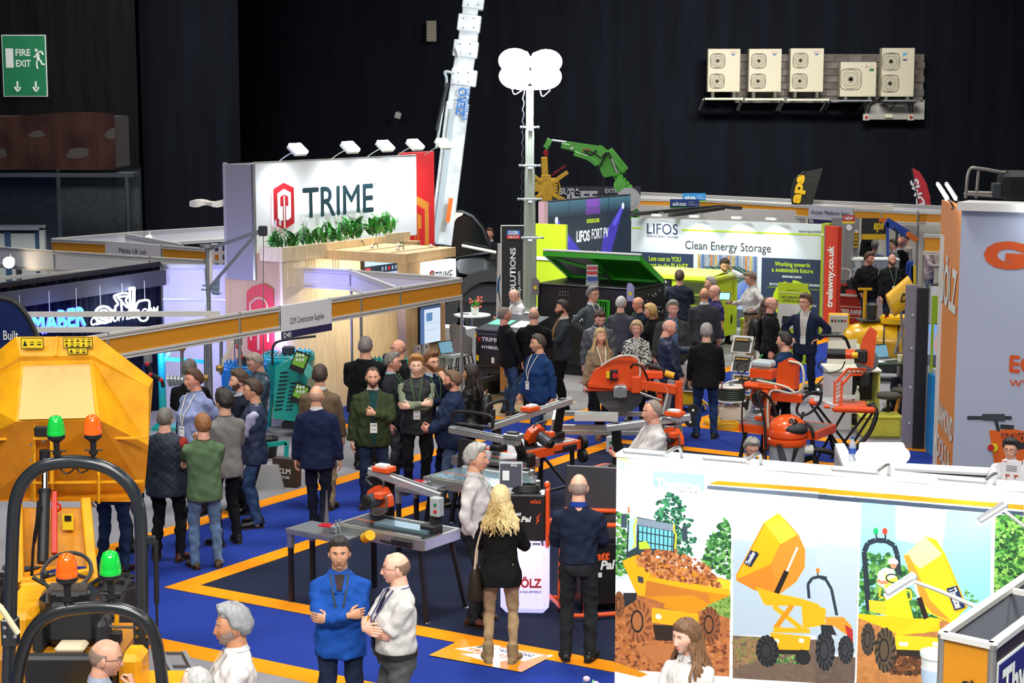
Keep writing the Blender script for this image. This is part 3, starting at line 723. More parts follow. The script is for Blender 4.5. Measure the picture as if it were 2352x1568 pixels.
for pts in([(-.95,-.05,.2),(-.9,-.08,.5),(-.6,-.08,.62),(-.3,-.06,.58)],[(-.83,-.05,.2),(-.75,-.08,.48),(-.5,-.08,.56),(-.25,-.06,.4)],[(-.15,-.06,.3),(.1,-.07,.6),(.4,-.07,.56),(.5,-.07,.2)],[(.6,-.06,.2),(.56,-.08,.45),(.7,-.08,.6),(.9,-.06,.6)]):b.tube(pts,.016,6)
b.build('cables',M_BLK,wp_)
Yw=43.0
def wallp(name,u0,u1,v0,v1,Y,m,t=.3,struct=True):
 p0,p1=D(u0,v1,Y),D(u1,v0,Y);b=MB();b.box(((p0.x+p1.x)/2,Y+t/2,(p0.z+p1.z)/2),(p1.x-p0.x,t,p1.z-p0.z));o=b.build(name,m,smooth=0)
 return st(o)if struct else o
M_WL=mat('#3a4247',.85,0,'block')
p=D(128,390,Yw);b=MB();b.box((p.x/2-10,Yw+.2,(p.z+0)/2),(abs(-20-p.x),.4,p.z+.0));st(b.build('wall_left_step',M_WL,smooth=0,loc=(0,0,0)))
wallp('wall_left_recess',120,318,385,700,47,mat('#31383c',.85,0,'block'))
b=MB();q=D(290,390,46.5);b.cyl((q.x,q.y,0),(q.x,q.y,q.z),.06,n=10);tag(b.build('drain_pipe',mat('#3c4448',.5)),'dark grey vertical pipe against the recessed wall left of the sign tower','pipe')
q0,q1=D(-140,390,Yw-1.5),D(263,262,Yw-1.5)
bal=thing('draped_balcony','balcony front wrapped in dark red brown cloth above the doors','balcony',(0,0,0))
b=MB();n=60;V=[];F=[]
for r in range(9):
 z=q0.z+(q1.z-q0.z)*r/8
 for i in range(n+1):
  x=q0.x+(q1.x-q0.x)*i/n;V.append((x,Yw-1.5-.05*math.sin(x*2.3+r*.3)*math.sin(r*.8+x)-.04*math.sin(3*x-r),z+(.05*math.sin(x*1.7)if r==8 else 0)))
for r in range(8):
 for i in range(n):k=r*(n+1)+i;F.append((k,k+1,k+n+2,k+n+1))
b.add(V,F);b.build('cloth',M_DR3,bal,smooth=60)
b=MB();b.box(((q0.x+q1.x)/2,Yw-.7,(q0.z+q1.z)/2),(q1.x-q0.x-.02,1.5,q1.z-q0.z-.1));b.build('balcony_slab',mat('#3a342e',.9),bal,smooth=0)
b=MB();b.box(((q0.x+q1.x)/2+.2,Yw-1.2,q0.z-.12),(q1.x-q0.x+.4,.7,.1));b.build('ledge',mat('#2e3438',.7),bal,smooth=0)
st(drape('wall_left_drape',-21,D(318,300,46.2).x,46.2,zat(388,46.2),14,M_DR2,.03,1.7))
st(drape('wall_left_drape_lower',D(318,300,49).x,D(545,300,49).x,49.5,0,14,M_DR,.04,2.1))
b=MB();q0,q1=D(435,462,44),D(560,460,44);V=[]
for i in range(13):
 x=q0.x+(q1.x-q0.x)*i/12;h_=.13+.03*math.sin(i*1.3);V+=[(x,44+.04*math.sin(i*2.1),q0.z-h_),(x,44-.05*math.sin(i*1.7),q0.z+.03*math.sin(i))]
b.add(V,[(2*i,2*i+2,2*i+3,2*i+1)for i in range(12)]);b.add([(x,y+.5,z)for x,y,z in V],[(2*i,2*i+2,2*i+3,2*i+1)for i in range(12)]);b.add(V[1::2]+[(x,y+.5,z)for x,y,z in V[1::2]],[(i,i+1,i+14,i+13)for i in range(12)])
tag(b.build('plastic_sheet',mat('#cfc9be',.5)),'crumpled pale sheet on a ledge left of the tall stand tower','sheet')
fx=thing('fire_exit_sign','large green fire exit sign hanging on the black drape at upper left','sign',D(59,222,46.14));fw,fh=1.16,1.6
b=MB();b.box((0,.02,fh/2),(fw,.03,fh));b.box((0,0,fh/2),(fw-.05,.02,fh-.05),mi=1);b.build('board',[mat('#dfe6e0',.5),mat('#0c7a4e',.5)],fx,smooth=0)
MW=mat('#e6ece6',.5);f0=-.012
text('FIRE',.17,MW,fx,(-.22,f0,1.06),width=.39,bold=.025);text('EXIT',.17,MW,fx,(-.22,f0,.78),width=.39,bold=.025)
b=MB();b.box((-.38,f0,1.0),(.2,.006,.5));
hx=.37
b.ell((hx-.05,f0,1.2),(.042,.008,.042),12,6);b.beam((hx-.01,f0,1.14),(hx-.0,f0,.97),.01,.08)
for pts in([(hx,1.14),(hx+.08,1.16),(hx+.13,1.08)],[(hx-.02,1.13),(hx-.07,1.04),(hx-.12,1.02)],[(hx,.98),(hx+.07,.9),(hx+.09,.84),(hx+.17,.83)],[(hx,.98),(hx-.05,.86),(hx-.03,.72)]):
 b.tube([(x,f0,z)for x,z in pts],.024,8,flat=1)
for ax in(-.2,.28):
 b.box((ax,f0,.31),(.05,.006,.18));b.tube([(ax-.08,f0,.25),(ax,f0,.14),(ax+.08,f0,.25)],.026,6)
b.build('pictogram',MW,fx)
dr=thing('door_1',None,None);st(dr)
p0,p1=D(-30,690,Yw-.1),D(97,522,Yw-.1);b=MB();zt=p1.z
b.box((p1.x,Yw-.1,zt/2),(.13,.2,zt),b=.01);b.box(((p0.x+p1.x)/2,Yw-.1,zt),(p1.x-p0.x+.13,.2,.13),b=.01);b.build('door_frame',mat('#c8cabd',.6),dr)
for(ua,ub)in((-30,17),(28,84)):
 a,c_=D(ua,600,Yw-.05).x,D(ub,600,Yw-.05).x;b=MB();b.box(((a+c_)/2,Yw-.08,(zt-.15)/2),(c_-a,.06,zt-.15),b=.005);b.box((a+.18,Yw-.12,zt*.56),(.14,.02,.7),mi=1);b.build('door_leaf',[mat('#c3cabf',.6),mat('#3b3f38',.3)],dr)
b=MB();b.box((D(22,600,Yw).x,Yw-.09,zt/2-.05),(.14,.05,zt-.1));b.box((D(90,600,Yw).x,Yw-.09,zt/2-.05),(.1,.05,zt-.1));b.build('door_edge',mat('#3d5a7c',.6),dr,smooth=0)
b=MB();b.box((-8,0,0),(16,.3,.1));
# CARPETS
ZC=.004
def poly(name,pts,z,m,label,cat='carpet',group=None):
 o=slab_floor(name,pts,z,.003,m);tag(o,label,cat,group);return o
M_CB=mat('#1e3588',.9,0,'carpet');M_CO=mat('#f2920a',.85,0,'carpet');M_CG=mat('#8c8a8f',.9,0,'carpet');M_CN=mat('#1c2238',.9,0,'carpet')
poly('aisle_carpet',[(-14,11),(20,11),(20,44),(-14,44)],.003,M_CB,'royal blue aisle carpet running between all the stands')
def stand(corner,du,dv,lu,lv,m,label,bl,z=.006,bw=.27,bo=None):
 c=Vector((corner[0],corner[1],0));u=Vector(du).normalized();v=Vector(dv).normalized()
 o=poly('stand_carpet',[c,c+u*lu,c+u*lu+v*lv,c+v*lv],z,m,label)
 for(a,bb_,l,lab)in((u,v,lu,0),(v,u,lv,1)):
  if bl[lab]:
   s=c+(Vector((0,0,0))if lab==0 else a*bw)
   poly('carpet_border',[s,s+a*(l if lab==0 else l-bw),s+a*(l if lab==0 else l-bw)+bb_*bw,s+bb_*bw],z+.003,M_CO,bl[lab],'carpet')
 return o
c1=P(377,1350);cA=P(1412,1008);stand(c1,cA-c1,uB,(cA-c1).length,9,M_CN,'dark navy carpet of the stand with the orange saws',('orange carpet strip running from the left corner back past the saw tables','orange carpet strip along the front of the navy saw stand'))
poly('carpet_border',[cA,cA+uB*9,cA+uB*9-uA*.27,cA-uA*.27],.0095,M_CO,'orange carpet strip along the far edge of the navy saw stand')
c2=P(1117,1012);stand(c2,-uA,-uB,13,9,M_CG,'grey carpet under the stand with the turquoise mixers',('orange carpet strip in front of the stand with the turquoise mixers','orange carpet strip along the short side of the mixer stand'),z=.0065)
c3=P(1262,978);stand(c3,-uB,uA,7,16,mat('#8b8988',.7,0,'carpet'),'pale grey floor of the stand with the light towers',('orange carpet strip in front of the light tower stand','orange carpet strip along the side of the light tower stand'),z=.0065)
w0=c3-uB*.3+uA*.3;poly('wooden_floor',[w0-uB*3.6,w0-uB*.4,w0-uB*.4+uA*1.9,w0-uB*3.6+uA*1.9],.011,mat('#b9a17c',.45,0,'wood'),'light oak floor at the corner beside the light tower stand','floor')
b=MB();q=P(1330,880);b.slab([q,q+uB*.9,q+uB*.9+uA*1.2,q+uA*1.2],(0,0,1),.008);tag(b.build('red_mat',mat('#b8242e',.8),loc=(0,0,.009)),'small red floor mat beside the woman in the beige jacket','mat')
c4=P(1555,978);stand(c4,uA,uB,14,12,M_CG,'grey carpet of the stand with hose reels and the yellow machine',('orange carpet strip at the left edge of the hose reel stand','orange carpet strip along the front of the hose reel stand'),z=.006)
c5=P(1915,775);poly('carpet_border',[c5,c5+uB*5,c5+uB*5+uA*.3,c5+uA*.3],.011,M_CO,'orange carpet strip near the red stall wall')
c6=P(245,1441);stand(c6,uB,-uA,16,10,M_CG,'grey carpet at the very bottom left below the two dumpers',('orange carpet strip along the bottom of the picture','orange carpet strip running under the nearest dumper'),z=.006,bw=.3)
sk=thing('floor_sticker','glossy orange floor sticker with a white arrow badge under the blonde woman','sticker',(0,0,0))
s0=P(985,1507);s1=P(1198,1546);s2=P(1270,1508);s3=P(1062,1470);b=MB();b.slab([p+Vector((0,0,.0125))for p in(s0,s1,s2,s3)],(0,0,1),.001);b.build('vinyl',mat('#f09a1a',.12),sk,smooth=0)
ex=(s1-s0);ey=(s3-s0);g=lambda a,c:s0+ex*a+ey*c+Vector((0,0,.0142))
b=MB();b.slab([g(.1,.48),g(.3,.9),g(.93,.9),g(.86,.48)],(0,0,1),.0006);b.slab([g(.24,.3),g(.34,.44),g(.74,.44),g(.6,.12),g(.5,.2)],(0,0,1),.0006);b.build('badge_shape',mat('#e9e9ee',.15),sk,smooth=0)
text('INNOVATION',.075,mat('#1f2a4c',.2),sk,g(.26,.71)+Vector((0,0,.001)),ex,ey,width=ex.length*.6,shear=.25,bold=.01)
text('TRAIL LIVE',.068,mat('#f08a1a',.2),sk,g(.22,.52)+Vector((0,0,.001)),ex,ey,width=ex.length*.58,shear=.25,bold=.01)
b=MB();b.slab([g(.5,.3)+ZV*.001,g(.58,.3)+ZV*.001,g(.58,.4)+ZV*.001,g(.5,.4)+ZV*.001],(0,0,1),.0005);b.build('red_mark',mat('#c0242e',.3),sk,smooth=0)
# SHELL SCHEME
def post(root,p,zt,z0=0.0,r=.022):
 b=MB();b.cyl((p.x,p.y,z0),(p.x,p.y,zt),r,n=8);b.cyl((p.x,p.y,zt-.02),(p.x,p.y,zt+.005),r*1.2,n=8);b.build('post',M_ALU,root)
def fascia(name,label,pts,zt=2.5,h=.34,posts=(),marks=(),panel=M_OR,rail=M_ALUW,dbl=True,cat='stand frame',full=None,group=None):
 """a run of aluminium fascia: pts plan points (posts or dividers at each)"""
 r=thing(name,label,cat,(0,0,0),0,group)
 for i in range(len(pts)-1):
  a,c=Vector(pts[i]),Vector(pts[i+1]);a.z=c.z=0;d=(c-a).normalized()
  for zz,hh in((zt-.035,.07),(zt-h+.035,.07)):
   b=MB();b.beam(a+ZV*zz,c+ZV*zz,.042,hh);b.beam(a+ZV*(zz),c+ZV*(zz),.046,.012,mi=1);b.build('rail',[rail,M_ALU],r,smooth=0)
  b=MB();b.beam(a+d*.02+ZV*(zt-h/2),c-d*.02+ZV*(zt-h/2),.014,h-.14);b.build('fascia_panel',panel[i]if isinstance(panel,(list,tuple))else panel,r,smooth=0)
 for i,p in enumerate(pts):
  p=Vector(p)
  post(r,p,zt,0 if i in posts else zt-h)
 return r
zf=2.5
CF=[P(u,v,zf)for u,v in((246,765),(497,713),(604,700),(733,683),(810,672),(900,658),(1060,637))]
a0,a1=CF[0],CF[-1];dl=(a1-a0).normalized();CF=[a0+dl*((p-a0).dot(dl))for p in CF];CFX=[a0-dl*4]+CF
cl=fascia('shell_scheme_fascia','long aluminium fascia with orange panels and name board, above the mixer stand',CFX,zf,.34,posts=(0,2,5,7),panel=[M_OR]*3+[M_WH]+[M_OR]*4)
nb=MB();pa,pb=CF[2],CF[3];nn=Vector((dl.y,-dl.x,0))
pa.z=pb.z=0;nb.beam(pa+nn*.035+ZV*(zf-.18),pb+nn*.035+ZV*(zf-.18),.01,.36);nb.beam(pa+nn*.036+ZV*(zf-.40),pb+nn*.036+ZV*(zf-.40),.012,.1,mi=1)
o=nb.build('name_board',[mat('#dcdbde',.5),mat('#2c2850',.5)],cl,smooth=0)
text('CLM Construction Supplies',.085,M_TXTD,cl,(pa+pb)/2+nn*.042+ZV*(zf-.26),dl,width=(pb-pa).length*.68,align='CENTER');text('D40',.07,MW,cl,pa+dl*.03+nn*.045+ZV*(zf-.435),dl,bold=.02)
H0,H1,H2,H3=P(570,607,zf),P(806,619,zf),P(893,658,zf),P(1058,637,zf)
M_WH_VLIT=mat('#dcdaea',.5)  # white panels with the violet light mixed into their colour
fascia('shell_scheme_fascia','white fascia at the rear right side of the mixer stand',[H0,H1,CF[-1]],zf,.34,posts=(0,1),panel=M_WH_VLIT)
fascia('shell_scheme_fascia','white cross beam joining the two fascias of the mixer stand',[H1,CF[5]-nn*.05],zf,.34,panel=M_WH_VLIT)
ib=thing('inner_beam','pair of thin white rails crossing in front of the neon tractor sign','beam')
for dz_ in(.035,.24):b=MB();b.beam(P(40,716,zf)-ZV*dz_,P(505,714,zf)-ZV*dz_,.04,.07);b.build('rail',M_ALUW,ib,smooth=0)
G0=P(372,605,zf);wl=thing('partition_wall','white partition panels behind the mixers, tinted blue by the neon sign','partition',(0,0,0))
for i in range(2):
 a=G0.lerp(H0,i/2);c=G0.lerp(H0,(i+1)/2);b=MB();b.beam(Vector((a.x,a.y,1.22)),Vector((c.x,c.y,1.22)),.03,2.44);b.build('panel',M_WH_VLIT,wl,smooth=0);post(wl,a,2.5)
 b=MB();b.beam(Vector((a.x,a.y-.02,2.46)),Vector((c.x,c.y-.02,2.46)),.03,.07);b.beam(Vector((a.x,a.y-.02,1.9)),Vector((c.x,c.y-.02,1.9)),.03,.03);b.build('rail',M_ALU,wl,smooth=0)
B0,B1=P(-40,661,zf),P(366,606,zf);dB=(B1-B0).normalized();nB=Vector((dB.y,-dB.x,0));LB=(B1-B0).length
bd=thing('black_backdrop','black cloth backdrop with a dark valance behind the neon sign','backdrop',(0,0,0))
b=MB();V=[];n=90
for i in range(n+1):
 t=i/n;o=nB*(.03*math.sin(i*1.7)+.015*math.sin(i*.6));p_=B0+dB*(LB*t)+o;V+=[(p_.x,p_.y,0.02),(p_.x,p_.y,2.46)]
b.add(V,[(2*i,2*i+2,2*i+3,2*i+1)for i in range(n)]);b.build('cloth',mat('#0d1020',.9,0,'cloth'),bd,smooth=60)
b=MB();q=nB*.12;b.beam(B0+q+ZV*(2.5-.22-2.5),B1+q+ZV*(2.5-.22-2.5),.03,.26);b.build('valance',mat('#45464f',.8),bd,smooth=0,loc=(0,0,0))
b=MB();b.beam(B0+ZV*.0,B1,.06,.08);b.build('top_rail',M_BLK,bd,smooth=0)
def onB(u,v,off=.2):
 d=ray(u,v);p0_=B0+nB*off;t=(p0_-Vector((0,0,CAMH))).dot(nB)/d.dot(nB);return Vector((0,0,CAMH))+d*t
EMW=mat('#cfe0ff',.5,0,'neon',9);EMB=mat('#2f8dff',.5,0,'neon',5);EMV=mat('#4a48ff',.5,0,'neon',3)
ng=thing('neon_sign','white and blue neon tube sign of a site tractor on the black backdrop','neon sign',(0,0,0))
z2=lambda x,y:(40+x/6.918,640+y/6.918)
def neon(name,pts,m,r=.014,closed=False):
 b=MB();b.tube([onB(*z2(x,y))for x,y in pts],r,6,closed=closed);return b.build(name,m,ng)
neon('tube',[(1370+135*math.cos(t),570-130*math.sin(t))for t in[2*math.pi*i/24 for i in range(24)]],EMW,.022,True)
neon('tube',[(1370+80*math.cos(t),570-75*math.sin(t))for t in[2*math.pi*i/20 for i in range(20)]],EMW,.014,True)
neon('tube',[(1515,500),(1550,515),(1560,440),(1600,400),(1560,330),(1550,265),(1770,245),(1780,560)],EMW,.018)
neon('tube',[(1590,290),(1750,280),(1720,340),(1760,420),(1740,450),(1600,300)],EMW,.016)
neon('tube',[(1650,330),(1660,560)],EMW,.016);neon('tube',[(1780,160),(1850,150),(1850,200),(1850,570)],EMW,.026);neon('tube',[(1785,165),(1800,560)],EMW,.02)
neon('tube',[(1860,560),(1880,460),(1910,380),(1960,350),(2090,352),(2100,525),(2165,520)],EMW,.018)
neon('tube',[(2000+75*math.cos(t),600-70*math.sin(t))for t in[2*math.pi*i/20 for i in range(20)]],EMW,.016,True)
o0=onB(*z2(1165,745));o1=onB(*z2(2240,600));text('CLM-SUPPLIES.COM',.13,EMW,ng,o0,dB,width=(o1-o0).length,bold=.03,shear=.2)
o0=onB(*z2(250,880));o1=onB(*z2(1090,850));text('MABER',.3,EMB,ng,o0,dB,width=(o1-o0).length,bold=.02)
text('MABER',.3,EMV,ng,o0+nB*-.02-ZV*.01,dB,width=(o1-o0).length,bold=.06)
for x,y0,y1 in((30,260,440),(500,200,550),(930,150,500),(1310,110,430),(1660,70,230),(2015,30,335)):
 b=MB();b.tube([onB(*z2(x,y0)),onB(*z2(x+10,y1))],.005,5);b.build('hanging_cord',MW,ng)
for(u,v,pw,colr)in((285,700,14,(.85,.9,1)),(150,735,12,(.25,.3,1))):
 l=bpy.data.lights.new('neon_glow','POINT');l.energy=pw;l.color=colr;l.shadow_soft_size=.25;lo=bpy.data.objects.new('neon_glow',l);C.objects.link(lo);lo.location=onB(u,v,.45)
for(u,v,z,pw)in((450,690,2.0,40),(690,660,2.1,16)):
 l=bpy.data.lights.new('violet_wash','AREA');l.size=.5;l.energy=pw;l.color=(.28,.25,1);lo=bpy.data.objects.new('violet_wash',l);C.objects.link(lo)
 q=P(u,v,z);lo.location=q+Vector((-.3,-1.2,-.6));lo.rotation_euler=(math.radians(105),0,math.radians(-20))
def fl(pts,**k):return fascia('shell_scheme_fascia',pts[0],[P(u,v,zf)for u,v in pts[1:]],**k)
mk=fl(('orange fascia with white name board of the far left stand',(118,547),(245,553),(372,562),(482,570)),posts=(0,),panel=[M_OR,M_WH,M_OR])
a,c=P(245,553,zf),P(372,562,zf);d_=(c-a).normalized();n_=Vector((d_.y,-d_.x,0));b=MB();b.beam(a+n_*.04-ZV*.17,c+n_*.04-ZV*.17,.012,.34);b.build('name_board',mat('#cfcac6',.5),mk,smooth=0)
text('Makita UK Ltd',.09,M_TXTD,mk,(a+c)/2+n_*.05-ZV*.2,d_,align='CENTER',bold=.01)
fl(('white rear fascia of the far left stand running up to the tower',(118,547),(330,530),(528,518)),panel=M_WH)
fl(('white cross beams inside the far left stand',(290,536),(420,560)),panel=M_WH,h=.2)
fl(('long grey white beam nearest the left doors',(-60,562),(125,575),(345,589),(470,596)),posts=(1,2),panel=M_WH,h=.4)
b=MB();a,c=P(-20,640,2.3),P(350,612,2.3);b.beam(a,c,.04,.06);b.beam(a-ZV*.2,c-ZV*.2,.03,.03);tag(b.build('ceiling_beam',M_ALUW),'bare aluminium beam behind the black backdrop at left','beam')
hl=thing('hexagon_sign','small white upright sign with blue squares beside the wooden wall','sign',P(508,620,2.0));b=MB();b.box((0,0,.2),(.36,.04,.62),b=.005);b.build('board',M_WH,hl)
for i in range(2):
 for j in range(3):
  b=MB();b.box(((i-.5)*.15,-.025,.08+j*.17),(.07,.01,.1));b.build('square',mat('#2a2a58' if(i,j)!=(0,1)else '#d0801c',.6),hl,smooth=0)
def bulb(u,v,z,r,label,e=30):
 q=P(u,v,z);t=thing('spotlight',label,'lamp',q);b=MB();b.ell((0,-.02,0),(r,r,r),12,8);b.build('lamp_glass',mat('#ffe9c8',.5,0,'lamp',e),t)
 b=MB();b.cyl((0,.0,0),(0,.16,.02),r*1.1,r*.8);b.tube([(0,.1,.05),(0,.14,.14)],.012);b.build('lamp_body',MW,t)
bulb(20,603,2.25,.1,'glowing warm spotlight at the extreme left under the grey beam');bulb(341,549,2.4,.075,'glowing warm spotlight inside the far left stand')
hj=thing('tube_hoist','galvanised hoist post with a slanting jib reaching towards the planter','hoist',P(480,1010,0));base=P(480,1010,0)
hD=24.5;L_=lambda u,v,dy=0:D(u,v,hD+dy)-base
b=MB();q=L_(476,565);b.cyl((q.x,q.y,-0.0),q,.032,n=10);b.build('post',M_GALV,hj)
b=MB();b.cyl(q+ZV*.02,q-ZV*.02,.11,n=14);b.build('post_cap',M_GALV,hj)
b=MB();b.beam(L_(478,572),L_(604,528),.05,.05);b.build('jib',mat('#8f9cb0',.3,.8),hj,smooth=0)
b=MB();b.beam(L_(482,660),L_(590,535),.045,.045);b.build('strut',mat('#8f9cb0',.3,.8),hj,smooth=0)
b=MB();b.beam(L_(484,575),L_(484,660),.04,.04);b.build('inner_upright',M_ALUW,hj,smooth=0)
b=MB();b.slab([L_(482,665),L_(505,640),L_(503,678),L_(488,676)],(0,1,0),.03);b.beam(L_(462,664),L_(508,674),.03,.02);b.beam(L_(465,655),L_(505,662),.03,.02);b.build('clamp_plate',mat('#9db4cc',.3,.8),hj,smooth=0)
b=MB();b.box(L_(604,530),(.12,.1,.14),b=.01);b.build('pulley_head',M_DK,hj);b=MB();b.cyl(L_(605,535),L_(605,1040),.006,n=5);b.build('lifting_cable',M_GALV,hj)
# TALL TOWER STAND
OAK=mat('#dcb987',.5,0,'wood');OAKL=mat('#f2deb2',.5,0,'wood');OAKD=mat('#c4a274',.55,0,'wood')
K0=Vector((-3.75,28.3,0));K1=Vector((-4.2,28.6,0));HT=2.75
tw=thing('exhibition_tower','tall stand tower with a white sign face and a grey side on a wooden base','stand',K1,YA)
def lt(name,x0,x1,y0,y1,z0,z1,m,b_=.004,par=tw):b=MB();b.box(((x0+x1)/2,(y0+y1)/2,(z0+z1)/2),(x1-x0,y1-y0,z1-z0),b=b_);return b.build(name,m,par,smooth=0)
lt('sign_face',0,4.5,0,.06,HT,4.22,mat('#e9edf2',.4));lt('side_panel',-.04,0,.05,.62,2.3,4.2,mat('#8f8b8c',.6));lt('corner_post',-.05,0,0,.05,2.3,4.22,M_ALU);lt('back_panel',0,4.5,.58,.62,HT,4.2,mat('#8f8b8c',.6));lt('rear_post',-.06,0,.6,.66,2.3,4.22,mat('#a5a19f',.5))
lt('top_rail',-.02,4.5,0,.04,4.2,4.24,M_ALU);lt('red_panel',4.42,5.5,.3,.36,1.2,4.27,mat('#d3262a',.45));lt('red_panel_side',3.3,4.5,.22,.28,2.3,2.9,mat('#c0181c',.45))
lt('band',3.55,3.7,-.004,0,2.75,4.22,mat('#d3d9e2',.4))
RED=mat('#b5202c',.45);DGR=mat('#1f3c46',.45)
def emblem(root,x,z,w_,h_,y=-.012,m=RED,mi=mat('#f3f5f8',.4),par=None):
 b=MB();q=lambda a,c,d=0:Vector((x+a*w_,y-d,z+c*h_))
 b.slab([q(0,.12),q(.5,0),q(1,.12),q(1,.88),q(.5,1),q(0,.88)],(0,1,0),.01)
 b.slab([q(.17,.78,.002),q(.5,.87,.002),q(.83,.78,.002),q(.83,.25,.002),q(.70,.21,.002),q(.70,.7,.002),q(.5,.75,.002),q(.30,.7,.002),q(.30,.21,.002),q(.17,.25,.002)][::-1],(0,-1,0),.003,1)
 b.slab([q(.47,.02,.003),q(.53,.02,.003),q(.53,.72,.003),q(.47,.72,.003)],(0,-1,0),.003,1)
 b.slab([q(.30,.5,.003),q(.30,.2,.003),q(.42,.2,.003),q(.42,.5,.003)],(0,-1,0),.002,1);b.slab([q(.58,.5,.003),q(.58,.2,.003),q(.70,.2,.003),q(.70,.5,.003)],(0,-1,0),.002,1)
 return b.build('emblem',[m,mi],root,smooth=0)
emblem(tw,.38,3.1,.52,.78,y=-.06)
text('TRIME',.50,DGR,tw,(1.12,-.07,3.27),width=1.95,bold=.018);text('R',.07,DGR,tw,(3.12,-.07,3.72));
b=MB();b.box((.64,-.03,3.49),(.4,.05,.6));b.box((2.1,-.03,3.52),(1.8,.04,.34));b.build('halo_light',mat('#eef6ff',.5,0,'lamp',2.5),tw,smooth=0)
emblem(tw,4.5,2.2,.8,1.25,y=.295,m=mat('#d78b3a',.5,0,'tweed'),mi=mat('#d3262a',.45))
wb=thing('wooden_wall','pale plywood wall with an upright groove pattern under the planter','wall',K0,YA)
lt('wall_front',0,3.35,0,.06,0,HT,OAKL,.003,wb);lt('wall_side',0,.06,.06,1.25,0,HT,OAKD,.003,wb);lt('wall_return',3.35,3.45,-.3,.3,0,HT,OAKD,.003,wb)  # light and shade put in colour: paler oak front, darker oak side
for k,x in enumerate((.12,.19,.26,.62,.69,.76,.83,1.32,1.39,1.46)):lt('batten',x,x+.03,-.018,0,2.2,2.72,OAKL,.002,wb)
e_=MB();EMr=mat('#c41d1b',.45)
wside=thing('wall_emblem','red hexagonal emblem fixed to the shaded side of the plywood wall','emblem',K0-uB*.74+ZV*.2,YB)
b=MB();q=lambda a,c,d=0:Vector((a,-.01-d,c));b.slab([q(.0,.95),q(.0,1.9),q(.12,2.0),q(.36,2.06),q(.56,1.98),q(.56,1.05),q(.36,.8)][::-1],(0,-1,0),.01);b.build('emblem_plate',EMr,wside,smooth=0)
b=MB();b.tube([(.08,-.03,1.72),(.26,-.03,1.82),(.44,-.03,1.7),(.44,-.03,1.1)],.022,4);b.tube([(.08,-.03,1.72),(.08,-.03,1.1)],.022,4);b.beam((.24,-.03,1.6),(.24,-.03,.95),.03,.03);b.build('emblem_lines',OAKD,wside,smooth=0)
pt=thing('planter','long plywood planter along the foot of the white sign','planter',K0+ZV*HT,YA)
lt('trough',-.0,3.5,-.0,.42,0,.05,OAKL,.004,pt);lt('trough_front',0,3.5,-.03,.0,-.12,.12,OAKL,.004,pt);lt('trough_side',-.03,0,-.03,.45,-.12,.12,OAKL,.004,pt);lt('trough_end',2.75,3.5,-.04,-.03,-.2,.16,OAKL,.004,pt)
rnd=random.Random(5)
LM=[mat('#2c7a2c',.4,0,'leaf'),mat('#3f9a35',.4,0,'leaf'),mat('#1d5a2a',.4,0,'leaf')]
def leaf_mesh(m,L=.3,wd=.07):
 b=MB();n=6;V=[]
 for i in range(n+1):
  t=i/n;ww=wd*math.sin(math.pi*min(1,t*.93+.05))**.8*(1-.25*t);z=.16*math.sin(t*2.2)*L*2;x=t*L
  V+=[(x,-ww/2,z+.012),(x,0,z),(x,ww/2,z+.012)]
 V2=[(x,y,z-.003)for x,y,z in V];F=[]
 for i in range(n):
  for j in(0,1):F.append((3*i+j,3*i+3+j,3*i+4+j,3*i+1+j));F.append((21+3*i+j,21+3*i+1+j,21+3*i+4+j,21+3*i+3+j))
 b.add(V+V2,F);me=b.mesh('leaf');me.materials.append(m);me.shade_smooth();return me
LVS=[leaf_mesh(m,L,w_)for m in LM for L,w_ in((.34,.1),(.26,.085))]
np_=9
for k in range(np_):
 px=.1+k*.37+rnd.uniform(-.06,.06);t=thing('peace_lily','leafy green peace lily in the plywood planter','plant',pt.matrix_basis@Vector((px,.18,.05))if False else K0+uA*px-uB*.18+ZV*(HT+.05),YA,'peace lilies in the planter')
 t['label']=('leftmost','second','third','fourth','middle','sixth','seventh','eighth','rightmost')[k]+' green peace lily in the row along the plywood planter'
 for j in range(26):
  o=link('leaf',LVS[rnd.randrange(6)],t,(rnd.uniform(-.1,.1),rnd.uniform(-.12,.1),rnd.uniform(0,.16)+.05*(k>4)),(rnd.uniform(-.3,.3),-rnd.uniform(.1,1.1),rnd.uniform(0,6.28)))
  s=rnd.uniform(.7,1.1)*(1.0 if k>4 else.8);o.scale=(s,s,s)
 if k%2==0:
  for j in range(2):
   x,y=rnd.uniform(-.1,.1),rnd.uniform(-.1,.05);b=MB();b.tube([(x,y,.0),(x+.02,y,.3),(x+.03,y,.4)],.004,5);b.ell((x+.035,y,.45),(.012,.025,.06),8,6,mi=1);b.build('flower',[LM[2],MW],t)
FL=mat('#f4fbff',.5,0,'lamp',40)
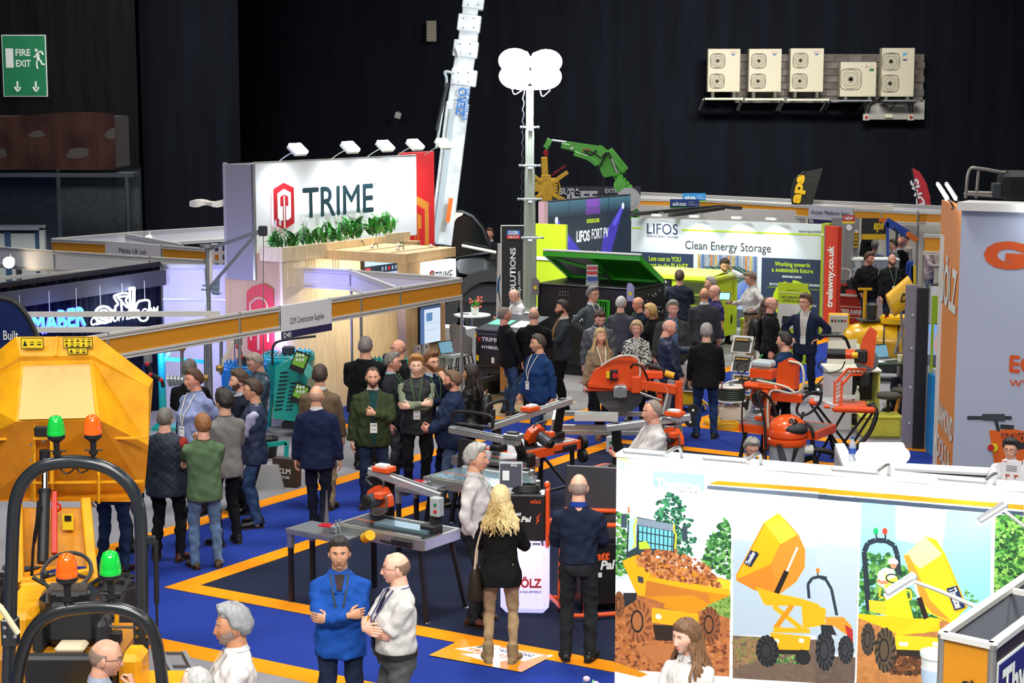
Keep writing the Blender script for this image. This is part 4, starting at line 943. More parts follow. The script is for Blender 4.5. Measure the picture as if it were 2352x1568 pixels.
def flood(root_loc,yaw,label,s=1.0,tilt=35,e=FL,size=(.26,.2),power=0,name='floodlight',col=(.9,.97,1),armd=(0,.25,-.12)):
 t=thing(name,label,'floodlight',root_loc,yaw);R=Matrix.Rotation(math.radians(tilt),3,'X')
 b=MB();b.box((0,0,0),(size[0]*s,.05*s,size[1]*s),R,b=.008);b.build('housing',MW,t)
 b=MB();b.box(R@Vector((0,-.045*s,0)),(size[0]*s*1.02,.05,size[1]*s*1.04),R,b=.02);b=b if s<1.3 else MB().ell(R@Vector((0,-.045*s,0)),(size[0]*s*.62,.06,size[1]*s*.7),20,10,R);b.build('lens',e,t)
 b=MB();b.tube([(0,.03,0),Vector(armd)*.6+Vector((0,0,.02)),armd],.01,6);b.build('arm',M_ALU,t)
 if power:
  l=bpy.data.lights.new('flood_beam','SPOT');l.energy=power;l.color=col;l.spot_size=math.radians(125);l.spot_blend=.8;l.shadow_soft_size=.12
  lo=bpy.data.objects.new('flood_beam',l);C.objects.link(lo);lo.parent=t;lo.location=R@Vector((0,-.06,0));lo.rotation_euler=(math.radians(90-0+tilt)if False else math.radians(90)+math.radians(tilt)-math.radians(0),0,0)
 return t
for k,(x,lab)in enumerate(((.55,'first floodlight from the left on top of the white sign'),(1.95,'second floodlight from the left on top of the white sign'),(2.95,'third floodlight, seen edge on, on top of the white sign'),(3.85,'fourth floodlight from the left on top of the white sign'),(4.75,'rightmost floodlight on top of the red panel'))):
 p_=K1+uA*x+uB*.42+ZV*4.42;flood(p_,YA,lab,1.15,-52,power=0,armd=(0,.42,-.2));l=bpy.data.lights.new('sign_wash','SPOT');l.energy=55;l.color=(.9,.97,1);l.spot_size=2.3;l.spot_blend=.9;l.shadow_soft_size=.15;lo=bpy.data.objects.new('sign_wash',l);C.objects.link(lo);lo.location=p_+ZV*-.12+uB*.06;lo.rotation_euler=(-uB*.45-ZV).to_track_quat('-Z','Y').to_euler()
l=bpy.data.lights.new('canopy_fill','SPOT');l.energy=90;l.color=(1,.93,.8);l.spot_size=2.4;l.spot_blend=.8;l.shadow_soft_size=.1;lo=bpy.data.objects.new('canopy_fill',l);C.objects.link(lo);lo.location=K0+uA*1.6+uB*1.1+ZV*2.5;lo.rotation_euler=(-uB*.8-ZV*.7).to_track_quat('-Z','Y').to_euler()  # added warm fill on the plywood, not a fitting of the canopy
cn=thing('wooden_canopy','flat oak canopy with lamps lying on it beside the planter','canopy',P(932,583,HT),YB);cc=cn.location
b=MB();b.box((-1.2,.75,-.08),(2.4,1.55,.16),b=.005);b.build('deck',OAK,cn);
for k in range(4):b=MB();b.box((-.3-.6*k,.75,.005),(.012,1.5,.01));b.build('joint_strip',OAKD,cn,smooth=0)
for k,(x,y)in enumerate(((-2.0,.5),(-1.6,.9),(-1.1,.6),(-.9,1.1),(-.5,.5),(-.3,1.2))):
 b=MB();b.tube([(x,y,0.02),(x+.04,y+.02,.07),(x+.1,y,.08),(x+.14,y-.03,.02)],.008,5);b.ell((x,y,.03),(.04,.04,.03),8,6,mi=1);b.build('cable_loop',[M_BLK,MW],cn)
sl=thing('slatted_wall','narrow oak wall of upright slats carrying a monitor','wall',Vector((cc.x,cc.y,0)),YA)
b=MB();b.box((.55,.06,1.3),(1.1,.1,2.6));b.build('backing',OAKD,sl,smooth=0);b=MB();b.box((-.03,.05,1.3),(.06,.16,2.6));b.build('end_board',OAK,sl,smooth=0)
sb=MB();sb.box((0,0,1.25),(.034,.03,2.5));sme=sb.mesh('slat');sme.materials.append(OAK)
for k in range(20):link('slat',sme,sl,(.03+k*.055,-.005,0))
def screen(name,label,cat,loc,yaw,w_,h_,img,e=1.6,frame=M_BLK,dep=.04):
 t=thing(name,label,cat,loc,yaw);b=MB();b.box((0,0,h_/2),(w_+.03,dep,h_+.03),b=.006);b.build('casing',frame,t)
 me=bpy.data.meshes.new('screen');me.from_pydata([(-w_/2,-dep/2-.002,0),(w_/2,-dep/2-.002,0),(w_/2,-dep/2-.002,h_),(-w_/2,-dep/2-.002,h_)],[],[(0,1,2,3)]);uvl=me.uv_layers.new()
 for i,c_ in enumerate(((0,0),(1,0),(1,1),(0,1))):uvl.data[i].uv=c_
 me.materials.append(imgmat(img,e));link('display',me,t);return t
# small rasteriser for flat print and screens
class Canvas:
 def __init__(s,w,h,bg=(1,1,1)):s.w,s.h=w,h;s.a=np.ones((h,w,3),dtype=np.float32)*np.array(bg,dtype=np.float32)
 def poly(s,pts,col,noise=0.0,seed=0,feather=None,cell=3,alpha=1.0):
  P_=np.array(pts,dtype=float);x0,y0=np.floor(P_.min(0)).astype(int);x1,y1=np.ceil(P_.max(0)).astype(int)+1
  x0,y0,x1,y1=max(x0,0),max(y0,0),min(x1,s.w),min(y1,s.h)
  if x1<=x0 or y1<=y0:return
  X,Y=np.meshgrid(np.arange(x0,x1)+.5,np.arange(y0,y1)+.5);ins=np.zeros(X.shape,bool);n=len(P_);j=n-1
  for i in range(n):
   xi,yi=P_[i];xj,yj=P_[j]
   if yi!=yj:ins^=((yi>Y)!=(yj>Y))&(X<(xj-xi)*(Y-yi)/(yj-yi)+xi)
   j=i
  c=np.array(lin(col)if isinstance(col,str)else col,dtype=np.float32);A=s.a[y0:y1,x0:x1]
  c=np.ones(A.shape,np.float32)*c
  if noise:
   N=vnoise(X,Y,cell,seed)*.5+vnoise(X,Y,cell*3,seed+5)*.5;c=c*(1+noise*(N[...,None]*2-1))
  A[ins]=(A[ins]*(1-alpha)+c[ins]*alpha)
 def blobs(s,pts,cols,n,r,seed):
  rn=np.random.RandomState(seed);P_=np.array(pts,float);x0,y0=P_.min(0);x1,y1=P_.max(0);k=0
  while k<n:
   x,y=rn.uniform(x0,x1),rn.uniform(y0,y1)
   c_=False;j=len(P_)-1
   for i in range(len(P_)):
    if((P_[i][1]>y)!=(P_[j][1]>y))and x<(P_[j][0]-P_[i][0])*(y-P_[i][1])/(P_[j][1]-P_[i][1])+P_[i][0]:c_=not c_
    j=i
   if not c_:k+=.2;continue
   k+=1;rr=r*rn.uniform(.5,1.3);m=rn.randint(5,8);ph=rn.uniform(0,6)
   s.poly([(x+rr*rn.uniform(.6,1.1)*math.cos(ph+t*6.283/m),y+rr*rn.uniform(.5,1)*math.sin(ph+t*6.283/m))for t in range(m)],cols[rn.randint(len(cols))])
 def rect(s,x0,y0,x1,y1,col,**k):s.poly([(x0,y0),(x1,y0),(x1,y1),(x0,y1)],col,**k)
 def line(s,pts,wd,col,**k):
  for(xa,ya),(xb_,yb_)in zip(pts,pts[1:]):
   l=math.hypot(xb_-xa,yb_-ya)or 1;nx,ny=-(yb_-ya)/l*wd/2,(xb_-xa)/l*wd/2;s.poly([(xa+nx,ya+ny),(xb_+nx,yb_+ny),(xb_-nx,yb_-ny),(xa-nx,ya-ny)],col,**k)
 def disc(s,x,y,rx,ry,col,n=26,**k):s.poly([(x+rx*math.cos(2*math.pi*i/n),y+ry*math.sin(2*math.pi*i/n))for i in range(n)],col,**k)
 def vgrad(s,y0,y1,c0,c1,x0=0,x1=None):
  x1=x1 or s.w;t=np.linspace(0,1,max(int(y1)-int(y0),1))[:,None,None];s.a[int(y0):int(y1),int(x0):int(x1)]=(np.array(lin(c0))*(1-t)+np.array(lin(c1))*t)
 def image(s,name):
  a=np.clip(s.a,0,1);a=np.where(a<=.0031308,a*12.92,1.055*np.power(a,1/2.4)-.055);im=bpy.data.images.new(name,s.w,s.h)
  out=np.ones((s.h,s.w,4),np.float32);out[...,:3]=a[::-1];im.pixels.foreach_set(out.ravel());im.update();im.pack();return im
def vnoise(X,Y,cell,seed):
 xi=np.floor(X/cell).astype(np.int64);yi=np.floor(Y/cell).astype(np.int64);fx,fy=X/cell-xi,Y/cell-yi;fx=fx*fx*(3-2*fx);fy=fy*fy*(3-2*fy)
 def h(a,b_):v=(a*374761393+b_*668265263+seed*974711)&0x7fffffff;v=((v^(v>>13))*1274126177)&0x7fffffff;return((v^(v>>16))&1023)/1023
 return(h(xi,yi)*(1-fx)+h(xi+1,yi)*fx)*(1-fy)+(h(xi,yi+1)*(1-fx)+h(xi+1,yi+1)*fx)*fy
_im={}
def imgmat(im,e=0,rough=.5):
 k=(im.name,e)
 if k in _im:return _im[k]
 m=bpy.data.materials.new('print');m.use_nodes=True;nt=m.node_tree;b_=nt.nodes['Principled BSDF'];t=nt.nodes.new('ShaderNodeTexImage');t.image=im;t.extension='EXTEND'
 b_.inputs['Roughness'].default_value=rough
 if e:nt.links.new(t.outputs[0],b_.inputs['Emission Color']);b_.inputs['Emission Strength'].default_value=e;b_.inputs['Base Color'].default_value=(.02,.02,.02,1)
 else:nt.links.new(t.outputs[0],b_.inputs['Base Color'])
 _im[k]=m;return m
cv=Canvas(320,180,lin('#a8c8f0'));cv.rect(0,0,320,34,'#c3dcf8');cv.rect(0,34,320,66,'#1c2838')
for i in range(8):cv.rect(120+i*24,42,132+i*24,58,'#d3262a' if i==2 else '#8fa4bc')
cv.rect(0,66,56,180,'#1c2838');cv.rect(4,40,40,54,'#d0404a')
for i in range(4):cv.rect(60,84+i*24,300,90+i*24,'#31415a' if i==1 else '#8db4e4')
dash=cv.image('dashboard')
cv=Canvas(200,220,lin('#c9d8e8'));cv.rect(0,0,200,18,'#3a4f70');cv.rect(0,18,40,220,'#4a6a9a');cv.rect(60,40,120,90,'#5a7fb0');cv.rect(56,100,190,104,'#a8c0d8');cv.rect(56,140,170,144,'#a8c0d8');dash2=cv.image('panel_view')
q=K0+uA*2.72+uB*.08;screen('television','large wall television showing a blue dashboard under the oak canopy','television',q+ZV*1.75,YA,1.3,.78,dash,1.1)
q=Vector((cc.x,cc.y,0))+uA*.58+uB*.05;screen('monitor','square monitor fixed to the slatted oak wall','monitor',q+ZV*1.22,YA,.58,.62,dash2,1.0)
lbx=thing('lightbox_sign','white lightbox sign with a small name and emblem over the slatted wall','sign',Vector((cc.x,cc.y,0))+uA*.72+uB*.14+ZV*2.05,YA)
b=MB();b.box((0,0,.27),(.86,.14,.54),b=.01);b.build('box',mat('#f4f5f7',.5,0,'lamp',.75),lbx);text('TRIME',.17,M_TXTD,lbx,(-.2,-.075,.2),width=.5);emblem(lbx,-.36,.15,.13,.26,y=-.085,m=mat('#d86a4a',.5))
# GENERIC PARTS
def tyre(parent,c,r,wd,axis='x',m=M_RUB,rim=M_CHR,rr=.55,lugs=18,name='wheel',tread=.03):
 """wheel: axis along local x"""
 R=Matrix.Rotation(math.pi/2,3,'Y')if axis=='x' else Matrix.Rotation(math.pi/2,3,'X')
 b=MB();h=wd/2;b.lathe([(r*rr,-h*.8),(r*.9,-h),(r*.985,-h*.7),(r,0),(r*.985,h*.7),(r*.9,h),(r*rr,h*.8)],28,c,R)
 o=b.build('tyre',m,parent)
 if lugs:
  b=MB();c=Vector(c)
  for k in range(lugs):
   for s_ in(-1,1):
    a=2*math.pi*(k+.25*s_)/lugs
    for q in(0,1):
     a2=a+q*.10
     p_=R@Vector((math.cos(a2)*(r+tread*.3),math.sin(a2)*(r+tread*.3),s_*h*(.28+.38*q)))+c
     d_=R@Vector((math.cos(a2),math.sin(a2),0));t_=R@Vector((-math.sin(a2),math.cos(a2),0));w_=R@Vector((0,0,1))
     Rm=Matrix((t_,w_,d_)).transposed();b.box(p_,(r*.12,h*.45,tread),Rm)
  b.build('tread',m,parent,smooth=0)['kind']='stuff'
 b=MB();b.lathe([(0.001,-h*.3),(r*.18,-h*.32),(r*.2,-h*.1),(r*rr*.8,-h*.05),(r*rr*.92,-h*.6),(r*rr,-h*.8),(r*rr,h*.8),(r*rr*.92,h*.6),(r*rr*.8,h*.05),(r*.2,h*.1),(r*.18,h*.32),(.001,h*.3)],24,c,R);b.build('rim',rim,parent)
 return o
def bolt(parent,pts,r=.012,m=M_CHR,name='bolt',d=(0,-1,0)):
 b=MB()
 for p in pts:p=Vector(p);b.cyl(p,p+Vector(d)*r,r,n=7)
 return b.build(name,m,parent)
def beacon(parent,p,colh,s=1.0,label=None):
 p=Vector(p);b=MB();b.cyl(p,p+ZV*.13*s,.018*s,.026*s,n=10);b.cyl(p+ZV*.02*s,p+ZV*.05*s,.034*s,n=10);b.lathe([(.03,.12),(.066,.15),(.068,.175),(.06,.18)],18,p,None)if s==1 else b.lathe([(.03*s,.12*s),(.066*s,.15*s),(.068*s,.175*s),(.06*s,.18*s)],18,p)
 b.cyl(p+Vector((-.07*s,0,.05*s)),p+Vector((.07*s,0,.05*s)),.007*s,n=6);o=b.build('beacon',M_BLK,parent)
 m=mat(colh,.12,0,'plain',.25,.93,.5);g=MB();prof=[(.066,.175),(.07,.20),(.066,.205),(.068,.22),(.058,.28),(.045,.315),(.02,.328),(.001,.33)]
 g.lathe([(a*s,z*s)for a,z in prof],22,p);lens=g.build('beacon_lens',m,o,smooth=50)
 for zz in(.215,.23,.245):pass
 g=MB();g.cyl(p+ZV*.18*s,p+ZV*.26*s,.03*s,n=12);g.build('beacon_core',mat(colh,.3,0,'plain',.3),o);return o
# DUMPERS (lower left)
DY=M_YEL;DYO=mat('#f2a90a',.42,0,'metalrub',0,1,.3);DG=mat('#20262b',.32,0,'plain',0,1,.4)
d1=thing('site_dumper','large yellow site dumper with its skip tipped up and a black roll bar','dumper',(-4.15,14.6,0));o1=d1.location.copy()
L1=lambda u,v,Y:D(u,v,Y)-o1
Ys=16.3
ro=[(-60,845),(36,773),(222,772),(352,871),(341,1026),(332,1128),(300,1152),(-40,1148)]
rin=[(-60,895),(47,820),(212,818),(341,891)]
pan=[(48,830),(212,828),(228,964),(36,968)]
SK={}
b=MB();q=lambda u,v,Y:L1(u,v,Y)
TL_,TR_=q(36,773,Ys),q(222,772,Ys);RU,RM,RB=q(352,871,Ys+.15),q(341,1022,Ys-.05),q(332,1128,Ys-.1);LU,LM_,LB_=q(-95,880,Ys+.15),q(-90,1030,Ys-.05),q(-82,1130,Ys-.1)
tl,tr=q(47,818,Ys-.12),q(212,816,Ys-.12);ru=q(342,890,Ys+.0);lu=q(-84,900,Ys+.0)
pl_,pr_=q(36,968,Ys-.55),q(228,964,Ys-.55);bl_,br_=q(-40,1150,Ys-.3),q(305,1152,Ys-.3)
tl2,tr2=q(48,829,Ys-.10),q(213,827,Ys-.10)
V=[TL_,TR_,RU,RM,RB,LU,LM_,LB_,tl,tr,ru,lu,tl2,tr2,pl_,pr_,bl_,br_]
b.add(V,[(0,8,9,1),(1,9,10,2),(0,5,11,8),(2,10,3),(5,6,11)]);b.build('skip_rim',DYO,d1,smooth=0)
b=MB();b.add(V,[(8,12,13,9),(12,14,15,13),(9,13,15,3,10),(8,11,6,14,12)]);b.build('skip_shell',DYO,d1,smooth=0)
b=MB();b.slab([tl2+Vector((.03,-.01,-.02)),pl_+Vector((.03,-.01,.02)),pr_+Vector((-.03,-.01,.02)),tr2+Vector((-.03,-.01,-.02))],(0,-1,.2),.006);b.build('pale_panel',mat('#e3b872',.38),d1,smooth=0)  # paler tan panel over the central facet
b=MB();b.add(V,[(14,16,17,4,3,15),(14,6,7,16)]);b.build('skip_floor',mat('#c87d08',.5,0,'metalrub'),d1,smooth=0)
OF=Vector((-.32,1.0,-.16));b=MB()
RNG=[TL_,TR_,RU,RM,RB,br_,bl_,LB_,LM_,LU];cen=sum(RNG,Vector())/len(RNG);FR=[cen+(p-cen)*.97+OF for p in RNG];n=len(RNG)
b.add(RNG+FR,[(i,(i+1)%n,n+(i+1)%n,n+i)for i in range(n)]);b.build('skip_sides',DYO,d1,smooth=0)
rt=MB();rt.tube(FR,.03,6,closed=True);rt.build('skip_lip',DYO,d1)
b=MB();b.beam(TL_.lerp(TR_,.52)+Vector((0,-.02,-.0)),tl.lerp(tr,.5)+Vector((0,-.02,0)),.02,.03);b.build('rib',DYO,d1,smooth=0)
for(u,v0,v1)in((76,962,1150),(118,1020,1120),(226,1085,1150)):
 b=MB();b.beam(q(u,v0,Ys-.5),q(u,v1,Ys-.42),.02,.1);b.build('rib',DY,d1,smooth=0)
for(u0,u1,v)in((-30,338,1008),(76,330,1108)):
 b=MB();b.beam(q(u0,v,Ys-.48),q(u1,v-3,Ys-.36),.03,.02);b.build('rib',DY,d1,smooth=0)
b=MB();b.beam(q(78,1005,Ys-.6),q(118,1004,Ys-.6),.05,.03);b.beam(q(120,990,Ys-.6),q(120,1110,Ys-.6),.03,.05);b.build('ram_bracket',DY,d1,smooth=0)
b=MB();b.box(q(97,990,Ys-.62),(.14,.06,.09),b=.01);b.build('rear_light',M_BLK,d1);bolt(d1,[q(72,y,Ys-.62)for y in(1021,1056)]+[q(100,1012,Ys-.66)],.012)
STK=mat('#f2d21c',.5)
def sticker(u0,v0,u1,v1,Y,nrow,ncol,tri=True):
 a,c=q(u0,v1,Y),q(u1,v0,Y);w_,h_=c.x-a.x,c.z-a.z;b=MB();b.box(((a.x+c.x)/2,Y-o1.y,(a.z+c.z)/2),(w_,.004,h_));b.box(((a.x+c.x)/2,Y-o1.y+.002,(a.z+c.z)/2),(w_+.012,.004,h_+.012),mi=1)
 for i in range(ncol):
  for j in range(nrow):
   x=a.x+w_*(i+.5)/ncol;z=a.z+h_*(j+.5)/nrow;y=Y-o1.y-.003
   if(i+j)%3==0:b.slab([(x-w_*.3/ncol,y,z-h_*.3/nrow),(x+w_*.3/ncol,y,z-h_*.3/nrow),(x,y,z+h_*.33/nrow)],(0,-1,0),.001,1)
   else:b.beam((x-w_*.3/ncol,y,z+.01),(x+w_*.3/ncol,y,z+.01),.002,.006,1);b.beam((x-w_*.3/ncol,y,z-.012),(x+w_*.25/ncol,y,z-.012),.002,.012,1)
 b.build('warning_label',[STK,M_BLK],d1,smooth=0)
sticker(50,777,98,799,Ys-.13,1,3);sticker(147,776,211,797,Ys-.13,2,5);sticker(157,800,200,812,Ys-.14,1,3)
for u0,u1,s_ in((40,44,-1),(196,214,1)):
 b=MB();b.beam(q(u0,1150,15.7),q(u1,1345,15.1),.09,.14,b=.01);b.build('lift_arm',DY,d1)
b=MB();b.slab([q(52,1168,15.75),q(200,1168,15.75),q(206,1300,15.4),q(52,1300,15.4)],(0,1,.1),.03);b.build('lift_plate',mat('#d98f0a',.5,0,'metalrub'),d1,smooth=0)
b=MB();b.beam(q(50,1360,15.0),q(205,1352,15.0),.14,.2,b=.02);b.beam(q(50,1335,15.0),q(215,1312,15.0),.08,.06,b=.01);b.build('cross_beam',DY,d1)
b=MB();b.cyl(q(103,1045,15.6),q(103,1150,15.35),.028);b.build('ram_rod',M_CHR,d1);b=MB();b.cyl(q(103,1125,15.38),q(98,1292,15.0),.05);b.cyl(q(103,1122,15.38),q(103,1133,15.37),.06);b.cyl(q(103,1033,15.6),q(103,1058,15.6),.05);b.build('hydraulic_ram',M_BLK,d1)
b=MB();b.beam(q(125,1130,15.5),q(125,1272,15.2),.05,.07,b=.005);b.tube([q(132+7*math.cos(t),1165+8*math.sin(t),15.5)for t in[2*math.pi*i/12 for i in range(12)]],.012,6,closed=True);b.build('safety_strut',mat('#d8280e',.45),d1)
b=MB();b.box(q(156,1198,15.55),(.1,.01,.15));b.box(q(156,1190,15.54),(.06,.012,.05),mi=1);b.build('warning_label',[STK,M_BLK],d1,smooth=0)
for pts in([(88,1150),(84,1200),(78,1240),(72,1330)],[(92,1160),(82,1235),(76,1260),(73,1340)]):b=MB();b.tube([q(u,v,15.2)for u,v in pts],.013,6);b.build('hose',M_BLK,d1)
sw=MB();c=q(153,1312,14.3);R=Matrix.Rotation(math.radians(35),3,'X')
sw.tube([c+R@Vector((.205*math.cos(t),.205*math.sin(t),0))for t in[2*math.pi*i/28 for i in range(28)]],.017,8,closed=True)
for a in(200,340,90):sw.beam(c,c+R@Vector((.2*math.cos(math.radians(a)),.2*math.sin(math.radians(a)),0)),.03,.02)
sw.cyl(c,c-R@Vector((0,0,.2)),.03);sw.ell(c+R@Vector((-.16,-.06,.04)),(.03,.03,.035));sw.build('steering_wheel',M_DK,d1)
def lw(u,v,Y,su,sv,dp,nm,m,bb=.03,tilt=0):b=MB();b.box(q(u,v,Y),(su,dp,sv),Matrix.Rotation(tilt,3,'X'),b=bb);return b.build(nm,m,d1)
lw(160,1385,14.1,.46,.30,.3,'instrument_console',DG,.07,.2);lw(160,1373,13.92,.34,.12,.1,'instrument_panel',M_BLK,.02)
lw(168,1432,13.6,.44,.34,.16,'seat_back',mat('#17181a',.6),.06,-.1);lw(168,1450,13.9,.46,.12,.45,'seat',mat('#17181a',.6),.04)
for u in(95,238):lw(u,1455,13.6,.08,.26,.3,'armrest',mat('#222428',.6),.03)
for(ua,va,ub,vb)in((75,1325,108,1345),(230,1328,200,1346)):b=MB();b.cyl(q(ua,va,14.2),q(ub,vb,14.2),.02,.014);b.build('control_lever',M_BLK,d1)
lw(60,1440,14.2,.35,.5,.9,'body_panel',DY,.05);lw(160,1530,13.9,1.0,.5,.9,'engine_cover',mat('#b8770c',.5),.05);lw(165,1484,13.4,.24,.06,.2,'hydraulic_tank',mat('#c9b79a',.6),.05)
for s_,u in((-1,45),(1,252)):
 b=MB();b.tube([q(u,1400,13.9),q(u+s_*14,1390,13.9),q(u+s_*16,1410,13.9),q(u+s_*14,1440,13.9),q(u,1446,13.9)],.02,8);b.build('grab_rail',DY,d1)
lw(262,1463,13.7,.12,.1,.1,'side_lamp',M_BLK,.01)
Yr=13.2;b=MB();pts=[]
for u,v in((18,1600),(24,1400),(30,1210),(38,1140),(60,1098),(95,1072),(135,1062),(180,1060),(225,1067),(265,1085),(300,1118),(318,1160),(324,1230),(326,1400),(328,1600)):pts.append(q(u,v,Yr))
b.tube(pts,.052,12);b.build('roll_bar',DG,d1,smooth=60)
for u in(24,327):
 b=MB();b.box(q(u,1450,Yr),(.12,.12,.22),b=.01);b.build('roll_bar_hinge',DG,d1);bolt(d1,[q(u-12,1440,Yr-.07),q(u+12,1440,Yr-.07),q(u-12,1460,Yr-.07),q(u+12,1460,Yr-.07)],.016)
b=MB();b.box(q(344,1240,Yr),(.09,.05,.07),b=.008);b.build('strut_bracket',DG,d1);b=MB();b.cyl(q(358,1242,Yr),q(360,1385,Yr),.02);b.cyl(q(360,1380,Yr),q(361,1460,Yr),.01);b.build('gas_strut',M_BLK,d1)
for pts in([(138,1075),(150,1087),(162,1084),(172,1074)],[(175,1074),(185,1085),(197,1081),(207,1075)]):b=MB();b.tube([q(u,v,Yr)for u,v in pts],.007,6);b.build('beacon_cable',M_BLK,d1)
beacon(d1,q(131,1050,Yr),'#10b03a');beacon(d1,q(215,1048,Yr),'#e85a10')
for x in(-.6,.5):
 tyre(d1,(x,.7,.5),.5,.38,lugs=16)
d2=thing('site_dumper','nearest dumper, mostly out of frame: low black roll bar with amber and green beacons','dumper',(-2.6,10.7,0));o1=d2.location.copy();d1_,d1=d1,d2
q=lambda u,v,Y:D(u,v,Y)-o1
Yr=10.9;pts=[q(u,v,Yr)for u,v in((28,1640),(40,1560),(52,1500),(70,1455),(95,1425),(130,1406),(170,1398),(230,1393),(280,1398),(318,1414),(345,1440),(360,1480),(372,1560),(378,1640))]
b=MB();b.tube(pts,.042,12);b.build('roll_bar',mat('#17191b',.35,0,'plain',0,1,.4),d2,smooth=60)
for u in(156,256):b=MB();b.cyl(q(u,1402,Yr),q(u,1378,Yr),.04,.02);b.build('beacon_bracket',M_BLK,d2)
beacon(d2,q(156,1386,Yr),'#e8590c',1.02);beacon(d2,q(256,1380,Yr),'#0fae35',1.02)
b=MB();b.tube([q(262,1376,Yr),q(285,1358,Yr),q(310,1348,Yr)],.006,6);b.tube([q(240,1418,Yr),q(255,1438,Yr),q(290,1440,Yr),q(312,1440,Yr)],.008,6);b.build('beacon_cable',M_BLK,d2)
lw(170,1555,11.6,.66,.34,.1,'rear_board',mat('#15191c',.4),.02,.1);lw(308,1540,11.6,.16,.3,.3,'side_panel',DY,.04)
b=MB();b.box((-.1,.95,.6),(1.0,1.4,.8),b=.1);b.box((-.1,.9,1.1),(.9,.9,.3),b=.08);b.build('chassis',DY,d2)
for x in(-.7,.4):tyre(d2,(x,1.2,.5),.5,.36,lugs=14)
d1=d1_
b=MB();b.tube([D(-10,1385,10.5),D(5,1400,10.5),D(42,1455,10.5)],.02,8);tag(b.build('cream_hose',mat('#c9bd9a',.5)),'cream hose slanting in at the left edge beside the dumpers','hose')
ff=thing('feather_flag','dark blue banner with rounded top reading Built behind the yellow skip','banner',D(-8,900,19.2));fo=ff.location
b=MB();pts=[D(-40,900,19.2)-fo]+[D(u,v,19.2)-fo for u,v in((-40,690),(0,684),(35,694),(60,722),(80,760),(105,830),(110,900))][1-1:]
b.slab(pts,(0,1,0),.02);b.build('cloth',mat('#1b2a5c',.8,0,'cloth'),ff,smooth=0);b=MB();b.tube(pts[1:],.03,6);b.build('edge_pole',M_BLK,ff)
b=MB();b.cyl(D(30,700,19.25)-fo,Vector((.2,0.03,-fo.z)),.015);b.cyl(Vector((.2,.03,-fo.z)),Vector((.2,.03,-fo.z+.03)),.22);b.build('pole',M_BLK,ff)
text('Built',.105,MW,ff,D(8,780,19.15)-fo,bold=.01,width=.17*.98)
# TALL CRANE
cr=thing('telescopic_crane','white mobile crane with a tall slanting boom behind the tower stand','crane',(-.75,38.5,0));o1=cr.location.copy();q=lambda u,v,Y=38.5:D(u,v,Y)-o1
CW=mat('#d5dad8',.4,0,'metalrub');CG=mat('#a9b5b6',.45)
def boomsec(u0,v0,u1,v1,wd,nm='boom_section',dep=.5,m=CW):b=MB();b.beam(q(u0,v0),q(u1,v1),wd,dep,up=(0,1,0),b=.02);return b.build(nm,m,cr)
boomsec(1012,560,1052,235,.50);boomsec(1046,270,1072,110,.44,dep=.46);boomsec(1072,125,1080,45,.42,dep=.42);boomsec(1078,60,1086,-60,.34,dep=.38)
for(u,v,w_)in((1066,178,.56),(1070,113,.54),(1078,54,.50),(1088,2,.46)):b=MB();d_=(q(1052,235)-q(1012,560)).normalized();b.beam(q(u,v)-d_*.18,q(u,v)+d_*.18,w_,.56,up=(0,1,0),b=.02);b.build('boom_collar',CW,cr);bolt(cr,[q(u,v)+Vector((dx,-.29,dz))for dx in(-.12,.1)for dz in(-.1,.1)],.014,M_DK)
b=MB();b.beam(q(1000,560,38.2),q(1040,250,38.2),.12,.1,up=(0,1,0));b.build('boom_edge',CG,cr,smooth=0)
b=MB();b.cyl(q(1003,300,38.1),q(1028,190,38.1),.045);b.build('derrick_ram',M_DK,cr);b=MB();b.tube([q(1002,340,38.1),q(1018,240,38.1),q(1026,185,38.1),q(1022,165,38.1),q(1044,168,38.1)],.035,6);b.build('cable_arm',CG,cr)
b=MB();b.slab([q(1042,100,38.15),q(1058,104,38.15),q(1055,135,38.15)],(0,-1,0),.08);b.build('pivot_plate',CW,cr,smooth=0)
for(v,s_)in((205,1),(285,-1)):pass
b=MB()
for k in range(4):b.beam(q(1046,290+k*4),q(1070,284+k*4),.02,.02)
b.beam(q(1048,290),q(1030,480),.1,.06);b.build('cable_bundle',mat('#8a9290',.5),cr)
dd=(q(1052,235)-q(1012,560)).normalized();text('ZERO',.17,mat('#2a6ab0',.5),cr,q(1064,268,38.1),dd,(-1,0,.1),width=.62,bold=.03);text('EMISSION',.1,mat('#2a6ab0',.5),cr,q(1072,275,38.1),dd,(-1,0,.1),width=.66,bold=.02)
b=MB();b.beam(q(1028,510,38),q(1036,455,38),.09,.1,up=(0,1,0));b.build('orange_ram',mat('#e06a1a',.45),cr)
b=MB();pts=[(1030,520),(1034,488),(1060,486),(1085,498),(1108,525),(1122,560),(1128,580),(1060,590),(1032,596)]
b.slab([q(u,v,38.4)for u,v in pts],(0,1,0),1.6);b.build('cab',mat('#0c1413',.12,0,'plain',0,1,.5),cr)
b=MB();b.tube([q(u,v,38.38)for u,v in pts],.045,8,closed=True);b.build('cab_frame',M_BLK,cr)
b=MB();b.slab([q(u,v,38.3)for u,v in((1032,487),(1064,489),(1062,494),(1050,500),(1040,515),(1034,512))],(0,1,0),.4);b.build('mirror_arm',mat('#d8d5c4',.5),cr)
b=MB();RR=[]
for k,(u,v0,v1)in enumerate(((1048,590,610),(1056,584,640),(1080,581,650),(1110,580,650),(1138,584,645),(1142,600,630))):
 a,c=q(u,v1,38.6),q(u,v0,38.6);RR.append([(a.x,a.y+.0,a.z),(a.x,a.y-.45,(a.z*2+c.z)/3),(a.x,a.y-.35,c.z-.08),(c.x,c.y+.1,c.z),(c.x,c.y+.9,c.z),(c.x,a.y+.9,a.z)])
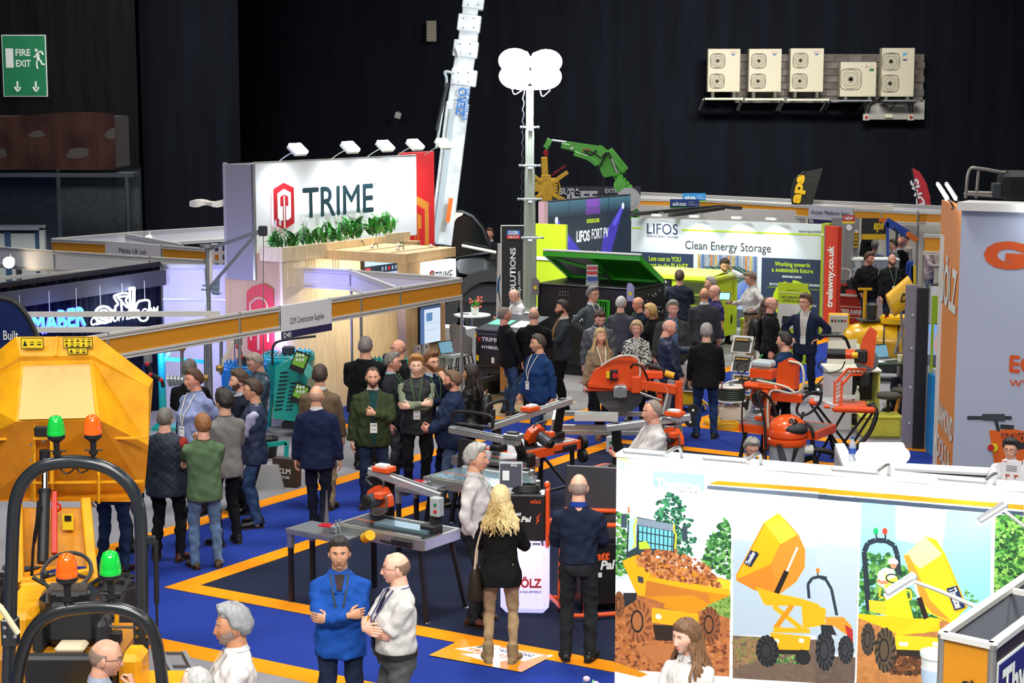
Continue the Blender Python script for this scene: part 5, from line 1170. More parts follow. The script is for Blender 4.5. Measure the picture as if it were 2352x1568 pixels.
b.rings(RR);b.build('fuel_tank',mat('#16191a',.4),cr,smooth=60)
b=MB();b.slab([q(u,v,38.8)for u,v in((1022,560),(1030,598),(1048,596),(1052,640),(1075,660),(1064,700),(1045,745),(1020,750),(1018,640))],(0,1,0),1.4);b.build('body_panel',CG,cr,smooth=0)
b=MB();n=14;c=q(1126,715,38.6);RR=[]
for i in range(n+1):
 t=math.radians(75+120*i/n);RR.append([(c.x+r_*math.cos(t),c.y+dy,c.z+r_*math.sin(t))for r_,dy in((.72,-.45),(.98,-.45),(.98,.3),(.72,.3))])
b.rings(RR);b.build('mudguard',mat('#2a2b29',.6),cr,smooth=40)
w_=thing('x',None,None);bpy.data.objects.remove(w_)
b=MB();R=Matrix.Rotation(math.pi/2,3,'X');tyre(cr,tuple(q(1126,712,38.5)),.68,.5,axis='y',rim=mat('#c9c8b4',.45),rr=.55,lugs=18,tread=.05)
b=MB();b.beam(q(1060,600,38.1)+Vector((0,0,.35)),q(1140,585,38.1)+Vector((0,0,.05)),.16,.06,b=.02);b.build('top_panel',mat('#d8d5c4',.5),cr)
b=MB();b.box((-.4,1.5,1.0),(2.6,3.5,.5),b=.05);b.box((.2,2.6,.6),(2.2,3.5,.4),b=.05);b.build('chassis',M_DK,cr)
for x,y in((-1.4,2.5),(.9,3.0)):tyre(cr,(x,y,.66),.66,.45,lugs=0,axis='y')
b=MB();b.ell(q(1029,611,38.1),(.06,.05,.05));b.build('tail_lamp',mat('#7a1420',.3),cr)
gg=thing('roller_banner','tall black roller banner with white upright lettering and a blue red badge','banner',D(1177,800,34.4));gg.location.z=0;go=gg.location.copy()
zt=zat(519,34.4);b=MB();b.box((0,0,zt/2),(.43,.02,zt));b.build('banner_cloth',mat('#1f2024',.6),gg,smooth=0);b=MB();b.beam((-.225,0,zt+.01),(.225,0,zt+.01),.03,.02);b.beam((-.225,0,0),(-.225,0,zt),.02,.02);b.box((0,0,.04),(.46,.14,.08));b.build('banner_frame',M_ALUW,gg,smooth=0)
b=MB();b.box((.02,-.013,zt-.13),(.26,.006,.09));b.box((.02,-.013,zt-.215),(.26,.006,.075),mi=1);b.build('badge',[mat('#3f7fd8',.5),mat('#d8352f',.5)],gg,smooth=0)
text('GGR',.07,MW,gg,(.02,-.018,zt-.165),align='CENTER',width=.2,bold=.04);text('GROUP',.042,MW,gg,(.02,-.018,zt-.236),align='CENTER',width=.2,bold=.02)
text('LIFTING SOLUTIONS',.105,MW,gg,(.06,-.014,.62),(0,0,1),(-1,0,0),width=1.72,bold=.03);text('www.ggrgroup.com',.06,MW,gg,(.155,-.014,.62),(0,0,1),(-1,0,0),width=1.25,bold=.02)
lb=thing('leaning_banner','narrow white printed banner leaning beside the tall black roller banner','banner',D(1146,800,34.9));lb.location.z=0;lo_=lb.location.copy()
b=MB();b.slab([D(1143,558,34.9)-lo_,D(1155,563,34.7)-lo_,D(1152,790,34.7)-lo_,D(1138,780,34.9)-lo_],(0,1,0),.03);b.build('panel',mat('#c9c5bc',.5),lb,smooth=0)
b=MB();b.slab([D(1143,640,34.66)-lo_,D(1147,636,34.66)-lo_,D(1147,672,34.66)-lo_,D(1141,672,34.66)-lo_],(0,1,0),.01);b.tube([D(1150,630,34.6)-lo_,D(1144,660,34.6)-lo_,D(1150,700,34.6)-lo_,D(1143,730,34.6)-lo_],.012,6,mi=1);b.build('print',[mat('#2f7fc0',.5),M_BLK],lb,smooth=0)
# LIGHT TOWER
lt_=thing('light_tower','tall extending mast with four blazing floodlight panels at its top','light tower',P(1216,835,0));lo_=lt_.location.copy();Yl=lo_.y
MAST=mat('#b9c4b4',.3,.6);zb_=1.0
secs=[(1.0,3.0,.22,714,560),(2.2,3.9,.19,560,500)]
def mastsec(v0,v1,wd,m=MAST):
 z0_,z1_=zat(v0,Yl),zat(v1,Yl);b=MB();b.box((0,0,(z0_+z1_)/2),(wd,wd,z1_-z0_),b=.01)
 for x in(-wd*.28,wd*.05,wd*.32):b.box((x,-wd/2-.008,(z0_+z1_)/2),(.03,.02,z1_-z0_))
 b.build('mast_section',m,lt_,smooth=0)
 return z1_
for i,(v0,v1,wd)in enumerate(((735,545,.27),(720,457,.235),(700,380,.205),(690,292,.175),(600,200,.145))):
 z1_=mastsec(v0,v1,wd);b=MB();b.box((0,0,z1_),(wd*1.25,wd*1.2,.04),b=.005)
 for s_ in(-1,1):b.cyl((s_*wd*.62,-.05,z1_),(s_*wd*.95,-.05,z1_),.018);b.ell((s_*wd*.95,-.05,z1_),(.03,.03,.03),8,6)
 b.cyl((-.03,-wd*.7,z1_-.06),(.05,-wd*.7,z1_-.06),.035,n=12);b.build('mast_collar',M_GALV,lt_)
b=MB();pts=[]
for i in range(60):t=i/59;pts.append((-.2+.02*math.sin(i*2.1)+.08*t,-.04,zat(700,Yl)+(zat(200,Yl)-zat(700,Yl))*t))
b.tube(pts,.012,5);b.build('spiral_cable',M_DK,lt_)
b=MB();zz=zat(205,Yl);b.box((0,0,zz+.02),(.5,.1,.06));b.tube([(-.35,0,zz),(-.3,-.05,zz-.1),(-.15,-.02,zz-.02)],.01,5);b.tube([(.2,0,zz),(.25,-.05,zz-.14),(.4,-.02,zz-.02)],.01,5);b.build('lamp_bar',M_GALV,lt_)
LP=mat('#ffffff',.5,0,'lamp',60)
for(x,zc,yw)in((-.28,.46,-12),(.30,.44,10),(-.27,.16,-12),(.29,.15,10)):
 fx_=thing('x',None,None);bpy.data.objects.remove(fx_)
 R=Matrix.Rotation(math.radians(yw),3,'Z')@Matrix.Rotation(math.radians(12),3,'X');b=MB();b.box((x,.05,zz+.1+zc),(.54,.1,.36),R,b=.05);o=b.build('floodlight',MW,lt_)
 b=MB();b.ell(Vector((x,.05,zz+.1+zc))+R@Vector((0,-.06,0)),(.33,.05,.25),20,10,R);b.build('lens',LP,o)
l=bpy.data.lights.new('mast_beam','SPOT');l.energy=2600;l.color=(.86,.92,1);l.spot_size=math.radians(130);l.spot_blend=.9;l.shadow_soft_size=.35;o=bpy.data.objects.new('mast_beam',l);C.objects.link(o);o.location=lo_+Vector((0,-.4,zz+.35));o.rotation_euler=(math.radians(58),0,0)
l=bpy.data.lights.new('mast_glow','POINT');l.energy=300;l.color=(.8,.86,1);l.shadow_soft_size=.3;o=bpy.data.objects.new('mast_glow',l);C.objects.link(o);o.location=lo_+Vector((0,.5,zz+.35))
b=MB();b.box((0,.0,.62),(1.3,.9,.55),b=.04);b.build('trailer_body',M_DK,lt_)
b=MB();b.box((0,-.2,1.02),(.5,.3,.12),b=.01);b.box((.2,-.3,1.12),(.2,.1,.1),b=.01);b.build('mast_foot',M_GALV,lt_)
for x in(-.75,.75):tyre(lt_,(x,0,.32),.32,.18,lugs=0)
# BLACK CONTAINER WITH GREEN LID
GR=mat('#35b328',.35,0,'plain',0,1,.3);cb_=thing('hybrid_generator','big black generator box with its bright green lid propped open','generator',Vector((2.28,32.3,0)),YB);cb_.scale=(1.07,1.07,.885)
BX=1.95;b=MB();b.box((-BX/2,.625,1.08),(BX,1.25,1.72),b=.015);b.build('body',mat('#151719',.35),cb_)
b=MB();b.box((-BX/2,.625,1.96),(BX+.02,1.27,.03),b=.005);b.build('top_rail',mat('#1d2022',.4),cb_)
for x in(-1.9,-1.36,-.5):b=MB();b.box((x,-.004,1.05),(.012,.01,1.5));b.build('door_gap',mat('#050505',.6),cb_,smooth=0)
b=MB()
for i in range(4):
 for j in range(2):b.cyl((-1.48+i*.055,-.004,1.82-j*.07),(-1.48+i*.055,-.01,1.82-j*.07),.008,n=6)
rn=random.Random(3)
for i in range(34):b.cyl((-.006+0,rn.uniform(.1,1.15),rn.uniform(.9,1.85)),(.006,rn.uniform(.1,.1),1.2),.0,n=3)if False else b.box((.004,rn.uniform(.1,1.15),rn.uniform(.95,1.85)),(.006,.02,.02))
b.build('rivets',MW,cb_,smooth=0)['kind']='stuff'
gv=MB()
for k in range(7):gv.box((-.82+k*.05,-.02,1.28),(.016,.02,.8))
for z in(.87,1.69):gv.box((-.67,-.02,z),(.38,.03,.03))
gv.box((-.86,-.02,1.28),(.03,.03,.85));gv.box((-.48,-.02,1.28),(.03,.03,.85));gv.build('green_grille',GR,cb_,smooth=0)
text('TRIME',.13,MW,cb_,(-1.2,-.006,1.2),width=.5,bold=.03)
b=MB();b.box((-1.0,.6,.12),(1.9,1.0,.24),b=.02);b.build('skid',M_DK,cb_)
for(x,y)in((-.02,-.03),(-1.93,-.03),(-.02,1.2)):
 b=MB();b.slab([(x-.1,y,1.72),(x+.04,y,1.72),(x+.04,y,2.02),(x-.02,y,2.1),(x-.08,y,2.1),(x-.1,y,2.02)],(0,-1,0),.02);b.build('lifting_lug',M_GALV,cb_,smooth=0);b=MB();b.box((x-.03,y-.024,1.88),(.06,.006,.07));b.build('yellow_label',STK,cb_,smooth=0)
hz,fy,fz=2.02,.25,2.64
b=MB();H_,Fv=Vector((0,1.22,hz)),Vector((0,fy,fz));nrm=Vector((0,(fz-hz),(1.22-fy))).normalized()
def lidp(x,t):return Vector((x,0,0))+H_.lerp(Fv,t)
b.slab([lidp(-BX+.02,0),lidp(0,0),lidp(0,1),lidp(-BX+.02,1)],nrm,.02);lid=b.build('lid',mat('#2c9a22',.4,0,'plain',0,1,.3),cb_,smooth=0)
for(x0,t0,x1,t1)in((-BX+.04,0,-BX+.04,1),(-.02,0,-.02,1),(-BX,1,0,1),(-BX,0,0,0),(-1.05,0,-1.0,1),(-1.9,.9,-1.05,.25)):
 b=MB();b.beam(lidp(x0,t0)-nrm*.05,lidp(x1,t1)-nrm*.05,.05,.1 if t0!=.9 else.06);b.build('lid_rail',GR,lid,smooth=0)
b=MB();b.slab([lidp(-BX+.06,.05)-nrm*.01,lidp(-1.08,.05)-nrm*.01,lidp(-1.04,.95)-nrm*.01,lidp(-BX+.06,.95)-nrm*.01],-nrm,.004);b.build('panel_liner',mat('#a9aeb2',.5),lid,smooth=0)
b=MB();b.beam(lidp(-BX,1.02)+nrm*.03,lidp(0,1.02)+nrm*.03,.1,.03);b.build('lid_top_trim',mat('#dfe6df',.4),lid,smooth=0)
b=MB();b.cyl((-.8,.6,1.98),lidp(-.95,.55),.018);b.build('lid_strut',M_BLK,cb_)
br=thing('brochure_stand','clear acrylic stand of red and blue leaflets on the black generator','leaflet holder',D(1360,644,32.85));br.location.z=1.75;b=MB();b.box((0,0,.2),(.22,.02,.4),Matrix.Rotation(.15,3,'X'));b.box((0,-.02,.05),(.24,.08,.1));b.build('holder',glass('#cfd8dc',.5),br,smooth=0)
b=MB();R=Matrix.Rotation(-.12,3,'X');b.box((0,-.03,.2),(.2,.008,.36),R);b.box((0,-.042,.25),(.2,.008,.06),R,mi=1);b.box((0,-.036,.34),(.2,.01,.05),R,mi=1);b.box((0,-.05,.12),(.2,.004,.12),R,mi=2);b.build('leaflet',[mat('#e8e4e4',.5),mat('#c22a34',.5),mat('#30489a',.5)],br,smooth=0)
# HYBRID TRAILER (near the crane, with the wheel)
ht=thing('hybrid_trailer','black two wheeled hybrid power trailer with a green display panel on top','trailer',Vector((.02,30.75,0)),YB)
b=MB();b.box((0,0,.88),(.95,1.05,.62),b=.03);b.build('cabinet',mat('#131415',.4),ht);b=MB();b.slab([(-.47,-.52,1.19),(.47,-.52,1.19),(.47,.5,1.36),(-.47,.5,1.36)],(0,0,1),.04);b.build('lid',mat('#1c2026',.35),ht,smooth=0)
b=MB();b.slab([(-.4,-.2,1.285),(.0,-.2,1.285),(.0,.1,1.335),(-.4,.1,1.335)],(0,0,1),.01);b.build('display_panel',mat('#5fd0a0',.4,0,'plain',.3),ht,smooth=0);b=MB();b.slab([(.1,-.3,1.27),(.42,-.3,1.27),(.42,.1,1.335),(.1,.1,1.335)],(0,0,1),.012);b.build('white_plate',MW,ht,smooth=0)
text('TRIME',.07,MW,ht,(-.33,-.53,1.03),width=.34,bold=.03);text('HYBRID',.05,MW,ht,(-.33,-.53,.9),width=.36,bold=.03);b=MB();b.box((-.38,-.53,1.06),(.05,.01,.07));b.build('emblem',RED,ht,smooth=0)
b=MB();b.box((-.42,-.53,.72),(.05,.006,.1));b.box((-.46,-.53,1.12),(.04,.006,.06));b.build('yellow_label',STK,ht,smooth=0);b=MB();b.box((-.1,-.53,.7),(.06,.006,.1));b.build('white_label',MW,ht,smooth=0)
for s_ in(-1,1):
 b=MB();n=10;RR=[]
 for i in range(n+1):
  t=math.radians(0+180*i/n);RR.append([(s_*.42+dx,.42*math.cos(t)*-1,.34+.40*math.sin(t)*(1 if True else 1)+dr_)for dx,dr_ in((-.14,0),(.14,0),(.14,.015),(-.14,.015))])
 b.rings(RR);b.build('mudguard',mat('#262c38',.4),ht,smooth=0)
 tyre(ht,(s_*.42,0,.31),.31,.2,lugs=0,rr=.62,rim=M_CHR)
b=MB();b.beam((0,-.5,.42),(0,-1.1,.42),.08,.08);b.box((0,0,.5),(.7,.9,.14),b=.02);b.cyl((0,-1.05,.42),(0,-1.05,.0),.03);b.build('drawbar',M_DK,ht)
def bar_stool(p,label,colr='#7f8084',yaw=0,h=.78):
 t=thing('bar_stool',label,'stool',p,yaw)
 b=MB();n=14;RR=[]
 for k,(z,w_,bk)in enumerate(((h-.02,.17,0),(h+.02,.21,0),(h+.05,.215,0))):RR.append([(w_*math.cos(a),w_*math.sin(a),z)for a in[2*math.pi*i/n for i in range(n)]])
 b.rings(RR);b.build('seat',mat(colr,.6),t)
 b=MB();V=[];m=10
 for j in range(6):
  z=h+.03+.36*j/5
  for i in range(m+1):a=math.radians(30+120*i/m);w_=.2+.03*j/5;V.append((w_*math.cos(a)*(1-.12*(j/5)**2),w_*math.sin(a)+.02*j/5,z-.02*abs(math.cos(a))*j))
 V2=[(x*.93,y*.93,z)for x,y,z in V];F=[];k=len(V)
 for j in range(5):
  for i in range(m):q_=(j*(m+1)+i,j*(m+1)+i+1,(j+1)*(m+1)+i+1,(j+1)*(m+1)+i);F+=[q_,tuple(k+s for s in reversed(q_))]
 b.add(V+V2,F);b.build('backrest',mat(colr,.6),t,smooth=60)
 for sx in(-1,1):
  for sy in(-1,1):b=MB();b.cyl((sx*.1,sy*.1,h),(sx*.22,sy*.22,0),.013);b.build('leg',M_BLK,t)
 b=MB()
 for(a,c_)in(((-1,-1),(1,-1)),((1,-1),(1,1)),((1,1),(-1,1)),((-1,1),(-1,-1))):b.cyl((a[0]*.18,a[1]*.18,.28),(c_[0]*.18,c_[1]*.18,.28),.008,n=6)
 b.build('foot_ring',M_BLK,t);return t
bar_stool(P(1060,880,0),'grey bar stool with curved back, left of the pair by the white table',yaw=150);bar_stool(P(1098,905,0)+Vector((-.3,-.4,0)),'grey bar stool closest to the black hybrid trailer',yaw=200)
def round_table(p,r,h,label,leg=M_CHR):
 t=thing('round_table',label,'table',p);b=MB();b.cyl((0,0,h-.025),(0,0,h),r,n=30);b.build('table_top',MW,t);b=MB();b.cyl((0,0,.02),(0,0,h-.02),.03);b.build('pedestal',leg,t);b=MB();b.lathe([(r*.6,0),(r*.6,.01),(.05,.035)],24);b.build('base',leg,t);return t
tq=P(1085,722,1.05);round_table((tq.x,tq.y,0),.36,1.05,'tall round white table with flowers and papers beside the crane wheel')
def potplant(p,s,label,leafm,flw=None,pot=MW,seed=1,n=26):
 t=thing('potted_plant',label,'plant',p);b=MB();b.lathe([(.05*s,0),(.065*s,.11*s),(.06*s,.115*s),(.001,.1*s)],16);b.build('pot',pot,t);r_=random.Random(seed);b=MB();f_=MB()
 for k in range(n):
  a,e=r_.uniform(0,6.28),r_.uniform(.2,1.3);d_=Vector((math.cos(a)*math.cos(e),math.sin(a)*math.cos(e),math.sin(e)));L_=s*r_.uniform(.09,.16);p0_=Vector((0,0,.1*s));b.tube([p0_,p0_+d_*L_*.6,p0_+d_*L_+Vector((0,0,-.01))],[.004*s,.016*s,.003*s],5,flat=.3)
  if flw and k%2==0:f_.ell(p0_+d_*L_*1.15,(.022*s,.022*s,.018*s),7,5)
 b.build('foliage',leafm,t)
 if flw:f_.build('flowers',flw,t)
 return t
potplant((tq.x+.05,tq.y,1.055),1.3,'small pot of red flowers on the tall white table',LM[1],mat('#e0503a',.5));b=MB();b.box((0,0,.004),(.3,.21,.008),20);b.box((.06,.02,.014),(.08,.14,.012),60,mi=1);tag(b.build('paper',[MW,M_BLK],loc=(tq.x-.2,tq.y-.08,1.052),smooth=0),'sheet of paper with a black phone on the tall white table','paper')
def bottle(p,label,s=1.0,cap='#2a4a9a',body=None,lab='#3458b0'):
 t=thing('bottle',label,'bottle',p);b=MB();b.lathe([(.03*s,0),(.032*s,.01*s),(.032*s,.14*s),(.03*s,.16*s),(.012*s,.195*s),(.012*s,.205*s)],14);b.build('bottle_body',body or glass('#dfe9ee',.45),t);b=MB();b.cyl((0,0,.205*s),(0,0,.225*s),.014*s,n=10);b.build('cap',mat(cap,.5),t);b=MB();b.cyl((0,0,.07*s),(0,0,.12*s),.0335*s,n=14);b.build('bottle_label',mat(lab,.5),t);return t
bottle(Vector((P(1066,760,.9).x-.05,P(1066,760,.9).y+.45,.925)),'small water bottle on the pale shelf by the left bar stool')
b=MB();b.box((0,0,.46),(.8,.4,.92),YB,b=.01);tag(b.build('white_counter',mat('#c9cbd0',.5),loc=(P(1066,760,.9)+Vector((-.2,.5,-.9)))),'small pale counter behind the bar stools carrying a water bottle','counter')
def laptop(p,yaw,label,s=1.0):
 t=thing('laptop',label,'laptop',p,yaw);b=MB();b.box((0,0,.01),(.34*s,.24*s,.018),b=.004);b.box((0,.02,.021),(.29*s,.12*s,.003),mi=1);b.build('keyboard_base',[mat('#b9b6b2',.4),M_DK],t);R=Matrix.Rotation(-.35,3,'X');b=MB();b.box((0,.12*s+.04,.125*s),(.34*s,.01,.23*s),R,b=.003);b.box((0,.12*s+.032,.125*s),(.32*s,.006,.2*s),R,mi=1);b.build('laptop_screen',[M_BLK,mat('#6f9ab0',.3,0,'plain',.5)],t);return t
sp=Vector((cc.x,cc.y,0))+uA*.85+uB*.32
for k,(pp,z,lab,nm)in enumerate(((sp,1.0,'open laptop on a clear shelf in front of the slatted wall','laptop'),(K0+uA*3.1+uB*.45,1.18,'open laptop on a shelf under the oak canopy, farther from the camera','laptop'))):
 sh=thing('acrylic_shelf','clear sloping laptop shelf %s'%('in front of the slatted wall' if k==0 else 'under the oak canopy'),'shelf',pp+ZV*(z-.015),YA);b=MB();b.box((0,0,0),(.46,.34,.012));b.box((0,.17,-.1),(.46,.012,.2));b.build('shelf_plate',glass('#b8d0c4',.5),sh,smooth=0);b=MB();b.cyl((0,.16,-z+.02),(0,.16,-.01),.012);b.build('upright',M_ALU,sh);laptop(pp+ZV*(z-.005),YA-8,lab,.95)
for k,x in enumerate((.18,.42)):
 t=thing('leaflet_holder','clear holder of grey leaflets on the slatted wall, %s'%('nearer the corner' if k==0 else 'nearer the laptop'),'leaflet holder',Vector((cc.x,cc.y,0))+uA*x+uB*.08+ZV*.92,YA);b=MB();b.box((0,0,.15),(.17,.03,.3));b.build('holder',glass('#cfd4d6',.5),t,smooth=0);b=MB();b.box((0,-.02,.17),(.15,.006,.28));b.box((0,-.024,.25),(.03,.004,.04),mi=1);b.box((0,-.024,.12),(.11,.003,.1),mi=2);b.build('leaflet',[mat('#c6bfb4',.5),M_DK,mat('#dcd8d0',.5)],t,smooth=0)
tq2=P(832,776,.75);round_table((tq2.x,tq2.y,0),.34,.75,'low round white table with a potted plant by the plywood wall')
potplant((tq2.x+.05,tq2.y-.02,.755),1.35,'white flowering pot plant on the low round table',LM[1],mat('#e8ecd8',.5),mat('#d8cba8',.5),4)
def tub_chair(p,yaw,label,colr='#b8b0a2'):
 t=thing('chair',label,'chair',p,yaw);b=MB();b.lathe([(.2,.42),(.24,.45),(.22,.48)],18);b.build('seat',mat(colr,.6),t);b=MB();V=[];m=12
 for j in range(6):
  z=.46+.38*j/5
  for i in range(m+1):a=math.radians(0+180*i/m);r_=.235+.02*j/5;V.append((r_*math.cos(a),r_*math.sin(a),.46+(.38*j/5)*(.35+.65*math.sin(a))))
 k=len(V);V2=[(x*.92,y*.92,z)for x,y,z in V];F=[]
 for j in range(5):
  for i in range(m):q_=(j*(m+1)+i,j*(m+1)+i+1,(j+1)*(m+1)+i+1,(j+1)*(m+1)+i);F+=[q_,tuple(k+s for s in reversed(q_))]
 b.add(V+V2,F);b.build('backrest',mat(colr,.6),t,smooth=60)
 for sx in(-1,1):
  for sy in(-1,1):b=MB();b.cyl((sx*.1,sy*.1,.43),(sx*.2,sy*.2,0),.012);b.build('leg',M_BLK,t)
tub_chair((tq2.x-.55,tq2.y+.1,0),60,'beige tub chair left of the low round table');tub_chair((tq2.x-.15,tq2.y+.55,0),10,'beige tub chair behind the low round table');tub_chair((tq2.x+.5,tq2.y-.45,0),200,'beige tub chair nearest the bald man with glasses')
gb_=thing('small_generator','black machine case with a bright green lid edge behind the potted plant','generator',(tq2.x+.75,tq2.y+.2,0),YA);b=MB();b.box((0,0,.37),(1.1,.6,.74),b=.03);b.build('case',M_BLK,gb_);b=MB();b.box((0,0,.77),(1.15,.62,.05),b=.01);b.build('lid_edge',GR,gb_)
for x in(-.35,.35):b=MB();b.tube([(x,-.25,.74),(x,-.28,.9),(x+.05,-.3,.95),(x+.08,-.28,.9),(x+.08,-.25,.74)],.015,6);b.build('lifting_hook',M_GALV,gb_)
mn=thing('menu_board','flip board of white info sheets on a black stand under the canopy','display stand',(tq2.x+.6,tq2.y+.1,.8),YA-60)
for k in range(3):b=MB();R=Matrix.Rotation(-.35,3,'X');b.box((-.03*k,.03*k,.26),(.36,.012,.48),R);b.box((-.03*k,.03*k-.008,.26),(.32,.006,.44),R,mi=1);b.build('sheet',[M_DK,mat('#dfe1e6',.5)],mn,smooth=0)
b=MB();b.cyl((0,0,0),(0,.05,.2),.02);b.cyl((0,0,0),(0,0,.02),.14);b.build('stand_foot',M_BLK,mn);text('TRIME',.035,M_TXTD,mn,(-.08,-.085,.44))
# BATTERY STORAGE STAND
LIME=mat('#b6cf12',.5);LIMEB=mat('#c3dc2a',.4,0,'plain',0,1,.2);NAVY=mat('#22324e',.55)
S0=P(1450,500,2.5);S1=P(1890,515,2.5);dS=(S1-S0).normalized();nS=Vector((dS.y,-dS.x,0));LS=(S1-S0).length;YS=math.degrees(math.atan2(dS.y,dS.x))
ew=thing('exhibition_wall','wide white exhibition wall about clean energy storage with a lime line','wall panel',Vector((S0.x,S0.y,0)),YS)
def wloc(u,v,O=None,d=None,n=None):
 O=O or Vector((S0.x,S0.y,0));d=d or dS;n=n or nS;r_=ray(u,v);t=(O-Vector((0,0,CAMH))).dot(n)/r_.dot(n);p_=Vector((0,0,CAMH))+r_*t;return(p_-O).dot(d),p_.z
b=MB();b.box((LS/2,.05,1.25),(LS,.1,2.5));b.build('wall_board',mat('#d3d9dc',.5),ew,smooth=0)
def wrect(u0,v0,u1,v1,m,nm,e=.006):
 x0,z0=wloc(u0,v0);x1,_=wloc(u1,v0);_,z1=wloc(u0,v1);b=MB();b.box(((x0+x1)/2,-e/2,(z0+z1)/2),(x1-x0,e,abs(z1-z0)));return b.build(nm,m,ew,smooth=0),(x0,x1,min(z0,z1),max(z0,z1))
_,z_l=wloc(1600,529);x_a,_=wloc(1566,529)
b=MB();b.box(((x_a+LS)/2,-.004,z_l),(LS-x_a,.008,.035));b.box((.14,-.004,z_l),(.25,.008,.035));b.build('lime_line',LIME,ew,smooth=0)
def wtext(s,u,v,hpx,wpx,m,bold=0,al='LEFT'):
 x,z=wloc(u,v);x2,_=wloc(u+wpx,v);_,z2_=wloc(u,v-hpx);return text(s,z2_-z,m,ew,(x,-.008,z),width=x2-x,bold=bold,align=al)
wtext('LIFOS',1486,536,24,71,mat('#22304a',.5),.01);wtext('Advanced Battery Technology',1486,544,7,72,mat('#22304a',.5));wtext('Clean Energy Storage',1574,571,19,197,mat('#2b3038',.5));wtext('#poweringpossibilities',1835,533,6,52,mat('#2b3038',.5))
wrect(1440,577,1593,625,NAVY,'panel');wtext('Less cost to YOU',1491,598,11,73,LIME,.02);wtext('Less cost to the PLANET',1468,612,11,113,LIME,.02)
o_,(x0,x1,z0,z1)=wrect(1750,591,1885,790,NAVY,'panel')
wtext('Working towards',1780,610,10,81,LIME,.02);wtext('a sustainable future',1773,623,10,95,LIME,.02);wtext('RENEWABLE DESIGN',1797,637,5,44,MW,.02);wtext('RECYCLE',1768,654,5,19,MW,.02);wtext('5 YEAR WARRANTY',1858,657,5,25,MW,.02);wtext('LONG LIFE',1770,698,5,24,MW,.02);wtext('SWITCH',1857,704,5,18,MW,.02);wtext('A CIRCULAR PROCESS',1762,660,3,25,LIME);wtext('COMPONENTS',1861,666,3,22,LIME)
cx_,cz_=wloc(1820,690);b=MB()
for a0 in(20,110,200,290):
 pts=[(cx_+r_*math.cos(math.radians(a)),-.012,cz_+r_*math.sin(math.radians(a)))for r_,rng in((.46,range(a0,a0+71,10)),(.30,range(a0+70,a0-1,-10)))for a in rng];b.slab(pts[::-1],(0,-1,0),.006)
b.build('wheel_diagram',LIME,ew,smooth=0)
cv=Canvas(220,200,lin('#6d7480'));cv.rect(0,0,220,40,'#8a93a0',noise=.5,cell=5)
for i in range(14):cv.rect(i*16,0,i*16+7,42,('#c8a54a','#4a6a9a','#a8aeb4','#c07a3a')[i%4],noise=.3)
cv.rect(0,90,220,200,'#4a525a',noise=.2);cv.poly([(16,34),(150,30),(205,48),(148,78)],'#2a4a44')
for i in range(5):cv.line([(30+i*28,33-i*.6),(150+i*10,74-i*5)],2,'#8fb0a0')
cv.poly([(16,38),(148,82),(148,150),(20,60)],'#2a48b8');cv.poly([(148,80),(205,52),(170,150),(148,150)],'#a8bcd8')
for i in range(7):cv.line([(152+i*7,80-i*4),(150+i*3,145-i*3)],3,'#3a5ac0')
ct=cv.image('container_photo');o_,(x0,x1,z0,z1)=wrect(1603,583,1740,745,imgmat(ct),'photo_print');me=o_.data;uv=me.uv_layers.new()
for lp in me.loops:c_=me.vertices[lp.vertex_index].co;uv.data[lp.index].uv=((c_.x-x0)/(x1-x0),(c_.z-z0)/(z1-z0))
b=MB();b.box((LS+.08,.06,1.25),(.16,.3,2.54));b.build('lime_end',mat('#a9b410',.5),ew,smooth=0);b=MB();b.box((LS+.08,-.1,2.28),(.165,.02,.04));b.build('pale_band',mat('#dfe6cf',.5),ew,smooth=0)
for k,(u,n_)in enumerate(((1524,'first'),(1610,'second'),(1706,'third'),(1785,'fourth'))):
 x,_=wloc(u,500);p_=Vector((S0.x,S0.y,0))+dS*x+nS*.42+ZV*2.62;t=thing('arm_light','%s arm light from the left along the top of the energy storage wall'%n_,'lamp',p_,YS)
 b=MB();b.box((0,0,0),(.24,.12,.035),b=.01);b.build('head',MW,t);b=MB();b.tube([(0,.04,0),(.06,.2,.05),(.1,.42,-.1)],.01,6);b.build('arm',M_ALU,t);b=MB();b.box((0,0,-.02),(.2,.09,.01));b.build('lens',mat('#f4f8ff',.5,0,'lamp',8),t,smooth=0)
 l=bpy.data.lights.new('wall_wash','SPOT');l.energy=40;l.color=(.92,.97,1);l.spot_size=1.5;l.spot_blend=.6;l.shadow_soft_size=.05;lo=bpy.data.objects.new('wall_wash',l);C.objects.link(lo);lo.location=p_-ZV*.04;lo.rotation_euler=(-nS*.42-ZV*.7).to_track_quat('-Z','Y').to_euler()
b=MB()
for(ua,va,ub,vb)in((1452,492,1655,474),(1540,494,1660,478),(1660,474,1700,478)):b.beam(P(ua,va,2.62),P(ub,vb,2.62),.12,.08)
tag(b.build('roof_beam',mat('#3c3d3c',.5),smooth=0),'dark grey roof beams over the left end of the energy storage wall','beam')
F0=P(1257,463,3.0);F1=P(1450,447,3.0);dF=(F1-F0).normalized();LF=(F1-F0).length;YF=math.degrees(math.atan2(dF.y,dF.x))
cv=Canvas(480,340,lin('#1c2b3c'));cv.vgrad(0,60,'#4d7a8e','#1c2b3c')
for x,w_ in((10,4),(120,5),(345,6),(450,3)):cv.rect(x,0,x+w_,70,'#1a2838',alpha=.6)
cv.rect(215,0,300,60,'#8a3fc0',alpha=.5);cv.rect(225,0,290,30,'#a050d8',alpha=.5)
for k in range(14):t=k/14;cv.poly([(52,78),(64,70),(210+30*t,250),(130-20*t+70*t,250)],'#3b3fd0',alpha=.12)
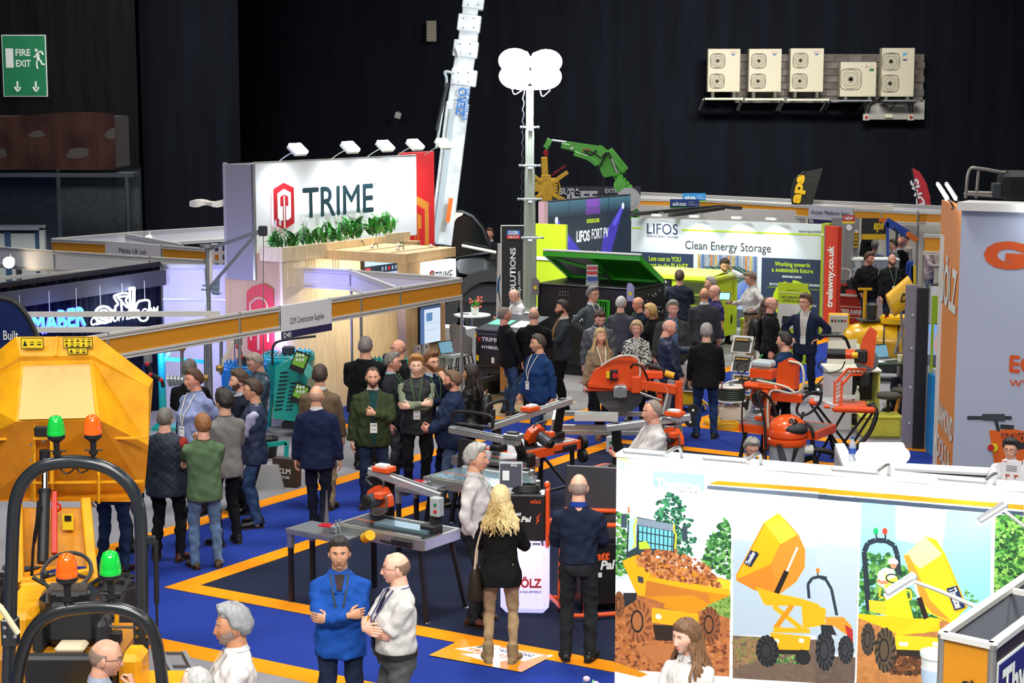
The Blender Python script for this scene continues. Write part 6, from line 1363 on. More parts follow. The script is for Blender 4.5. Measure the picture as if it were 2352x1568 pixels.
cv.poly([(52,80),(64,70),(235,240),(150,270),(120,240)],'#4a3ac8',alpha=.7);cv.poly([(440,42),(425,34),(320,150),(290,260),(350,250)],'#4a3ac8',alpha=.75);cv.poly([(60,80),(64,74),(130,150),(110,160)],'#6a6af0',alpha=.7);cv.poly([(436,46),(428,38),(370,105),(390,115)],'#6a6af0',alpha=.7)
cv.disc(54,70,9,14,'#f2f4ff');cv.disc(434,38,8,13,'#f2f4ff');cv.disc(436,308,4,8,'#d8e4ff');cv.disc(460,300,4,8,'#d8e4ff')
cv.poly([(180,290),(290,200),(340,290),(345,340),(150,340)],'#b6cf3a');cv.poly([(290,200),(300,290),(180,300)],'#cfe060');cv.poly([(290,200),(345,295),(345,340),(300,300)],'#8aa82a');cv.line([(250,300),(292,272),(335,300)],4,'#2c3a20')
sc_=thing('screen_wall','dark screen with two violet spotlight beams and a lime box, announcing a product','screen',Vector((F0.x,F0.y,0)),YF)
im=cv.image('spotlight_picture');b=MB();b.box((LF/2,.09,1.5),(LF,.12,3.02));b.build('back_box',mat('#3a3c42',.5),sc_,smooth=0);b=MB();b.box((-.07,.06,1.5),(.14,.16,3.0));b.build('pink_edge',mat('#c9a0a8',.5),sc_,smooth=0)
me=bpy.data.meshes.new('display');me.from_pydata([(0,.02,.95),(LF,.02,.95),(LF,.02,2.98),(0,.02,2.98)],[],[(0,1,2,3)]);uv=me.uv_layers.new()
for i,c_ in enumerate(((0,0),(1,0),(1,1),(0,1))):uv.data[i].uv=c_
me.materials.append(imgmat(im,.85));link('display',me,sc_)
EL=mat('#c8e010',.5,0,'glowtext',.9);EW_=mat('#f0f2f6',.5,0,'glowtext',.9)
text('INTRODUCING',.09,EL,sc_,(LF*.46,.012,2.43),width=LF*.15,bold=.01);text('LIFOS',.24,EW_,sc_,(LF*.34,.012,2.03),width=LF*.155,bold=.025);text('FORT PV',.24,EW_,sc_,(LF*.52,.012,2.05),width=LF*.2)
lwall=thing('lime_wall','lime green and white side wall left of the spotlight screen','wall panel',P(1222,513,2.6),YB);lwall.location.z=0
b=MB();b.box((.35,.05,1.3),(.95,.08,2.6));b.build('lime_board',LIMEB,lwall,smooth=0);b=MB();b.box((.35,0,1.86),(.95,.03,.07));b.box((.62,0,.55),(.4,.03,1.1));b.build('white_band',MW,lwall,smooth=0)
lc=thing('battery_cabinet','lime green battery cabinet with its door open and black control panel','cabinet',Vector((4.19,36.35,0)),YB);lc.scale=(1.04,1.04,.93);LH=1.66
b=MB();b.box((-.95,.65,.9),(1.9,1.3,LH-.3),b=.01);b.build('cabinet_body',LIMEB,lc);b=MB();b.slab([(-2.0,-.05,LH-.08),(.05,-.05,LH-.08),(.05,1.35,LH-.08),(-2.0,1.35,LH-.08)],(0,0,1),.06);b.slab([(-1.9,.05,LH-.02),(-.05,.05,LH-.02),(-.15,1.2,LH+.03),(-1.8,1.2,LH+.03)],(0,0,1),.02);b.build('cabinet_roof',mat('#cfe03a',.3,0,'plain',0,1,.4),lc,smooth=0)
b=MB();b.box((-.42,-.01,1.05),(.68,.03,.95),b=.01);b.build('door_opening',mat('#35400f',.7),lc);b=MB()
for z in(.75,1.0,1.25):b.box((-.42,-.02,z),(.6,.03,.05))
b.build('inner_shelf',mat('#7c8a20',.6),lc,smooth=0);b=MB();b.box((-1.1,-.01,1.1),(.42,.03,.95),b=.01);b.box((-1.02,-.03,1.25),(.3,.02,.3),mi=1);b.box((-1.02,-.045,1.27),(.24,.01,.12),mi=2);b.cyl((-1.14,-.03,1.5),(-1.14,-.05,1.5),.03,mi=3);b.cyl((-1.03,-.03,1.5),(-1.03,-.05,1.5),.03,mi=4);b.build('control_panel',[M_BLK,mat('#4a5054',.5),mat('#18201e',.3),mat('#8a3030',.5),mat('#d8ffe0',.5,0,'lamp',4)],lc)
b=MB();b.box((-1.75,-.01,1.3),(.24,.03,.22),b=.03);b.build('vent_opening',M_BLK,lc)
dr_=thing('x',None,None);bpy.data.objects.remove(dr_)
b=MB();b.beam((.03,-.0,.95),(.36,-.62,.95),.05,1.34);do=b.build('door',LIMEB,lc,smooth=0)
for z in(.45,.98,1.5):b=MB();b.beam((.0,-.1,z),(.2,-.35,z),.07,.05);b.build('orange_stay' if z!=.98 else 'door_rib',mat('#b8561a',.5)if z!=.98 else LIME,do,smooth=0)
b=MB();b.beam((.03,-.03,.95),(.35,-.6,.95),.08,.03,b=.0);b.build('door_edge',mat('#8ba012',.5),do,smooth=0)
pbx=thing('lime_counter','low lime green bench unit with dark lettering beside the battery cabinet','counter',P(1700,792,0),YS);pbx.scale=(.8,.8,.72)
b=MB();b.box((.75,.3,.4),(1.5,.6,.72),b=.01);b.box((.75,.28,.78),(1.54,.66,.05),mi=0);b.build('bench',mat('#b9c81a',.5),pbx);b=MB();b.box((.6,-.006,.12),(1.1,.01,.06));b.build('kick_slot',M_DK,pbx,smooth=0);text('LIFOS SOLAR',.13,mat('#2b3440',.5),pbx,(.0,-.012,.3),width=.95)
rs=thing('roller_banner','lime roller banner about a complete solar system behind the man in the suit','banner',P(1823,800,0),YS);h_=1.62
rs.location=P(1822,652,1.6);rs.location.z=0
b=MB();b.box((0,0,h_/2),(.62,.02,h_));b.build('banner_cloth',LIMEB,rs,smooth=0);b=MB();b.box((0,-.014,.95),(.6,.006,.5));b.box((0,-.014,1.42),(.6,.006,.01));b.box((.0,-.014,.45),(.5,.006,.18),mi=0);b.box((0,-.014,.33),(.5,.006,.05),mi=1);b.box((0,-.014,.54),(.5,.006,.05),mi=2);b.slab([(-.22,-.02,.8),(.0,-.02,.8),(-.03,-.02,.95),(-.2,-.02,.95)],(0,-1,0),.003,2);b.slab([(.08,-.02,.98),(.2,-.02,1.12),(.28,-.02,.95),(.2,-.02,.85)],(0,-1,0),.003,3);b.build('banner_print',[mat('#dfe0d8',.5),mat('#b8302a',.5),M_DK,mat('#4fae6a',.5)],rs,smooth=0)
text('THE COMPLETE SOLAR',.045,M_TXTD,rs,(0,-.014,1.31),width=.5,align='CENTER',bold=.02);text('SYSTEM IN A BOX',.045,M_TXTD,rs,(0,-.014,1.24),width=.4,align='CENTER',bold=.02);text('SOLAR STACK',.03,M_TXTD,rs,(0,-.014,1.46),align='CENTER');text('See the',.04,M_TXTD,rs,(-.25,-.014,.63))
R0=P(1906,518,2.5);rw=thing('red_wall','narrow bright red wall end with white vertical web address','wall panel',Vector((R0.x,R0.y-.2,0)),-60)
b=MB();b.box((0,.06,1.25),(.42,.12,2.5));b.build('red_board',mat('#cf3a24',.5),rw,smooth=0);b=MB();b.box((-.22,.06,1.25),(.03,.14,2.52));b.build('grey_edge',mat('#8d8a88',.5),rw,smooth=0);text('trelawny.co.uk',.2,MW,rw,(.1,-.006,.72),(0,0,1),(-1,0,0),width=1.36,bold=.03)
rc=thing('red_counter','red counter with a white boxed brand name beside the red wall end','counter',P(1955,765,0),YS);b=MB();b.box((0,.25,.42),(.86,.5,.84),b=.01);b.build('counter_body',mat('#b92a20',.5),rc);b=MB();b.box((0,.22,.86),(.9,.6,.04));b.build('counter_top',M_ALUW,rc,smooth=0);text('TRELAWNY',.12,MW,rc,(0,-.006,.42),width=.5,align='CENTER',bold=.03);b=MB();b.box((0,-.004,.6),(.56,.008,.015));b.box((0,-.004,.36),(.56,.008,.015));b.build('lettering_frame',MW,rc,smooth=0)
for k,(x,h2,m_)in enumerate(((-.2,.22,M_BLK),(.12,.3,mat('#2c3236',.4)))):
 t=thing('floor_machine','black %s machine standing on the red counter'%('squat' if k==0 else 'drum shaped'),'machine',rc.location+Vector((x*.8,.25-x*.4,.885)),YS);b=MB()
 if k==0:b.box((0,0,.14),(.34,.3,.26),b=.04);b.box((0,-.155,.2),(.3,.01,.05),mi=1);b.box((-.1,-.162,.2),(.05,.01,.05),mi=2)
 else:b.cyl((0,0,.02),(0,0,.3),.19);b.cyl((0,0,.3),(0,0,.36),.12);b.box((0,-.19,.05),(.3,.02,.1),mi=1)
 b.build('machine_body',[m_,mat('#c23424',.5),STK],t);b=MB();b.tube([(-.12,.1,.25),(-.12,.15,.5),(.12,.15,.5),(.12,.1,.25)],.015,6);b.build('handle',M_ALU,t)
# REAR STANDS
def wallr(name,label,u0,u1,vt,zt,m,cat='wall panel',t=.06,dirv=None,zb=0):
 a,c=P(u0,vt,zt),P(u1,vt+(0 if dirv is None else dirv),zt);r=thing(name,label,cat,(0,0,0));b=MB();b.beam(Vector((a.x,a.y,(zt+zb)/2)),Vector((c.x,c.y,(zt+zb)/2)),t,zt-zb);b.build('board',m,r,smooth=0);return r,a,c
fas=fl(('distant orange fascia to the right of the green crane',(1462,455),(1610,458),(1692,462),(1860,472)),panel=[M_OR,M_OR,M_OR],posts=(0,))
fa2=fl(('distant fascia with a grey name board above the access platform stand',(1860,472),(1962,478),(2025,481),(2108,486)),panel=[mat('#b9b7c0',.5),M_OR,M_OR],posts=(0,3));fl(('short orange fascia between the access stand and orange column',(2110,484),(2200,487)),posts=(0,))
a,c=P(1860,472,zf),P(1962,478,zf);d_=(c-a).normalized();n_=Vector((d_.y,-d_.x,0));b=MB();b.beam(a+n_*.04-ZV*.17,c+n_*.04-ZV*.17,.012,.36);b.beam(a+n_*.05-ZV*.4,c+n_*.05-ZV*.4,.012,.12,mi=1);b.build('name_board',[mat('#b9b7c0',.5),mat('#2c2850',.5)],fa2,smooth=0);text('Access Platform Sales',.1,M_TXTD,fa2,(a+c)/2+n_*.06-ZV*.2,d_,align='CENTER',bold=.01);text('K6',.08,MW,fa2,a+d_*.05+n_*.06-ZV*.43,d_,bold=.02)
fl(('second orange fascia lower at the right behind the grey wall',(2128,552),(2210,556)),posts=(0,),zt=2.5)if False else None
b=MB();a,c=P(2122,537,2.5)*1,P(2230,541,2.5);r_=fascia('shell_scheme_fascia','lower orange fascia right beside the orange column',[a,c],2.5,.42,posts=(0,))
fascia('shell_scheme_fascia','far white fascia behind the access platform stand',[P(1850,458,2.5),P(2250,476,2.5)],2.5,.3,panel=M_WH);fascia('shell_scheme_fascia','far white fascia behind the twin blue signs',[P(1460,440,2.5),P(1850,458,2.5)],2.5,.3,panel=M_WH)
for(u,v,z,lab,cb1,cb2)in((1594,463,2.5,'upper pale blue hanging sign with white name over the far stands','#2f8fd0','#9ac83a'),(1572,478,2.5,'lower dark blue sign with white name on the orange fascia','#1f3f8a','#4a8a3a')):
 q=P(u,v,z);q.y-=.04;t=thing('hanging_sign',lab,'sign',q);w_=.62 if v<470 else.74;b=MB();b.box((0,0,.13),(w_,.03,.2));b.box((0,0,.02),(w_,.03,.05),mi=1);b.build('board',[mat(cb1,.5),mat(cb2,.5)],t,smooth=0);text('aksa',.1,MW,t,(-w_*.42,-.02,.07),width=w_*.48,bold=.03);text('POWER',.03,MW,t,(w_*.12,-.02,.14));text('GENERATION',.03,MW,t,(w_*.12,-.02,.08),width=w_*.33)
q0,q1=D(1840,500,46),D(2400,500,46.4);b=MB();b.box(((q0.x+q1.x)/2,46.2,1.22),(q1.x-q0.x,.08,2.44));tag(b.build('partition_wall',mat('#cfc8b8',.6),smooth=0),'cream rear partition of the access platform stand','partition');wallr('partition_wall','pale partition behind the energy storage wall',1470,1850,470,2.35,mat('#b9b3ae',.6),dirv=14)
def panel(lab,u0,u1,v0,v1,Y,m,cat='poster',name='poster'):
 a,c=D(u0,v1,Y),D(u1,v0,Y);t=thing(name,lab,cat,(a.x,Y,a.z));b=MB();b.box(((c.x-a.x)/2,0,(c.z-a.z)/2),(c.x-a.x,.03,c.z-a.z));b.build('sheet',m,t,smooth=0);return t,c.x-a.x,c.z-a.z
t,w_,h_=panel('grey poster with the word lift behind the slim platform mast',1908,1974,500,600,43.6,mat('#8f8a8c',.6));text('LIFT',h_*.2*.6,MW,t,(w_*.5,-.02,h_*.6),bold=.03)
t,w_,h_=panel('yellow poster with black slanted lettering about lifting',1949,1971,533,568,43.4,mat('#e0b01c',.6))
for k,s_ in enumerate(('SERIOUS','ABOUT','LIFTING','MATERIALS')):text(s_,h_*.14,M_BLK,t,(.02,-.02,h_*(.78-.22*k)),width=w_*.9,bold=.03)
t,w_,h_=panel('black and yellow poster with three yellow letters behind the bald man',1978,2040,501,550,43.6,mat('#2a2825',.6));b=MB();b.box((w_/2,-.02,h_*.13),(w_,.01,h_*.26));b.build('yellow_band',mat('#e0b01c',.6),t,smooth=0);text('aps',h_*.4,mat('#e8c020',.5),t,(w_*.45,-.02,h_*.5),width=w_*.4,bold=.05,shear=.2)
pm=thing('platform_mast','slim aluminium platform mast with a small red flag sign','lift',D(1943,700,42));pm.location.z=0;zt=zat(512,42);b=MB();b.box((0,0,zt/2),(.26,.2,zt));
for x in(-.08,0,.08):b.box((x,-.11,zt/2),(.02,.02,zt))
b.build('mast',M_ALU,pm,smooth=0);b=MB();b.box((0,-.05,zt+.12),(.28,.05,.14));b.box((0,-.05,zt+.02),(.3,.05,.05),mi=1);b.cyl((0,-.12,zt-.1),(0,-.16,zt-.1),.07,mi=2);b.build('flag_sign',[mat('#c5242a',.5),STK,M_WH],pm,smooth=0);text('NEW',.08,MW,pm,(0,-.08,zt+.08),align='CENTER',width=.2,bold=.03)
bm_=thing('boom_lift','blue and orange lift boom slanting down behind the access stand','lift',D(2060,700,42.5));bo_=bm_.location.copy();b=MB();b.beam(D(2035,508,42.5)-bo_,D(2085,538,42.5)-bo_,.08,.2);b.beam(D(2038,510,42.5)-bo_,D(2040,640,42.5)-bo_,.08,.06);b.build('blue_boom',mat('#26489a',.45),bm_,smooth=0);b=MB();b.beam(D(2020,504,42.6)-bo_,D(2036,508,42.6)-bo_,.1,.1);b.beam(D(2084,536,42.4)-bo_,D(2106,552,42.4)-bo_,.1,.12);b.build('orange_boom',mat('#d86a1c',.45),bm_,smooth=0);b=MB();b.tube([D(2052,524,42.3)-bo_,D(2060,535,42.3)-bo_,D(2058,560,42.3)-bo_],.03,6);b.build('hose',M_BLK,bm_)
b=MB();b.beam(bo_*0+D(2092,600,42)-bo_,D(2092,665,42)-bo_,.1,.06,mi=0);b.beam(D(2098,610,42)-bo_,D(2098,665,42)-bo_,.12,.06,mi=1);b.tube([D(2084,660,42)-bo_,D(2084,606,42)-bo_,D(2098,600,42)-bo_],.03,6,mi=0);b.build('guard_rail',[mat('#26489a',.45),mat('#e0c020',.5)],bm_)
def feather(lab,u0,v0,pts,Y,colr,txt,tcol,tu):
 q0_=D(u0,v0,Y);t=thing('feather_flag',lab,'flag',q0_);b=MB();b.slab([D(u,v,Y)-q0_ for u,v in pts],(0,1,0),.02);b.build('cloth',mat(colr,.7,0,'cloth'),t,smooth=0);b=MB();b.tube([D(u,v,Y-.02)-q0_ for u,v in pts[:4]],.02,6);b.build('pole',M_DK,t);(ua,va,ub,vb,h__)=tu;a,c=D(ua,va,Y-.03)-q0_,D(ub,vb,Y-.03)-q0_;text(txt,h__,mat(tcol,.5),t,a,c-a,(c-a).cross(Vector((0,1,0))),width=(c-a).length,bold=.05)
feather('black feather flag with yellow upright letters among the far stands',1826,470,[(1820,470),(1818,440),(1828,410),(1848,394),(1890,386),(1880,420),(1866,470)],47,'#2a2926','aps','#e8b81c',(1836,468,1848,402,.26))
feather('red feather flag with white upright letters near the orange column',2122,478,[(2110,472),(2104,440),(2098,410),(2094,384),(2112,394),(2128,420),(2136,450),(2138,472)],46,'#c0303a','DMS','#e8e4e4',(2124,468,2107,410,.2))
db=thing('dark_banner','dark wide banner with pale capitals behind the yellow vacuum lifter','banner',D(1400,480,50));do_=db.location.copy();a,c=D(1238,520,50)-do_,D(1472,428,50)-do_
b=MB();b.box(((a.x+c.x)/2,.1,(a.z+c.z)/2),(c.x-a.x,.04,c.z-a.z));b.box((a.x+.1,.1,(a.z-do_.z)/2-.5),(.06,.06,do_.z+.8));b.box((c.x-.1,.1,-.9),(.06,.06,do_.z+.7));b.build('banner_cloth',mat('#1a1c26',.8),db,smooth=0);GT=mat('#8f9096',.7);text('SUPA',.13*1.3,GT,db,D(1284,446,50)-do_,width=.62,bold=.04);text('JEFF',.36,GT,db,D(1296,468,50)-do_,width=.95,bold=.04);text('EXTREME',.12,GT,db,D(1390,443,50)-do_,width=.62,bold=.03)
GC=mat('#52b32a',.4,0,'metalrub',0,1,.2);gc=thing('loader_crane','bright green folding loader crane arm against the black drape','crane',D(1440,600,44));go_=gc.location.copy();g_=lambda u,v,dy=0:D(u,v,44+dy)-go_
def gbeam(pts,w_,nm,dy=0,m=GC,h2=None):
 b=MB()
 for(p0_,p1_)in zip(pts,pts[1:]):b.beam(g_(*p0_,dy),g_(*p1_,dy),w_,h2 or w_,up=(0,1,0),b=.01)
 return b.build(nm,m,gc)
b=MB();b.slab([g_(u,v,-.15)for u,v in((1300,324),(1374,335),(1382,334),(1397,345),(1400,362),(1436,390),(1438,398),(1424,400),(1432,412),(1450,440),(1445,470),(1425,440),(1408,404),(1386,408),(1374,380),(1352,352),(1296,344))],(0,1,0),.3);b.build('arm',GC,gc,smooth=0)
gbeam([(1318,352),(1350,362),(1372,378)],.12,'lower_arm',-.2);gbeam([(1300,330),(1298,342)],.22,'arm_head',-.18);gbeam([(1268,322),(1302,327)],.05,'extension',0,M_CHR);gbeam([(1263,319),(1256,336),(1252,340)],.14,'hook_head')
gbeam([(1398,345),(1436,392)],.2,'knee_plate',-.25);gbeam([(1404,362),(1418,398)],.06,'ram',-.35,M_CHR)
for k in range(5):gbeam([(1410+k*7,400+k*8),(1424+k*7,396+k*8)],.1,'knuckle',-.3)
b=MB();b.cyl(g_(1424,425,-.3),g_(1424,425,-.45),.16);b.build('pivot',GC,gc);b=MB();b.cyl(g_(1444,458,-.5),g_(1444,458,-.3),.3*1.0,n=26);b.cyl(g_(1444,458,-.52),g_(1444,458,-.5),.22,n=26,mi=0);b.build('counter_disc',mat('#a9a5a6',.4,.3),gc);gbeam([(1455,470),(1462,500),(1440,500)],.16,'base_arm');gbeam([(1445,470),(1440,735)],.3,'base_column',.2,M_DK)
b=MB()
for pts in([(1340,345),(1362,350),(1380,362),(1392,350)],[(1372,392),(1384,370),(1396,350),(1404,364)],[(1386,430),(1386,405)],[(1345,350),(1358,356),(1370,345)]):b.tube([g_(u,v,-.4)for u,v in pts],.025,6)
b.build('hydraulic_hose',M_BLK,gc);b=MB();b.box(g_(1346,344,-.35),(.22,.02,.05));b.box(g_(1311,340,-.22),(.14,.02,.06),mi=1);b.build('arm_label',[mat('#b8621c',.5),M_WH],gc,smooth=0)
YV=mat('#d9a80c',.45,0,'metalrub');vl_=thing('vacuum_lifter','yellow four armed vacuum lifter hanging from the green crane hook','lifter',D(1254,420,43.6));vo=vl_.location.copy();v_=lambda u,v,dy=0:D(u,v,43.6+dy)-vo
b=MB();b.box(v_(1257,428),(.44,.12,.42),b=.01);b.box(v_(1256,455),(.28,.1,.42),b=.01);b.box(v_(1236,428),(.3,.1,.26),b=.01);b.build('centre_plate',YV,vl_)
for(ua,va,ub,vb)in((1268,420,1304,395),(1268,445,1300,462),(1244,418,1226,404),(1244,445,1222,462)):
 b=MB();b.beam(v_(ua,va,-.05),v_(ub,vb,-.05),.1,.12,up=(0,1,0),b=.01);b.build('arm',YV,vl_)
b=MB();b.beam(v_(1252,405),v_(1250,360),.16,.1,up=(0,1,0),b=.02);b.box(v_(1254,408),(.24,.14,.14),b=.01);b.build('lifting_stem',YV,vl_);b=MB();b.tube([v_(1254,358),v_(1257,352),v_(1253,346),v_(1250,352),v_(1253,356)],.03,6);b.build('hook',mat('#b8202a',.4),vl_);b=MB();b.tube([v_(1282,415,-.1),v_(1286,430,-.1),v_(1283,445,-.1),v_(1275,450,-.1)],.02,6)
for k in range(4):b.box(v_(1276,418+k*7,-.06),(.1,.05,.05))
b.build('hose_rail',YV,vl_);b=MB();b.tube([v_(1268+k*3.2,402-k*2.2+(3 if k%2 else-3),-.12)for k in range(11)],.015,5);b.build('coiled_hose',mat('#8a1c24',.4),vl_)
gb2=MB();gb2.box((0,0,.9),(1.6,1.2,1.8),b=.05);gb2.box((0,-.62,1.3),(1.2,.05,.6),mi=1);tag(gb2.build('lifter_carrier',[mat('#2a2d30',.5),mat('#565c60',.4,.5)],loc=(D(1245,600,45.5).x,45.5,0)),'grey black carrier machine under the yellow vacuum lifter','machine')
# RIGHT HAND STANDS
gw=thing('grey_wall','upright grey wall end with a black stripe beside the small television','wall panel',P(2070,1030,0),-8);gw.scale.x=.62;hg=zat(655,gw.location.y)
b=MB();b.box((.16,.06,hg/2),(.32,.12,hg));b.build('grey_board',mat('#7f7a86',.5),gw,smooth=0);b=MB();b.box((.4,.02,hg/2-.02),(.28,.1,hg-.04));b.build('black_board',mat('#15171c',.5),gw,smooth=0);b=MB();b.box((.56,.0,hg/2),(.05,.06,hg));b.build('corner_post',M_ALU,gw,smooth=0);b=MB();b.box((.76,-.02,hg/2),(.36,.04,hg-.02));b.build('white_board',mat('#cdd3d4',.5),gw,smooth=0)
bolt(gw,[(.17,-.0,z)for z in(.4,.95,1.55,2.05)],.018,MW,'screw_cap')
tvp=Vector(gw.location)+Vector((.5,-.12,1.3));cvt=Canvas(80,120,lin('#8a9ac0'));cvt.disc(50,60,28,40,'#c09088');cvt.rect(0,0,80,24,'#6fa0e0');cvt.rect(0,90,40,120,'#3a3a50');screen('television','small upright television on the white board left of the orange column','television',tvp,-20,.34,.62,cvt.image('tv_picture'),.9)
b=MB();b.box((0,0,.6),(.36,.3,1.2));o=b.build('blue_plinth',mat('#0f86c8',.5),loc=Vector(gw.location)+Vector((.5,-.35,0)),smooth=0);tag(o,'bright blue plinth carrying leaflets below the small television','plinth')
t=thing('leaflet_stack','stack of white leaflets on the bright blue plinth','leaflets',Vector(gw.location)+Vector((.5,-.36,1.203)))
for k in range(5):b=MB();b.box((0,0,.008+k*.016),(.26,.2,.014),4*k);b.build('leaflet',[MW,mat('#9fb8c8',.5)][k%2],t,smooth=0)
b=MB();b.box((0,0,1.0),(.07,.02,.8));b.box((.02,0,.5),(.12,.03,1.2),mi=0);b.box((-.06,0,1.15),(.3,.04,.26));tag(b.build('black_stand',M_BLK,loc=Vector(gw.location)+Vector((.45,-1.1,0)),smooth=0),'black display stand in front of the bright blue plinth','stand')
b=MB();b.box((.02,0,1.45),(.1,.02,1.2));b.box((.12,.01,1.45),(.06,.02,1.2),mi=1);tag(b.build('stripe_panel',[mat('#8fb020',.5),mat('#c8642a',.5)],loc=Vector(gw.location)+Vector((.4,-.1,.3)),smooth=0),'lime and orange striped strip on the white board below the television','panel')
GO=Vector((5.52,21.4,0));hG=zat(481,21.4);ow=thing('orange_column','tall orange exhibition column with white upright lettering at the right','wall panel',GO,0)
dO=(Vector((5.78,23.5,0))-GO).normalized();LO=2.05
yo=math.degrees(math.atan2(-dO.y,-dO.x));oc=thing('x',None,None);bpy.data.objects.remove(oc)
ow.location=GO+dO*LO;ow.rotation_euler=(0,0,math.radians(yo))
b=MB();b.box((LO/2,.05,hG/2),(LO,.1,hG));b.build('orange_board',mat('#eb8f3c',.5),ow,smooth=0)
b=MB();b.box((LO*.12,-.004,hG/2-.2),(LO*.2,.006,hG-.5));b.build('glare_strip',mat('#e9e4df',.5),ow,smooth=0)  # white lamp glare on the orange face, put in as a coloured strip
text('GÖLZ',.52,MW,ow,(.15,-.008,2.62),width=LO*.86,bold=.03);text('DIAMOND',.3,MW,ow,(.4,-.008,1.0),width=LO*.78,bold=.03);text('TOOLS &',.3,MW,ow,(.2,-.008,.55),width=LO*.8,bold=.03)
gwl=thing('brand_wall','tall pale lavender grey wall with giant orange letters at the right edge','wall panel',GO,YB);b=MB();b.box((2.5,.06,hG/2),(5.0,.12,hG));b.build('wall_board',mat('#a7adc0',.5),gwl,smooth=0);b=MB();b.box((2.5,.06,hG+.05),(5.0,.5,.1));b.build('top_beam',M_ALUW,gwl,smooth=0)
OT=mat('#c9501c',.45);wl2=lambda u,v:wloc(u,v,GO,uB,Vector((uB.y,-uB.x,0)))
x,z=wl2(2259,610);_,z_t=wl2(2259,555);text('GÖLZ',(z_t-z)*.98,OT,gwl,(x,-.006,z),width=1.9,bold=.07);x,z=wl2(2320,853);text('EQUIPMENT',.2,OT,gwl,(x,-.006,z),width=1.5,bold=.04);x,z=wl2(2318,886);text('www.golz.com',.13,OT,gwl,(x,-.006,z),width=1.3)
b=MB();g2=lambda u,v:(wl2(u,v)[0],-.006,wl2(u,v)[1]);b.slab([g2(2272,988),g2(2330,985),g2(2352,990),g2(2360,1060),g2(2284,1062)][::-1],(0,-1,0),.004);b.slab([g2(2300,994),g2(2360,994),g2(2360,1030),g2(2306,1035)][::-1],(0,-1,0),.006,1);b.slab([g2(2222,955),g2(2324,955),g2(2324,963),g2(2222,963)][::-1],(0,-1,0),.005,1);b.slab([g2(2256,950),g2(2308,950),g2(2308,967),g2(2258,965)][::-1],(0,-1,0),.006,2)
b.slab([g2(2284,966),g2(2292,966),g2(2298,990),g2(2290,990)][::-1],(0,-1,0),.005,1);b.slab([g2(2298,974),g2(2330,976),g2(2328,986),g2(2298,984)][::-1],(0,-1,0),.005,1);b.build('machine_print',[mat('#d8601c',.5),mat('#2a2c33',.5),mat('#3a3c45',.5)],gwl,smooth=0);b=MB();x,_,z=g2(2284,1027);b.cyl((x,-.012,z),(x,-.03,z),.05,mi=1);b.cyl((x-.03,-.03,z),(x-.03,-.05,z),.04);b.build('red_button_print',[mat('#c0202a',.4),mat('#d8d020',.5)],gwl);text('ES80',.1,OT,gwl,(g2(2303,1010)[0],-.014,g2(2303,1010)[2]),bold=.04)
for(k,dx,lab)in((0,.1,'left of the pair of slim arm lights above the orange column'),(1,.21,'right of the pair of slim arm lights above the orange column')):
 t=thing('arm_light',lab,'lamp',GO+Vector((dx-.2,.3,hG+.12)),0);b=MB();b.beam((0,0,0),(-.15,-.05,.2),.05,.025,b=.005);b.build('lamp_head',MW,t);b=MB();b.beam((-.01,0,-.022),(-.15,-.05,.178),.04,.01);b.build('lens',FL,t,smooth=0);b=MB();b.tube([(0,0,0),(.08,.03,-.1),(.06,.02,-.14)],.012,6);b.build('arm',M_BLK,t)
flood(GO+uB*1.05+Vector((0,-.3,hG+.12)),YB,'blazing floodlight at the right edge over the lavender wall',1.6,20,power=60,armd=(0,.3,-.15))
tr_=thing('truss_rail','grey tubular rail frame with a dark box beyond the lavender wall','frame',D(2260,400,30));to=tr_.location.copy();t_=lambda u,v:D(u,v,30)-to;b=MB()
for pts in([(2218,455),(2226,392),(2250,387),(2306,396),(2352,396)],[(2242,455),(2248,392)],[(2214,445),(2300,452)],[(2222,442),(2300,444)]):b.tube([t_(*p_)for p_ in pts],.028,8)
b.build('rail',mat('#9a948c',.4,.5),tr_);b=MB();b.box(t_(2300,437),(.32,.2,.26),b=.02);b.build('projector_box',mat('#3c4446',.5),tr_);b=MB();b.box(t_(2330,425),(.5,.6,.5),b=.1);b.build('dark_load',M_BLK,tr_)
ct_=thing('reception_counter','long white topped grey counter in front of the orange column','counter',(0,0,0));A_,B_=P(1925,1068,1.05),P(2302,1088,1.05);A2,B2=P(1938,1060,1.05),P(2300,1080,1.05)
dc=(B_-A_).normalized();nc=Vector((dc.y,-dc.x,0));b=MB();b.slab([A_+nc*.0-ZV*.03,B_-ZV*.03,B_-nc*.32-ZV*.03,A_-nc*.32-ZV*.03],(0,0,1),.03);b.build('counter_top',mat('#eceef0',.35),ct_,smooth=0);b=MB();b.beam(Vector((A_.x,A_.y,.5))-nc*.1,Vector((B_.x,B_.y,.5))-nc*.1,.16,1.0);b.build('counter_front',mat('#9a9496',.6),ct_,smooth=0)
wing=thing('white_side_counter','white L shaped wing panel left of the glaring lamp behind the poster wall','counter',(0,0,0));W0,W1,W2_=P(1916,1018,1.15),P(1950,1075,1.15),P(1980,1078,1.15)
b=MB();b.slab([P(1918,1018,1.2),P(1938,1017,1.2),P(1966,1064,1.2),P(2050,1066,1.2),P(2058,1086,1.2),P(1942,1084,1.2)][::-1],(0,0,-1),.04);b.build('wing_top',mat('#f2f2f5',.35),wing,smooth=0);b=MB();b.beam(Vector((P(1920,1018,1.2).x,P(1920,1018,1.2).y,.58)),Vector((P(1945,1084,1.2).x,P(1945,1084,1.2).y,.58)),.03,1.16);b.build('wing_front',mat('#b9b4ba',.6),wing,smooth=0)
bottle(P(1957,1058,1.2),'clear water bottle with a blue label on the white wing counter',1.25)
